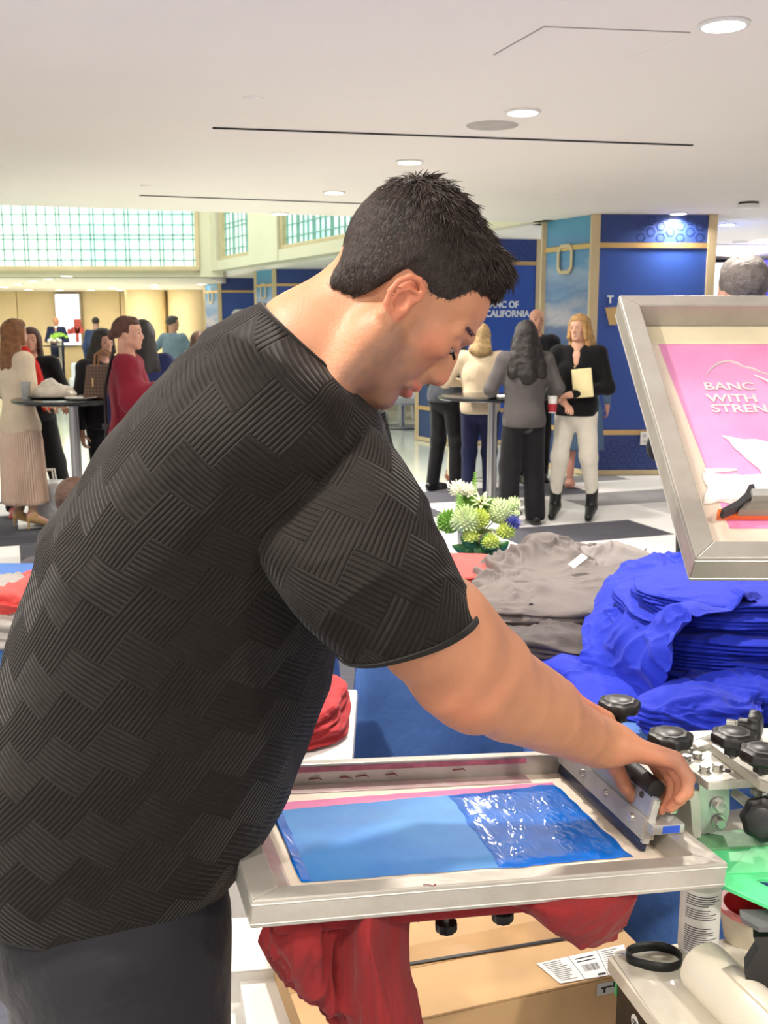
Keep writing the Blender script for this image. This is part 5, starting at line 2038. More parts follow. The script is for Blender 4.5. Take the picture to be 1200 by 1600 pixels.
def patch(name, M, corners, w, m, parent, nx=60, ny=50, amp=0.0, jag=0.0, seed=0.0, fs=25, lift=0.0):
    """a thin layer on a screen; corners (uv) of a quad a-b-c-d; ripple height amp"""
    a, b, c, d = [np.array(p) for p in corners]
    u = np.linspace(0, 1, nx)[None, :, None]
    v = np.linspace(0, 1, ny)[:, None, None]
    P = (a * (1 - u) + b * u) * (1 - v) + (d * (1 - u) + c * u) * v
    S = np.stack([P[..., 0] * 14, P[..., 1] * 14, np.full(P.shape[:2], seed)], -1)
    edge = np.minimum(np.minimum(u, 1 - u), np.minimum(v, 1 - v))[..., 0]
    k = np.clip(1 - edge * 12, 0, 1)
    P = P + (np.stack([perlin(S * 2.2), perlin(S * 2.2 + 8)], -1)) * jag * k[..., None]
    H = amp * (folds(np.stack([P[..., 0] * fs, P[..., 1] * fs * 0.5, np.full(P.shape[:2], seed)], -1), seed, 1.0)) * np.clip(edge * 10, 0, 1)
    H += lift * np.clip(edge * 14, 0, 1) ** 0.5
    Z = w + H
    X = np.concatenate([P, Z[..., None]], -1).reshape(-1, 3)
    X = X @ np.array(M.to_3x3()).T + np.array(M.translation)
    i, j = np.meshgrid(np.arange(ny - 1), np.arange(nx - 1), indexing='ij')
    F = np.stack([i * nx + j, i * nx + j + 1, (i + 1) * nx + j + 1, (i + 1) * nx + j], -1).reshape(-1, 4)
    return np_mesh(name, X, F, m, parent)


s1 = frame_thing('aluminium screen frame with blue ink lying flat under the bending man', S1, W1, D1, BW, TH, 0.026, 0.017)
BK = 0.017
w0 = -TH + 0.0022
U = lambda x, y, w=w0: uvof(S1, x, y, w)
m_pinkem = mat('pink_emulsion', (226, 128, 176), 0.35, var=0.05, scale=3)
m_ink1 = mat('thin_blue_ink', (24, 124, 218), 0.42, var=0.05, scale=7, col2=(62, 146, 214))
m_ink2 = mat('wet_blue_ink', (4, 108, 214), 0.12, var=0.08, scale=22, coat=0.9)
patch('pink_emulsion', S1, [U(470, 1378), U(984, 1338), U(862, 1222), U(424, 1255)], w0, m_pinkem, s1, jag=0.004)
patch('thin_blue_ink', S1, [U(474, 1379), U(790, 1356), U(706, 1242), U(424, 1268)], w0 + 0.0006, m_ink1, s1, jag=0.004, amp=0.0004, seed=2)
patch('wet_blue_ink', S1, [U(782, 1358), U(990, 1340), U(866, 1226), U(702, 1244)], w0 + 0.0009, m_ink2, s1, 150, 120, amp=0.0013, jag=0.008, seed=5, fs=60, lift=0.0012)
patch('wet_blue_ink', S1, [U(470, 1380), U(486, 1378), U(440, 1266), U(424, 1270)], w0 + 0.0009, m_ink2, s1, 20, 90, amp=0.002, jag=0.004, seed=8, lift=0.0008)
# stained tape along the back bar's inner side and the left edge
patch('tape_strip', S1, [(BW, D1 - BK - 0.03), (0.5, D1 - BK - 0.03), (0.5, D1 - BK - 0.001), (BW, D1 - BK - 0.001)], w0 + 0.0004, m_tape, s1, jag=0.003, amp=0.001, seed=3)
patch('tape_strip', S1, [(BW, BW), (BW + 0.028, BW), (BW + 0.028, D1 - BW), (BW, D1 - BW)], w0 + 0.0003, m_tape, s1, jag=0.001, seed=4)
mb = MB()
mb.prism([S1 @ V3(x, y, z) for x, y, z in ((BW, D1 - BK - 0.0008, -0.012), (0.5, D1 - BK - 0.0008, -0.012), (0.5, D1 - BK - 0.0008, -0.004), (BW, D1 - BK - 0.0008, -0.004))], S1.to_3x3() @ V3(0, -0.0005, 0))
mb.build('ink_stain', mat('red_ink_stain', (166, 92, 110), 0.5, var=0.25, scale=30), s1)
mb = MB()
rnd = random.Random(12)
for i in range(9):
    x = 0.05 + rnd.random() * 0.36
    a = S1 @ V3(x, D1 - BK - 0.001, -0.018 - rnd.random() * 0.006)
    MB().tube([a, a + V3(0.008 + rnd.random() * 0.01, 0, 0.002), a + V3(0.02, 0, -0.001)], [0.0008, 0.0014, 0.0004], 5).build('ink_speck', mat('dark_red_speck', (120, 50, 62), 0.5), s1)
a = S1 @ V3(0.20, 0.004, 0.0004)
mb.tube([a, a + V3(0.006, -0.001, 0.0005), a + V3(0.012, -0.003, 0.0003), a + V3(0.014, -0.001, 0.001)], [0.0005, 0.0006, 0.0006, 0.0014], 5)
mb.build('ink_speck', mat('dark_red_speck', (120, 50, 62), 0.5), s1)

# ---- squeegee
bf = S1 @ Vector((*U(1003, 1332), w0 + 0.002))
bb = S1 @ Vector((*U(866, 1200), w0 + 0.002))
sz = (S1.to_3x3() @ V3(0, 0, 1)).normalized()
sd = (bb - bf)
SL = sd.length
sd.normalize()
sn = sd.cross(sz).normalized()       # to the right of the travel
lean = (sz * 0.97 + sn * 0.16).normalized()
sq = thing('squeegee', 'metal squeegee gripped by the man at the right end of the blue ink', 'squeegee', (bf + bb) / 2)
thk = sd.cross(lean).normalized()


def sbar(mb, a0, a1, h0, h1, t0, t1):
    A0, A1 = bf + sd * (SL * a0), bf + sd * (SL * a1)
    P = [A0 + lean * h0 + thk * t0, A1 + lean * h0 + thk * t0, A1 + lean * h1 + thk * t0, A0 + lean * h1 + thk * t0]
    mb.prism(P, thk * (t1 - t0))
    return mb


sbar(MB(), 0, 1, 0.0, 0.030, -0.004, 0.004).build('blade', mat('dark_blue_rubber', (18, 30, 62), 0.25), sq)
sbar(sbar(MB(), -0.01, 1.01, 0.018, 0.046, -0.010, -0.004), -0.01, 1.01, 0.018, 0.046, 0.004, 0.010).build('clamp_rail', m_alu, sq)
sbar(MB(), 0.0, 1.0, 0.044, 0.076, -0.004, 0.004).build('back_plate', mat('pale_blue_metal', (170, 180, 198), 0.3, metal=0.5, var=0.1, scale=20), sq)
for f in (0.1, 0.37, 0.63, 0.9):
    p = bf + sd * SL * f + lean * 0.034 - thk * 0.010
    MB().lathe([(0, 0.004), (0.005, 0.004), (0.0065, 0), (0, 0)], p, -thk, 12).build('bolt', m_zinc, sq)
    p = bf + sd * SL * f + lean * 0.034 + thk * 0.010
    MB().lathe([(0, 0.004), (0.005, 0.004), (0.0065, 0), (0, 0)], p, thk, 6).build('nut', m_zinc, sq)
    p = bf + sd * SL * f + lean * 0.068 - thk * 0.004
    MB().lathe([(0, 0.002), (0.004, 0.002), (0.005, 0), (0, 0)], p, -thk, 12).build('rivet', m_darkgrey, sq)
hA = bf + sd * SL * 0.02 + lean * 0.086
MB().tube([hA, hA + sd * SL * 0.96], 0.0125, 20).build('grip', mat('black_rubber', (24, 24, 26), 0.5), sq)
sbar(MB(), 0.99, 1.03, 0.0, 0.075, -0.010, 0.010).build('end_cap', m_alu2, sq)
sbar(MB(), -0.012, 0.01, 0.012, 0.074, -0.005, 0.005).build('end_cap', m_alu2, sq)

# ---- press: clamps, plates, knobs, arm
pr = thing('screen_printing_press', 'metal press head with clamps, hex bolts and plates at the right of the flat screen', 'printing press', (0.62, 1.45, 0))


def slab(pts, z, th, name, m, bev=0.0015, parent=pr):
    P = [pZ(x, y, z) for x, y in pts]
    o = MB().prism([p - V3(0, 0, th) for p in P], (0, 0, th)).build(name, m, parent, smooth=False)
    md = o.modifiers.new('b', 'BEVEL')
    md.width = bev
    md.segments = 2
    return o


m_plate = mat('dull_aluminium', (196, 193, 182), 0.42, metal=0.35, var=0.06, scale=18, bump=0.05)
slab([(1055, 1187), (1107, 1172), (1184, 1217), (1107, 1222)], 0.885, 0.013, 'clamp_plate', m_plate)
slab([(1111, 1162), (1138, 1156), (1300, 1195), (1300, 1262), (1187, 1220)], 0.900, 0.014, 'top_plate', m_plate)
slab([(1176, 1166), (1215, 1168), (1230, 1196), (1180, 1186)], 0.906, 0.006, 'rail_plate', m_alu2)
slab([(1080, 1158), (1108, 1150), (1122, 1158), (1090, 1168)], 0.885, 0.008, 'link_plate', m_plate)


def knob(x, y, z, r=0.030, ln=0.05, label=None, parent=pr, axis=(0, 0, 1), p=None, screw=True):
    p = pZ(x, y, z) if p is None else Vector(p)
    axis = Vector(axis).normalized()
    o = MB().lathe([(0, 0.0), (r * 0.5, 0.0008), (r * 0.72, 0.0), (r * 0.76, -0.001), (r * 0.95, -0.003), (r, -0.006), (r, -0.014), (r * 0.92, -0.018), (r * 0.45, -0.019), (r * 0.4, -0.021), (r * 0.38, -0.034), (0, -0.034)], p, axis, 64, 8, 0.045).build('knob', m_black, parent, ang=28)
    MB().lathe([(0, 0.0012), (r * 0.55, 0.0012), (r * 0.6, 0.0003), (0, 0.0003)], p, axis, 32).build('cap', mat('knob_cap', (44, 44, 46), 0.35, var=0.1, scale=40), o)
    if screw:
        prof = []
        n = int(ln / 0.0012)
        for i in range(n):
            prof.append((0.0045 if i % 2 else 0.0052, -0.034 - i * 0.0012))
        MB().lathe([(0, -0.034)] + prof + [(0, prof[-1][1])], p, axis, 16).build('screw', m_zinc, o)
    return o


knob(968, 1092, 0.945, 0.031, 0.05)
knob(1048, 1143, 0.930, 0.0315, 0.06)
knob(1147, 1142, 0.944, 0.0305, 0.008)
knob(1193, 1168, 0.944, 0.0305, 0.008)
knob(0, 0, 0, 0.024, 0.02, p=pY(1190, 1135, 1.50), axis=(1, -0.55, 0.05))
knob(0, 0, 0, 0.030, 0.02, p=pY(1192, 1283, 1.27), axis=(-0.55, -1, 0.2))


def hexbolt(p, ax_, r=0.008, h=0.006, washer=True, parent=pr, nm='hex_bolt'):
    p = Vector(p)
    mb = MB()
    if washer:
        mb.lathe([(0, 0), (r * 1.35, 0), (r * 1.35, 0.0015), (0, 0.0015)], p, ax_, 24)
    mb.lathe([(0, 0.0015), (r, 0.0015), (r, h), (r * 0.85, h + 0.001), (0, h + 0.001)], p, ax_, 6)
    return mb.build(nm, m_zinc, parent, ang=20)


for x, y in ((1072, 1188), (1089, 1184), (1101, 1205), (1121, 1202)):
    hexbolt(pZ(x, y, 0.885), (0, 0, 1), 0.0075, 0.007)
hole = pZ(1136, 1204, 0.8855)
MB().lathe([(0, 0.0006), (0.0055, 0.0006), (0.0055, 0), (0, 0)], hole, n=16).build('bolt_hole', m_slot, pr)
# C shaped clamp channel
Yc = 1.335
prof = [(1042, 1213 + 24), (1094, 1236), (1096, 1314), (1086, 1318), (1082, 1296), (1079, 1252), (1072, 1247), (1040, 1249)]
MB().prism([pY(x, y, Yc) for x, y in prof], V3(-0.055, 0.13, 0.0)).build('clamp_channel', m_plate, pr, smooth=False)
MB().prism([pY(x, y, 1.345) for x, y in ((1093, 1222), (1140, 1235), (1140, 1270), (1132, 1297), (1094, 1304))], V3(-0.002, 0.006, 0)).build('side_bracket', m_alu2, pr, smooth=False)
hexbolt(pY(1122, 1258, 1.343), (0.1, -1, 0.05), 0.0085, 0.010)
hexbolt(pY(1123, 1284, 1.343), (0.1, -1, 0.05), 0.0075, 0.009)
MB().lathe([(0, 0), (0.011, 0), (0.011, 0.004), (0.008, 0.005), (0.008, 0.013), (0.006, 0.014), (0.006, 0.03), (0, 0.03)], pZ(1047, 1266, 0.845), (0, 0, 1), 18).build('clamp_screw', m_zinc, pr)
blk = S1 @ V3(0.575, 0.11, 0.0075)
R3 = S1.to_3x3()
MB().box(blk, (0.05, 0.055, 0.014), R3, 0.002).build('clamp_block', m_alu2, pr)
MB().box(blk + R3 @ V3(0.004, -0.0278, 0), (0.026, 0.0008, 0.010), R3).build('blue_label', mat('label_blue', (40, 86, 200), 0.4), pr)
# rods, stacked nuts at the right
MB().tube([pY(1146, 1238, 1.36), pY(1178, 1262, 1.33), pY(1186, 1268, 1.32)], [0.006, 0.008, 0.007], 14).build('tension_rod', m_alu2, pr)
p = pY(1188, 1218, 1.33)
MB().lathe([(0, 0.012), (0.006, 0.012), (0.009, 0.006), (0.009, 0.0), (0.013, -0.001), (0.013, -0.007), (0.008, -0.008), (0.008, -0.013), (0.0125, -0.014), (0.0125, -0.02), (0.007, -0.021), (0.007, -0.06), (0, -0.06)], p, (0, 0, 1), 20).build('stud', m_zinc, pr)
MB().tube([pY(1080, 1163, 1.48), pY(1120, 1148, 1.46)], 0.004, 10, sx=2.0).build('link_rod', m_alu2, pr)
pp = pY(1079, 1166, 1.47)
MB().lathe([(0, 0), (0.008, 0), (0.006, -0.004), (0.009, -0.007), (0.006, -0.011), (0.009, -0.015), (0.007, -0.03), (0, -0.03)], pp, (0, 0, 1), 18).build('spring', m_zinc, pr)
# arms and stand reaching the floor, right of the picture
MB().box((0.66, 1.52, 0.845), (0.46, 0.07, 0.05), rotm(0, 0, 0.1), 0.004).build('print_arm', m_plate, pr)
MB().tube([(0.86, 1.62, 0.03), (0.86, 1.62, 0.9)], 0.05, 24).build('post', m_darkgrey, pr)
MB().lathe([(0, 0), (0.13, 0), (0.13, 0.02), (0.07, 0.04), (0, 0.04)], (0.86, 1.60, 0), n=40).build('foot', m_darkgrey, pr)
MB().box((0.47, 1.40, 0.765), (0.75, 0.06, 0.03), rotm(0, 0, 0.29), 0.003).build('platen_arm', m_plate, pr)

# platen under the screen with two knobs
plM = S1.copy()
pl = thing('platen', 'board under the flat screen with two small black knobs showing below the frame', 'platen', S1 @ V3(0.3, 0.2, -0.07))
mb = MB()
quad_prism(mb, S1, [(0.07, 0.06), (0.50, 0.06), (0.50, 0.34), (0.07, 0.34)], -0.060, -0.050)
mb.build('board', mat('platen_board', (120, 96, 74), 0.6), pl)
for x, y in ((697, 1447), (785, 1431)):
    p = pY(x, y, 1.20)
    MB().lathe([(0, -0.006), (0.0125, -0.006), (0.014, -0.002), (0.014, 0.006), (0, 0.006)], p, (0, 0, 1), 40, 10, 0.05).build('knob', m_black, pl)
    MB().tube([p, p + V3(0, 0, 0.02)], 0.004, 8).build('screw', m_zinc, pl)


# ---- cloth sheets from image-anchored control grids (each point has its own distance)
def sheet(name, grid, m, nx=110, ny=110, amp=0.012, fs=(9, 9, 9), seed=0.0, warp=0.8, solid=0.0025, parent=None, noise_v=None):
    rows = len(grid)
    G = np.array([[list(pY(*g)) for g in row] for row in grid])
    tu = np.linspace(0, G.shape[1] - 1, nx)
    tv = np.linspace(0, rows - 1, ny)
    A = np.stack([crom(G[:, c], tv) for c in range(G.shape[1])], 1)
    P = np.stack([crom(A[r], tu) for r in range(ny)], 0)
    du = np.gradient(P, axis=1)
    dv = np.gradient(P, axis=0)
    n = np.cross(du, dv)
    n /= np.linalg.norm(n, axis=2)[..., None] + 1e-9
    if n[..., 1].mean() > 0:
        n = -n
    Fo = folds(P * np.array(fs), seed, warp)
    P = P + n * ((Fo - 0.4) * amp)[..., None]
    i, j = np.meshgrid(np.arange(ny - 1), np.arange(nx - 1), indexing='ij')
    F = np.stack([i * nx + j, i * nx + j + 1, (i + 1) * nx + j + 1, (i + 1) * nx + j], -1).reshape(-1, 4)
    o = np_mesh(name, P.reshape(-1, 3), F, m, parent)
    if solid:
        md = o.modifiers.new('solid', 'SOLIDIFY')
        md.thickness = solid
        md.offset = 0
    return o


m_redt = cloth('brick_red_jersey', (126, 34, 36))
g = [
    [(421, 1432, 1.12), (470, 1430, 1.085), (530, 1428, 1.10), (580, 1425, 1.07), (620, 1424, 1.11), (646, 1420, 1.14)],
    [(419, 1475, 1.14), (465, 1480, 1.07), (528, 1480, 1.10), (578, 1480, 1.05), (618, 1465, 1.11), (642, 1452, 1.15)],
    [(452, 1530, 1.17), (482, 1535, 1.09), (535, 1540, 1.10), (585, 1540, 1.05), (625, 1525, 1.09), (644, 1510, 1.15)],
    [(520, 1578, 1.18), (528, 1588, 1.12), (550, 1600, 1.10), (592, 1605, 1.05), (632, 1580, 1.08), (655, 1560, 1.14)],
    [(540, 1640, 1.20), (545, 1650, 1.13), (560, 1660, 1.11), (600, 1665, 1.06), (640, 1650, 1.08), (664, 1630, 1.14)]]
o = sheet('tshirt', g, m_redt, 120, 120, 0.020, (22, 22, 4), 1.7, 0.5)
tag(o, 'brick red T-shirt being printed, hanging in folds below the left half of the flat screen', 't-shirt')
mb = MB()
quad_prism(mb, S1, [(0.035, 0.03), (0.485, 0.03), (0.485, 0.37), (0.035, 0.37)], -0.064, -0.046)
ob_ = mb.build('chest_panel', m_redt, o, smooth=False)
md = ob_.modifiers.new('b', 'BEVEL')
md.width = 0.006
md.segments = 3
g = [
    [(640, 1412, 1.16), (700, 1405, 1.14), (780, 1400, 1.15), (860, 1395, 1.15), (930, 1390, 1.16), (993, 1385, 1.18)],
    [(648, 1432, 1.17), (700, 1424, 1.15), (790, 1412, 1.15), (860, 1420, 1.12), (930, 1420, 1.14), (992, 1402, 1.19)],
    [(652, 1440, 1.18), (700, 1428, 1.17), (805, 1417, 1.17), (862, 1450, 1.13), (925, 1455, 1.15), (978, 1440, 1.20)],
    [(655, 1440, 1.22), (700, 1428, 1.2), (812, 1418, 1.2), (880, 1466, 1.16), (922, 1478, 1.18), (958, 1462, 1.22)]]
o = sheet('tshirt_hem', g, m_redt, 130, 50, 0.007, (12, 12, 12), 3.2, 0.6)
o.name = 'tshirt'
tag(o, 'brick red shirt hem sagging below the right half of the flat screen, above the cardboard', 't-shirt')

# ---- green board on the press
gb = thing('green_board', 'bright green plastic board with a darker smeared strip right of the flat screen', 'board', pZ(1150, 1340, 0.79))
m_green = mat('mint_green_plastic', (84, 206, 134), 0.35, var=0.03, scale=3)
m_green2 = mat('smeared_dark_green', (96, 146, 104), 0.45, var=0.16, scale=30)
slab([(1092, 1325), (1150, 1318), (1330, 1310), (1330, 1384), (1188, 1372), (1182, 1376), (1215, 1392), (1250, 1410), (1240, 1432), (1215, 1421), (1100, 1370)], 0.790, 0.006, 'board', m_green, 0.001, gb)
slab([(1085, 1300), (1330, 1286), (1330, 1310), (1098, 1327)], 0.794, 0.010, 'smeared_strip', m_green2, 0.001, gb)
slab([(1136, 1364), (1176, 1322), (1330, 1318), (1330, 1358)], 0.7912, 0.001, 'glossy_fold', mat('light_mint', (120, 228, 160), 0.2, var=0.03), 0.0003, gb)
MB().tube([pZ(1250, 1340, 0.78), (0.86, 1.62, 0.78)], 0.018, 10).build('bracket', m_darkgrey, gb)

# ---- raised pink screen
d0, d1 = 1.35, 1.35 * 480 / 360
bl = pc(1087, 872, d0)
tl = pc(963, 461, d1 * 0.995)
S2 = ortho(bl, RT, tl - bl)
L2_ = (tl - bl).length
s2 = frame_thing('raised aluminium screen with pink emulsion and white ink, tilted back at the right edge', S2, 0.53, L2_, 0.031, 0.046)
w2 = -0.046 + 0.0022
U2 = lambda x, y, w=w2: uvof(S2, x, y, w)
m_pink2 = mat('pink_emulsion_b', (230, 132, 190), 0.3, var=0.04, scale=4, coat=0.4, col2=(240, 160, 206))
uo = U2(1138, 815)
ut = U2(1022, 521)
patch('pink_emulsion', S2, [(U2(1140, 826)[0], U2(1140, 826)[1]), (0.47, U2(1140, 826)[1]), (0.47, ut[1]), (ut[0], ut[1])], w2, m_pink2, s2)
patch('orange_tape', S2, [(0.045, 0.032), (0.489, 0.032), (0.489, 0.060), (0.045, 0.060)], w2 + 0.0006, mat('orange_tape', (232, 138, 108), 0.3, var=0.04), s2)
patch('clear_tape', S2, [(0.032, L2_ - 0.085), (0.49, L2_ - 0.085), (0.49, L2_ - 0.032), (0.032, L2_ - 0.032)], w2 + 0.0006, mat('cream_gloss_tape', (228, 218, 186), 0.12, var=0.04, coat=0.5), s2, amp=0.002, seed=4)
m_inkw = mat('white_ink', (244, 242, 238), 0.3, var=0.01, coat=0.5)
patch('white_ink', S2, [U2(1102, 786), U2(1290, 800), U2(1290, 742), U2(1104, 742)], w2 + 0.001, m_inkw, s2, 140, 70, amp=0.006, jag=0.02, seed=1, lift=0.003)
patch('white_ink', S2, [U2(1196, 748), U2(1290, 760), U2(1290, 705), U2(1126, 682)], w2 + 0.0012, m_inkw, s2, 120, 70, amp=0.006, jag=0.014, seed=6, lift=0.003)
patch('white_ink', S2, [U2(1102, 742), U2(1152, 737), U2(1152, 734), U2(1100, 732)], w2 + 0.001, m_inkw, s2, 40, 8, amp=0.001, jag=0.004, seed=9, lift=0.001)
patch('white_ink', S2, [U2(1204, 600), U2(1212, 622), U2(1215, 600), U2(1176, 586)], w2 + 0.001, m_inkw, s2, 40, 20, amp=0.002, jag=0.004, seed=2, lift=0.001)
m_sten = mat('stencil_grey', (214, 200, 204), 0.6, var=0.05, scale=30)
ez2 = S2.to_3x3() @ V3(0, 0, 1)
sy = S2.to_3x3() @ V3(0, 1, 0)
for s, x, y, hpx in (('BANC', 1101, 609, 15), ('WITH', 1107, 628, 15), ('STRENGTH', 1113, 644, 15)):
    p = S2 @ Vector((*U2(x, y, w2 + 0.001), w2 + 0.0012))
    text_obj('stencil_lettering', s, 0.0275, m_sten, basis(p, RT, sy, ez2), s2, 0.0003, 0.0006, sx=1.12)
mb = MB()
arc = [(1103, 586), (1112, 575), (1124, 567), (1140, 564), (1152, 568), (1162, 573), (1176, 576), (1190, 582), (1202, 586), (1240, 594)]
mb.tube([S2 @ Vector((*U2(x, y, w2 + 0.001), w2 + 0.001)) for x, y in arc], [0.0005, 0.0014, 0.0026, 0.002, 0.003, 0.0016, 0.0026, 0.0015, 0.0022, 0.001], 6)
mb.build('stencil_ridge', m_sten, s2)
# squeegee lying in the raised screen
p0 = S2 @ Vector((*U2(1140, 806, w2 + 0.02), w2 + 0.004))
sq2 = thing('squeegee', 'grey metal squeegee resting on the lower bar of the raised pink screen', 'squeegee', p0)
ux, uy, uz = RT, sy, ez2
cs = [(0.0, 0.0), (0.012, 0.004), (0.032, 0.006), (0.052, 0.014), (0.064, 0.030), (0.060, 0.033), (0.048, 0.019), (0.03, 0.012), (0.012, 0.012), (0.0, 0.008)]
def s2poly(mb, pts, w0_, w1_):
    P_ = [S2 @ Vector((*U2(x, y, w0_), w0_)) for x, y in pts]
    return mb.prism(P_, ez2 * (w1_ - w0_))


s2poly(MB(), [(1174, 781), (1400, 784), (1400, 806), (1152, 806)], w2 + 0.012, w2 + 0.024).build('holder', mat('bronze_grey_metal', (150, 142, 132), 0.3, metal=0.6), sq2, smooth=False)
s2poly(MB(), [(1170, 776), (1400, 778), (1400, 787), (1172, 787)], w2 + 0.020, w2 + 0.036).build('holder_lip', m_alu2, sq2, smooth=False)
s2poly(MB(), [(1124, 806), (1148, 793), (1160, 782), (1167, 768), (1174, 767), (1179, 784), (1163, 792), (1152, 801), (1128, 811)], w2 + 0.016, w2 + 0.030).build('end_plate', m_darkgrey, sq2, smooth=False)
s2poly(MB(), [(1120, 802), (1146, 797), (1150, 806), (1400, 806), (1400, 812), (1119, 812)], w2 + 0.004, w2 + 0.012).build('blade', mat('orange_rubber', (236, 110, 40), 0.3), sq2, smooth=False)
# its arm down to the press post
MB().tube([S2 @ V3(0.27, -0.01, -0.02), (0.80, 1.60, 0.92)], 0.02, 12).build('lift_arm', m_plate, pr)
MB().box(S2 @ V3(0.27, 0.0, -0.018), (0.24, 0.03, 0.045), S2.to_3x3(), 0.003).build('lift_clamp', m_plate, pr)

# ================================================================ TABLES WITH CLOTHS AND SHIRTS
m_cloth = cloth('table_cloth_blue', (74, 112, 178), 0.7, 0.05)


def covered_table(x0, x1, y0, y1, z, label_t, label_c, seed=0):
    t = thing('folding_table', label_t, 'table', ((x0 + x1) / 2, (y0 + y1) / 2, 0))
    MB().b2((x0 + 0.02, y0 + 0.02, z - 0.04), (x1 - 0.02, y1 - 0.02, z - 0.006), 0.005).build('table_top', m_white, t)
    for x in (x0 + 0.12, x1 - 0.12):
        for y in (y0 + 0.1, y1 - 0.1):
            MB().tube([(x, y, z - 0.04), (x, y, 0)], 0.014, 10).build('leg', m_darkgrey, t)
    rings = []
    per = []
    n = 90
    c = V3((x0 + x1) / 2, (y0 + y1) / 2, 0)
    hx, hy = (x1 - x0) / 2, (y1 - y0) / 2
    for sx, sy_ in ((0, -1), (1, 0), (0, 1), (-1, 0)):
        for i in range(n):
            f = i / n * 2 - 1
            if sy_ == -1:
                per.append((f * hx, -hy, 0, -1))
            elif sx == 1:
                per.append((hx, f * hy, 1, 0))
            elif sy_ == 1:
                per.append((-f * hx, hy, 0, 1))
            else:
                per.append((-hx, -f * hy, -1, 0))
    for fr in (0.0, 0.6, 0.97):
        rings.append([c + V3(px * fr, py * fr, z) for px, py, nx_, ny_ in per])
    rings.append([c + V3(px, py, z - 0.001) for px, py, nx_, ny_ in per])
    for i in range(1, 12):
        f = i / 11
        row = []
        for j, (px, py, nx_, ny_) in enumerate(per):
            arc_ = j * 0.11 + seed
            a = 0.035 * f * (math.sin(arc_ * 2.3) + 0.6 * math.sin(arc_ * 4.1 + 1.3 + f)) + 0.012 * f
            row.append(c + V3(px + nx_ * (a + 0.006), py + ny_ * (a + 0.006), (z - 0.004) * (1 - f) + 0.02 * f))
        rings.append(row)
    o = MB().grid(rings, True).build('tablecloth', m_cloth, solid=0.003, ang=60)
    tag(o, label_c, 'tablecloth')


TZ = 0.76
covered_table(-1.9, -0.18, 2.32, 3.18, TZ, 'folding table hidden under the blue cloth at the left, behind the man', 'blue tablecloth on the left table, showing behind the man at the left edge', 0)
covered_table(-0.055, 1.75, 2.30, 3.24, TZ, 'folding table hidden under the blue cloth, holding the grey shirts and flowers', 'blue tablecloth draped below the bare arm, on the table with the flowers', 2.1)
covered_table(0.33, 1.6, 1.80, 2.20, TZ - 0.003, 'folding table under the blue shirts, behind the press', 'blue tablecloth hanging behind the press, under the royal blue shirts', 4.4)


def fold_slab(label, c, a, b, h, rz, m, seed, name='tshirt', cat='t-shirt', group=None, amp=0.012, ex=3.2, layers=4, tilt=(0, 0), dome=0.25, nph=150):
    """a folded shirt: rounded slab with layered, creased edges"""
    prof = [(0.0, 0.0), (0.6, 0.0), (0.95, 0.02)]
    for i in range(layers):
        z0 = i / layers
        prof += [(1.0, z0 + 0.30 / layers), (0.995, z0 + 0.6 / layers), (0.955, z0 + 0.92 / layers)]
    prof += [(0.92, 1.0), (0.8, 1.05), (0.6, 1.1 + dome * 0.3), (0.35, 1.12 + dome * 0.6), (0.15, 1.12 + dome * 0.75), (0.0, 1.12 + dome * 0.8)]
    pr_ = np.array(prof)
    tt = np.linspace(0, len(prof) - 1, len(prof) * 3)
    R = np.interp(tt, np.arange(len(prof)), pr_[:, 0])
    Z = np.interp(tt, np.arange(len(prof)), pr_[:, 1]) * h
    ph = np.linspace(0, 2 * PI, nph, endpoint=False)
    cx_ = np.sign(np.cos(ph)) * np.abs(np.cos(ph)) ** (2 / ex)
    cy_ = np.sign(np.sin(ph)) * np.abs(np.sin(ph)) ** (2 / ex)
    P = np.stack([R[:, None] * cx_ * a, R[:, None] * cy_ * b, np.repeat(Z[:, None], nph, 1)], -1)
    S = P * np.array([9, 9, 26]) + seed * 3.7
    Fo = folds(S, seed, 0.7)
    Q_ = P * 6 + seed * 5.1
    rad = P.copy()
    rad[..., 2] = 0
    rn = rad / (np.linalg.norm(rad, axis=2)[..., None] + 1e-6)
    side = np.clip((R - 0.7) / 0.25, 0, 1)[:, None, None]
    P = P + rn * side * (Fo[..., None] - 0.4) * amp * 1.4 + rn * side * (perlin(Q_)[..., None]) * 0.04
    up_ = np.clip(Z / h, 0, 1)[:, None]
    P[..., 2] += ((Fo - 0.4) * amp + 0.5 * amp * perlin(Q_ * 1.3)) * up_
    P[..., 2] += P[..., 0] * tilt[0] + P[..., 1] * tilt[1]
    Rz = np.array(rotm(0, 0, rz))
    V = P.reshape(-1, 3) @ Rz.T + np.array(c)
    nr_ = len(R)
    i, j = np.meshgrid(np.arange(nr_ - 1), np.arange(nph), indexing='ij')
    j2 = (j + 1) % nph
    F = np.stack([i * nph + j, i * nph + j2, (i + 1) * nph + j2, (i + 1) * nph + j], -1).reshape(-1, 4)
    o = np_mesh(name, V, F, m)
    return tag(o, label, cat, group)


m_royal = cloth('royal_blue_jersey', (24, 44, 172), 0.75, 0.06)
m_greyt = cloth('grey_jersey', (102, 95, 93), 0.8, 0.06)
m_coral = cloth('coral_jersey', (200, 76, 72), 0.8, 0.05)
m_dgrey = cloth('dark_grey_jersey', (80, 74, 74), 0.8, 0.05)

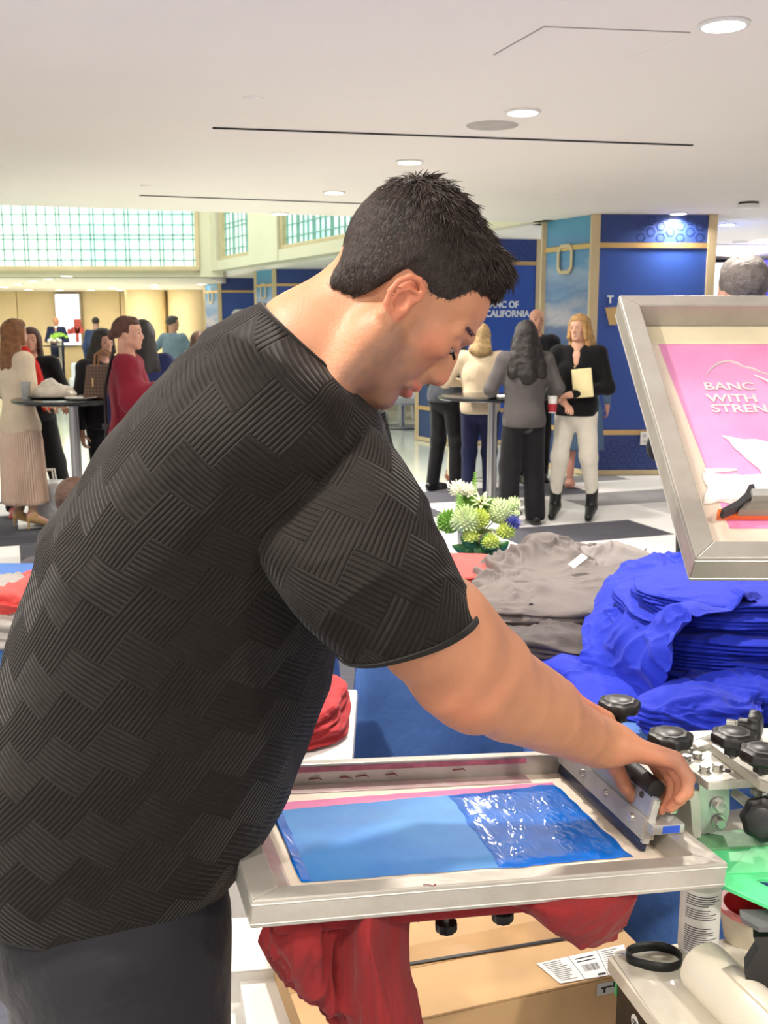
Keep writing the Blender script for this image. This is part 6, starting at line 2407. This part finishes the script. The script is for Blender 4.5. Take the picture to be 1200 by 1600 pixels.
# royal blue pile
rnd = random.Random(21)
BC = V3(0.83, 2.11, 0)
nB = 9
zz = TZ + 0.004
for i in range(nB):
    h = 0.0205 + 0.004 * rnd.random()
    lab = 'royal blue folded T-shirt, %s of the big stack' % ('at the bottom', 'second from the bottom', 'third from the bottom', 'fourth from the bottom', 'in the very middle', 'fourth from the top', 'third from the top', 'second from the top', 'at the top under the draped one')[i]
    fold_slab(lab, (BC.x + rnd.uniform(-0.025, 0.02) - 0.008 * i, BC.y + rnd.uniform(-0.02, 0.02) + 0.008 * i, zz), 0.31 - 0.012 * i, 0.26 - 0.010 * i, h, rnd.uniform(-0.12, 0.12), m_royal, 10 + i,
              group='royal blue shirts in the big stack', amp=0.012, layers=3, dome=0.05)
    zz += h * 0.93
g = [
    [(930, 925, 2.48), (975, 880, 2.52), (1050, 866, 2.55), (1120, 870, 2.55), (1230, 890, 2.5)],
    [(914, 952, 2.36), (960, 915, 2.38), (1040, 890, 2.38), (1130, 895, 2.36), (1240, 915, 2.3)],
    [(908, 985, 2.24), (945, 960, 2.24), (1020, 930, 2.2), (1120, 922, 2.16), (1250, 955, 2.1)],
    [(912, 1012, 2.16), (945, 1010, 2.12), (1000, 985, 2.02), (1065, 950, 1.98), (1150, 950, 1.97)],
    [(905, 1030, 2.14), (950, 1046, 2.06), (995, 1040, 1.96), (1030, 1010, 1.90), (1062, 975, 1.90)],
    [(896, 1042, 2.12), (945, 1066, 2.04), (1000, 1092, 1.93), (1036, 1066, 1.87), (1046, 1010, 1.86)]]
o = sheet('tshirt', g, m_royal, 200, 170, 0.036, (13, 7, 13), 6.1, 0.7)
tag(o, 'royal blue T-shirt draped over the top and left side of the big blue stack', 't-shirt')
g = [
    [(828, 1028, 2.28), (868, 1020, 2.30), (910, 1018, 2.3), (960, 1030, 2.28)],
    [(850, 1042, 2.14), (885, 1038, 2.10), (930, 1050, 2.08), (990, 1062, 2.0)],
    [(872, 1052, 2.08), (905, 1078, 1.98), (950, 1090, 1.95), (1020, 1100, 1.9)],
    [(890, 1085, 1.96), (925, 1105, 1.90), (965, 1120, 1.86), (1040, 1130, 1.83)]]
o = sheet('tshirt', g, m_royal, 110, 90, 0.018, (7, 12, 7), 8.2, 0.7)
tag(o, 'royal blue T-shirt spread flat on the table corner left of the big blue stack', 't-shirt')
fold_slab('royal blue T-shirt rolled at the front of the stack, just above the press knobs', pZ(1082, 1136, TZ + 0.01), 0.115, 0.07, 0.055, 0.05, m_royal, 31, amp=0.022, ex=2.2, layers=5, dome=0.5)
fold_slab('royal blue T-shirt bunched low at the right, behind the upright wheel', pZ(1175, 1110, TZ + 0.01), 0.13, 0.08, 0.05, -0.3, m_royal, 35, amp=0.025, ex=2.4, layers=4, dome=0.4)
# grey pile
fold_slab('charcoal grey T-shirt at the bottom front of the grey pile, beside the black sleeve', pZ(850, 1008, TZ + 0.006), 0.20, 0.11, 0.03, -0.25, m_dgrey, 41, amp=0.03, layers=3, dome=0.5, ex=2.6)
fold_slab('grey T-shirt in the middle of the grey pile', pZ(840, 958, TZ + 0.03), 0.21, 0.16, 0.05, -0.1, m_greyt, 43, amp=0.035, layers=3, dome=0.6, ex=2.5)
fold_slab('pale grey T-shirt at the back of the grey pile, touching the blue stack', pZ(950, 915, TZ + 0.02), 0.20, 0.14, 0.07, 0.2, cloth('pale_grey_jersey', (128, 122, 120)), 47, amp=0.03, layers=3, dome=0.6, ex=2.5)
g = [
    [(795, 862, 2.95), (835, 838, 2.95), (880, 842, 2.95), (940, 862, 2.95), (1010, 868, 2.9)],
    [(750, 895, 2.72), (815, 872, 2.72), (880, 868, 2.75), (935, 880, 2.75), (985, 885, 2.7)],
    [(738, 930, 2.52), (800, 918, 2.50), (860, 905, 2.54), (915, 912, 2.52), (960, 915, 2.5)],
    [(745, 962, 2.42), (790, 958, 2.36), (850, 950, 2.38), (900, 965, 2.36), (925, 960, 2.4)]]
o = sheet('tshirt', g, m_greyt, 180, 150, 0.055, (8, 8, 12), 2.6, 0.9)
tag(o, 'grey T-shirt with a white neck tag crumpled on top of the grey pile', 't-shirt')
p = pY(903, 880, 2.62)
MB().box(p + V3(0, 0, 0.006), (0.05, 0.022, 0.002), rotm(0.35, -0.5, 0.5), 0.0006).build('neck_tag', m_white, o)
# coral shirts left of the grey pile
zc = TZ + 0.004
for i in range(3):
    fold_slab(['coral T-shirt at the bottom of the small coral stack beside the vase', 'coral T-shirt in the middle of the small coral stack beside the vase', 'coral T-shirt on top of the small coral stack beside the vase'][i],
              (0.13 + 0.01 * i, 2.76 - 0.01 * i, zc), 0.18, 0.15, 0.034, -0.15 + 0.08 * i, m_coral, 51 + i, amp=0.014, layers=3, dome=0.2)
    zc += 0.033
# left table piles
fold_slab('grey T-shirt hanging off the front of the left table at the picture edge', pZ(2, 985, TZ + 0.0), 0.15, 0.12, 0.09, 0.2, cloth('light_grey_jersey', (140, 136, 132)), 61, amp=0.03, layers=3, dome=0.5)
fold_slab('grey T-shirt bundle under the coral one on the left table', pZ(62, 990, TZ + 0.0), 0.17, 0.13, 0.07, -0.2, cloth('light_grey_jersey', (140, 136, 132)), 62, amp=0.025, layers=3, dome=0.5)
fold_slab('coral red T-shirt heaped on the grey bundles of the left table', pZ(66, 945, TZ + 0.07), 0.12, 0.12, 0.05, 0.3, m_coral, 63, amp=0.04, layers=2, dome=0.4)
# grey bin with red shirts, seen under the sleeve
t = thing('storage_bin', 'light grey plastic bin below the black sleeve, with red shirts on it', 'bin', (-0.27, 2.0, 0))
MB().b2((-0.47, 1.84, 0.0), (-0.075, 2.22, 0.672), 0.012).build('bin_body', mat('bin_grey', (196, 194, 192), 0.5), t)
MB().b2((-0.485, 1.825, 0.65), (-0.06, 2.235, 0.685), 0.008).build('rim', mat('bin_grey', (196, 194, 192), 0.5), t)
zc = 0.687
for i in range(2):
    fold_slab(['dark red T-shirt lying on the grey bin, the lower one', 'dark red T-shirt on top, over the grey bin below the black sleeve'][i], (-0.27 + 0.012 * i, 2.02, zc), 0.21 - 0.03 * i, 0.16, 0.034, 0.05 - 0.2 * i, cloth('dark_red_jersey', (158, 46, 50)), 71 + i, amp=0.012, layers=2, dome=0.3)
    zc += 0.034

# ---- flower arrangement
FP = pZ(742, 872, TZ + 0.002)
fa = thing('flower_arrangement', 'green and white flower arrangement in a low vase on the table beside the coral shirts', 'flowers', FP)
MB().lathe([(0, 0), (0.045, 0), (0.055, 0.01), (0.058, 0.09), (0.054, 0.09), (0.05, 0.012), (0, 0.012)], FP, n=32).build('vase', mat('cream_ceramic', (226, 216, 196), 0.3), fa)
m_lime = mat('lime_blossom', (190, 206, 96), 0.6, var=0.14, scale=40)
m_palegreen = mat('pale_green_blossom', (196, 214, 160), 0.6, var=0.12, scale=40)
m_leafd = mat('dark_leaf', (44, 92, 40), 0.4, var=0.15, scale=20)
m_leafm = mat('mid_leaf', (112, 158, 62), 0.5, var=0.15, scale=20)
m_wfl = mat('white_petal', (238, 238, 214), 0.6, var=0.04)


def petals(mb, c, r, n, rnd, size, long_=1.0, up=0.2):
    """a round head of small cupped petals"""
    for i in range(n):
        zf = 1 - 1.6 * (i + 0.5) / n
        a = i * 2.39996
        s = math.sqrt(max(0, 1 - zf * zf))
        d = V3(math.cos(a) * s, math.sin(a) * s, zf)
        x, y, z = frame_to(d)
        p = c + d * r
        sz_ = size * (0.8 + 0.4 * rnd.random())
        tip = p + d * sz_ * long_
        mb.add([p - x * sz_ * 0.45, p + y * sz_ * 0.3, p + x * sz_ * 0.45, tip + x * sz_ * 0.12 + V3(0, 0, up * sz_), tip - x * sz_ * 0.12 + V3(0, 0, up * sz_), p - y * sz_ * 0.3],
               [(0, 1, 4), (1, 3, 4), (1, 2, 3), (0, 4, 5), (5, 4, 3), (5, 3, 2)])
    mb.sphere(c, r * 0.97, 14, 10)
    return mb


rnd = random.Random(8)
D_ = FP.y
for x, y, dy, r, m_, n, sz_, lo_, nm in [
        (780, 800, 0.00, 0.040, m_palegreen, 170, 0.010, 0.6, 'hydrangea'), (748, 812, -0.05, 0.030, m_lime, 110, 0.011, 0.8, 'lime_flower'), (728, 815, -0.06, 0.038, m_palegreen, 150, 0.012, 1.3, 'green_chrysanthemum'),
        (703, 818, -0.02, 0.034, m_leafm, 120, 0.013, 1.2, 'green_spray'), (735, 838, -0.08, 0.022, m_lime, 60, 0.011, 0.9, 'lime_flower'), (767, 848, -0.08, 0.022, m_lime, 70, 0.011, 0.9, 'lime_flower'),
        (790, 832, -0.04, 0.024, m_lime, 70, 0.011, 0.9, 'lime_flower'), (716, 766, 0.0, 0.022, m_wfl, 60, 0.013, 0.9, 'white_rose'), (733, 768, 0.01, 0.018, m_wfl, 50, 0.012, 0.9, 'white_rose'),
        (762, 795, 0.02, 0.028, m_leafm, 80, 0.012, 1.0, 'green_spray'), (730, 790, 0.03, 0.03, m_leafm, 80, 0.012, 1.2, 'green_spray'), (807, 802, 0.0, 0.010, m_palegreen, 30, 0.005, 0.8, 'bud'), (802, 788, 0.03, 0.02, m_palegreen, 60, 0.008, 0.8, 'hydrangea')]:
    c = pY(x, y, D_ + dy)
    fl = petals(MB(), c, r, n, rnd, sz_, lo_).build(nm, m_, fa, smooth=False, clean=False)
    MB().tube([c, (c + FP + V3(0, 0, 0.07)) / 2 + V3(0, 0, 0.02), FP + V3(0, 0, 0.06)], 0.002, 6).build('stem', m_leafm, fl)
c = pY(752, 786, D_ - 0.03)
petals(MB(), c, 0.008, 30, rnd, 0.006, 0.6).build('brown_flower_centre', mat('brown_centre', (70, 44, 34), 0.7), fa, smooth=False)
petals(MB(), c + V3(0, 0.008, 0), 0.009, 16, rnd, 0.022, 1.2).build('green_spray', m_palegreen, fa, smooth=False)
c = pY(801, 819, D_ - 0.03)
petals(MB(), c, 0.012, 70, rnd, 0.012, 1.5).build('blue_thistle', mat('thistle_blue', (86, 92, 168), 0.6, var=0.15, scale=50), fa, smooth=False)


def fern(base, tip, n, w, name='fern_leaf'):
    mb = MB()
    base, tip = Vector(base), Vector(tip)
    d = tip - base
    mb.tube([base, base + d * 0.5 + V3(0.004, 0, 0), tip], [0.0016, 0.0012, 0.0005], 5)
    sd_ = V3(1, -0.2, 0).normalized()
    for i in range(n):
        f = 0.1 + 0.9 * i / n
        p = base + d * f
        L = w * (1 - f * 0.7)
        for s in (-1, 1):
            e = p + sd_ * s * L + d.normalized() * L * 0.25 + V3(0, -0.004, 0)
            u = d.normalized() * 0.0035
            mb.prism([p - u, e - u * 0.4, e + u * 0.4, p + u], V3(0, 0.0007, 0))
    return mb.build(name, m_leafm, fa, smooth=False, clean=False)


fern(pY(738, 790, D_), pY(743, 735, D_ + 0.01), 13, 0.016)
fern(pY(722, 812, D_ - 0.05), pY(716, 768, D_ - 0.04), 10, 0.022)
fern(pY(700, 830, D_ - 0.03), pY(686, 812, D_ - 0.03), 8, 0.018)
for i, (x0, y0, x1, y1, w_) in enumerate([(750, 862, 720, 838, 0.03), (756, 868, 762, 832, 0.03), (765, 866, 795, 846, 0.03), (745, 866, 706, 852, 0.026), (768, 862, 775, 872, 0.03), (752, 850, 745, 872, 0.03), (735, 850, 728, 868, 0.024)]):
    a, b = pY(x0, y0, D_ - 0.06), pY(x1, y1, D_ - 0.075)
    d = b - a
    sd_ = V3(-d.z, 0, d.x).normalized()
    rows = []
    for k2 in range(9):
        f = k2 / 8
        wv_ = w_ * math.sin(PI * min(1, f * 0.92 + 0.06)) ** 0.8 * 0.7
        p = a + d * f + V3(0, -0.006 * math.sin(PI * f), 0)
        rows.append([p - sd_ * wv_, p + V3(0, -0.003, 0), p + sd_ * wv_])
    MB().grid(rows).build('leaf', m_leafd, fa, solid=0.0008)

# ================================================================ BOXES BELOW THE SCREEN
m_card = mat('cardboard', (206, 168, 120), 0.75, var=0.05, scale=5, bump=0.05, bscale=90)
cz = 0.45
bx = thing('cardboard_box', 'brown cardboard box with a black strap and shipping labels under the flat screen', 'box', (0.15, 1.55, 0))
bA = pZ(640, 1597, cz)
bB = pZ(985, 1520, cz)
ex_ = (bB - bA).normalized()
ey_ = Vector((-ex_.y, ex_.x, 0))
B3 = basis((0, 0, 0), ex_, ey_, (0, 0, 1)).to_3x3()
bo = bA - ex_ * 0.16
LX, LY, LZ = 0.60, 0.30, 0.33


def bxy(x, y, z=0.0):
    return bo + ex_ * x + ey_ * y + V3(0, 0, z)


MB().box(bxy(LX / 2, LY / 2, -LZ / 2 - 0.002), (LX, LY, LZ), B3, 0.003).build('box_body', m_card, bx)
for a, b in ((0.0, LY / 2 - 0.001), (LY / 2 + 0.001, LY)):
    MB().box(bxy(LX / 2, (a + b) / 2, 0.001), (LX, b - a, 0.004), B3, 0.001).build('top_flap', m_card, bx)
MB().box(bxy(LX / 2, LY / 2, 0.0034), (LX, 0.06, 0.0006), B3).build('packing_tape', mat('packing_tape', (196, 156, 106), 0.2, coat=0.5), bx)
p0_, p1_ = pZ(640, 1506, cz + 0.005), pZ(890, 1465, cz + 0.005)
dS = (p1_ - p0_).normalized()
nS = Vector((-dS.y, dS.x, 0)) * 0.0035
MB().prism([p0_ - dS * 0.1 - nS, p1_ + dS * 0.1 - nS, p1_ + dS * 0.1 + nS, p0_ - dS * 0.1 + nS], (0, 0, 0.001)).build('strap', m_black, bx)
lab = [pZ(x, y, cz + 0.0042) for x, y in ((838, 1506), (875, 1537), (985, 1518), (975, 1476))]
lo_ = MB().prism(lab, (0, 0, 0.0006)).build('shipping_label', m_pink, bx, smooth=False)
mb = MB()
a_, b_, c_, d_ = lab
L2 = lambda u, v: a_ * (1 - u) * (1 - v) + d_ * u * (1 - v) + c_ * u * v + b_ * (1 - u) * v + V3(0, 0, 0.0009)
rnd = random.Random(4)
for i in range(26):        # bar codes
    u = 0.42 + i * 0.008
    w = 0.002 + rnd.random() * 0.003
    mb.poly([L2(u, 0.45), L2(u + w, 0.45), L2(u + w, 0.72), L2(u, 0.72)])
for k2 in range(11):
    v = 0.08 + k2 * 0.08
    for u0_, u1_ in ((0.05, 0.3), (0.72, 0.95)):
        e = u0_ + (u1_ - u0_) * (0.5 + 0.5 * rnd.random())
        mb.poly([L2(u0_, v), L2(e, v), L2(e, v + 0.022), L2(u0_, v + 0.022)])
for u in (0.35, 0.68):
    mb.poly([L2(u, 0), L2(u + 0.006, 0), L2(u + 0.006, 1), L2(u, 1)])
for v in (0.15, 0.28):
    mb.poly([L2(0.4, v), L2(0.62, v), L2(0.62, v + 0.04), L2(0.4, v + 0.04)])
mb.poly([L2(0.55, 0.88), L2(0.66, 0.88), L2(0.66, 0.96), L2(0.55, 0.96)])
mb.build('label_print', m_black, lo_, smooth=False, clean=False)
fz = -ey_ * 0.001
u0_ = ((pZ(926, 1560, 0.41) - bo).dot(ex_))
lo2 = MB().prism([bo + ex_ * (u0_ + a) - ey_ * 0.0012 + V3(0, 0, z) for a, z in ((0, -0.028), (0.062, -0.028), (0.062, -0.006), (0, -0.006))], -ey_ * 0.0006).build('side_label', mat('label_grey', (206, 206, 198), 0.6), bx, smooth=False)
mb = MB()
for a, z, w, h in ((0.008, -0.015, 0.02, 0.003), (0.012, -0.02, 0.004, 0.008), (0.03, -0.013, 0.003, 0.01), (0.036, -0.012, 0.012, 0.003), (0.044, -0.018, 0.003, 0.008)):
    mb.box(bo + ex_ * (u0_ + a + w / 2) - ey_ * 0.002 + V3(0, 0, z), (w, 0.0004, h), B3)
mb.build('label_print', m_darkgrey, lo2, smooth=False)
m_wbox = mat('white_carton', (240, 238, 232), 0.6, var=0.02)


def carton(label, pts, z, h, nm='white_carton'):
    t = thing('carton', label, 'box', pZ(*pts[0], z))
    P = [pZ(x, y, z) for x, y in pts]
    o = MB().prism([p - V3(0, 0, h) for p in P], (0, 0, h - 0.003)).build('box_body', m_wbox, t, smooth=False)
    MB().prism([p - V3(0, 0, 0.0025) for p in P], (0, 0, 0.0025)).build('lid', m_wbox, t, smooth=False)


carton('white flat carton farther back, between the black trousers and the red shirt', [(300, 1523), (452, 1511), (470, 1430), (330, 1436)], 0.42, 0.30)
carton('white flat carton nearest, below the red shirt at the bottom edge', [(395, 1660), (600, 1640), (540, 1518), (374, 1527)], 0.40, 0.10)
carton('cream carton with an open lid beside the black trousers at the bottom edge', [(340, 1680), (402, 1672), (386, 1552), (352, 1556)], 0.36, 0.2)

# ================================================================ CART AT THE LOWER RIGHT
KZ = 0.62
ct = thing('work_cart', 'work surface covered with crinkled clear plastic over creamy paper at the lower right corner', 'cart', (0.6, 1.1, 0))
kp = [pZ(x, y, KZ) for x, y in ((950, 1497), (962, 1486), (1072, 1473), (1420, 1440), (1700, 1900), (1140, 1760), (1028, 1600))]
o = MB().prism([p - V3(0, 0, 0.02) for p in kp], (0, 0, 0.02)).build('top_board', mat('cream_board', (226, 218, 200), 0.5, var=0.03), ct, smooth=False)
a_, b_ = pZ(951, 1494, KZ), pZ(1028, 1600, KZ)
dK = (b_ - a_).normalized()
# crinkled film as a thin bumpy layer
kx = [pZ(955, 1492, KZ), pZ(1200, 1465, KZ), pZ(1500, 1760, KZ), pZ(1034, 1606, KZ)]
Mk = basis((0, 0, KZ), (1, 0, 0), (0, 1, 0), (0, 0, 1))
patch('plastic_film', Mk, [(kx[3].x, kx[3].y), (kx[2].x, kx[2].y), (kx[1].x, kx[1].y), (kx[0].x, kx[0].y)], 0.001, mat('clear_film', (226, 220, 206), 0.12, var=0.05, scale=10, coat=1.0), ct, 150, 130, amp=0.009, seed=7, fs=15)
for x, y in ((0.45, 0.75), (0.95, 0.75), (0.95, 1.25), (0.45, 1.25)):
    MB().tube([(x, y, KZ - 0.02), (x, y, 0)], 0.016, 10).build('leg', m_darkgrey, ct)
# black carton below the surface with a white emblem and green edge
cb = thing('black_case', 'black case with a round white emblem under the corner of the cream work surface', 'case', (0.5, 1.15, KZ - 0.2))
q0 = pZ(966, 1508, KZ - 0.022)
q1 = q0 + dK * 0.16
nK = Vector((dK.y, -dK.x, 0))
if nK.x < 0:
    nK = -nK
bk = [q0 + nK * 0.0, q1 + nK * 0.0, q1 + nK * 0.22, q0 + nK * 0.22]
MB().prism([p - V3(0, 0, 0.24) for p in bk], (0, 0, 0.238)).build('case_body', mat('case_brown_black', (34, 28, 26), 0.5), cb, smooth=False)
MB().prism([q0 - nK * 0.001 - dK * 0.006, q0 - nK * 0.001 + dK * 0.0, q0 + nK * 0.004 + dK * 0.0, q0 + nK * 0.004 - dK * 0.006], (0, 0, -0.05)).build('green_edge', mat('green_edge', (60, 186, 104), 0.4), cb, smooth=False)
e0 = q0 + dK * 0.062 - nK * 0.001 - V3(0, 0, 0.045)
MB().prism([e0 + dK * a + V3(0, 0, z) for a, z in ((-0.03, -0.03), (0.03, -0.03), (0.03, 0.02), (-0.03, 0.02))], -nK * 0.001).build('emblem_panel', m_black, cb, smooth=False)
MB().lathe([(0, 0.0015), (0.011, 0.0015), (0.012, 0)], e0 - V3(0, 0, 0.002), -nK, 24).build('emblem', m_white, cb)
mb = MB()
for s in (-1, 1):
    c = e0 - V3(0, 0, 0.002) - nK * 0.002 + dK * s * 0.003
    mb.tube([c + dK * s * 0.002 * math.cos(a) * 1.4 + V3(0, 0, 0.004 * math.sin(a)) for a in np.linspace(0, 6, 9)], 0.0006, 5)
mb.build('emblem_mark', m_black, cb)
# white roll
ra, rb_ = pZ(1096, 1508, KZ + 0.036), pZ(1260, 1668, KZ + 0.036)
wr = thing('plastic_roll', 'thick white plastic sheet roll lying on the cream work surface', 'roll', (ra + rb_) / 2)
dR = (rb_ - ra).normalized()
prof = [(0.012, 0.0), (0.030, 0.0), (0.0355, 0.004), (0.036, 0.01), (0.036, (rb_ - ra).length), (0.012, (rb_ - ra).length)]
MB().lathe(prof, ra, dR, 48).build('roll_body', mat('milky_plastic', (238, 232, 214), 0.28, var=0.02, coat=0.4), wr)
MB().lathe([(0.012, -0.0005), (0.0125, -0.0005), (0.0125, (rb_ - ra).length)], ra, dR, 24).build('core', m_card, wr)
wrap = []
for i in range(14):
    a = 0.6 + i * 0.1
    x, y, z = frame_to(dR)
    wrap.append([ra + dR * l + (x * math.cos(a) + y * math.sin(a)) * (0.0365 + 0.002 * (i / 13)) for l in np.linspace(0.06, 0.2, 6)])
MB().grid(wrap).build('loose_flap', mat('milky_plastic', (238, 232, 214), 0.28, var=0.02, coat=0.4), wr, solid=0.0008)
# black rubber band ring
rbp = pZ(1023, 1502, KZ + 0.003)
rows = []
for i in range(72):
    a = 2 * PI * i / 72
    rr = 1 + 0.10 * math.cos(2 * a + 0.5) - 0.06 * math.cos(3 * a)
    x, y = 0.034 * math.cos(a) * rr, 0.027 * math.sin(a) * rr
    rows.append([rbp + V3(x, y, 0.0), rbp + V3(x * 1.0, y * 1.0, 0.0145)])
rows.append(rows[0])
o = MB().grid(rows).build('rubber_band', mat('band_black', (22, 22, 24), 0.5), solid=0.0022)
tag(o, 'wide black rubber band standing on edge on the cream work surface', 'band')
# bottle behind the roll
bp_ = pZ(1090, 1484, KZ + 0.002)
bt_ = thing('spray_bottle', 'white plastic bottle with a finely printed label under the frame corner', 'bottle', bp_)
MB().lathe([(0, 0), (0.025, 0), (0.0275, 0.004), (0.0275, 0.105), (0.026, 0.115), (0.014, 0.13), (0.012, 0.133), (0.012, 0.142), (0, 0.142)], bp_, n=40).build('bottle_body', mat('bottle_plastic', (222, 222, 214), 0.3, trans=0.15), bt_)
lbm = MB().lathe([(0.0279, 0.008), (0.0281, 0.009), (0.0281, 0.103), (0.0279, 0.104)], bp_, n=48).build('label', m_pink, bt_)
mb = MB()
rnd = random.Random(9)
for i in range(26):
    z = 0.012 + i * 0.0034
    if i in (12, 13, 14, 20):
        continue
    a0 = PI * 1.16
    a1 = PI * (1.50 + 0.25 * rnd.random())
    n = 14
    r = 0.0283
    top = [bp_ + V3(r * math.cos(a0 + (a1 - a0) * k2 / n), r * math.sin(a0 + (a1 - a0) * k2 / n), z + 0.0011) for k2 in range(n + 1)]
    bot = [v - V3(0, 0, 0.0013) for v in top]
    mb.grid([bot, top])
mb.build('label_print', mat('print_grey', (60, 60, 62), 0.6), lbm, smooth=False, clean=False)
MB().lathe([(0, 0.142), (0.013, 0.142), (0.013, 0.158), (0, 0.158)], bp_, n=20).build('cap', m_white, bt_)
# ink tub
tp_ = pZ(1172, 1468, KZ + 0.002)
tu = thing('ink_tub', 'cream tub with a pink rim and red inside, right of the printed bottle', 'tub', tp_)
MB().lathe([(0, 0), (0.034, 0), (0.037, 0.003), (0.0465, 0.052), (0.0455, 0.0525), (0.0335, 0.004), (0, 0.004)], tp_, n=48).build('tub_body', mat('tub_cream', (224, 212, 190), 0.4), tu)
MB().lathe([(0.0405, 0.051), (0.0405, 0.056), (0.0485, 0.056), (0.0485, 0.050), (0.0405, 0.051)], tp_, n=48).build('rim', mat('tub_pink', (236, 138, 138), 0.35), tu)
MB().lathe([(0.0325, 0.006), (0.0403, 0.055), (0.0398, 0.055), (0.032, 0.008), (0, 0.008)], tp_, n=48).build('lining', mat('tub_red', (168, 30, 34), 0.35), tu)
# black dispenser with a bevelled grey top
dp = thing('tape_dispenser', 'black dispenser with a grey top at the right edge beside the white roll', 'dispenser', pZ(1190, 1520, KZ))
P0 = pY(1190, 1455, 1.18)
sd_pts = [(0, 0), (0.03, -0.012), (0.10, -0.012), (0.10, -0.16), (0.015, -0.16), (-0.004, -0.05)]
MB().prism([pY(1172, 1462, 1.16) + V3(a, 0, z) for a, z in [(0.004, -0.002), (0.14, 0.0), (0.14, -0.12), (0.012, -0.12), (-0.004, -0.05), (0.012, -0.018)]], V3(0.01, 0.03, 0)).build('dispenser_body', m_black, dp, smooth=False)
MB().prism([pY(1163, 1449, 1.16) + V3(a, y, 0) for a, y in ((0, 0.012), (0.014, -0.010), (0.14, -0.010), (0.14, 0.03), (0.004, 0.03))], V3(0, 0, 0.006)).build('top_cover', mat('cover_grey', (92, 92, 94), 0.4), dp, smooth=False)
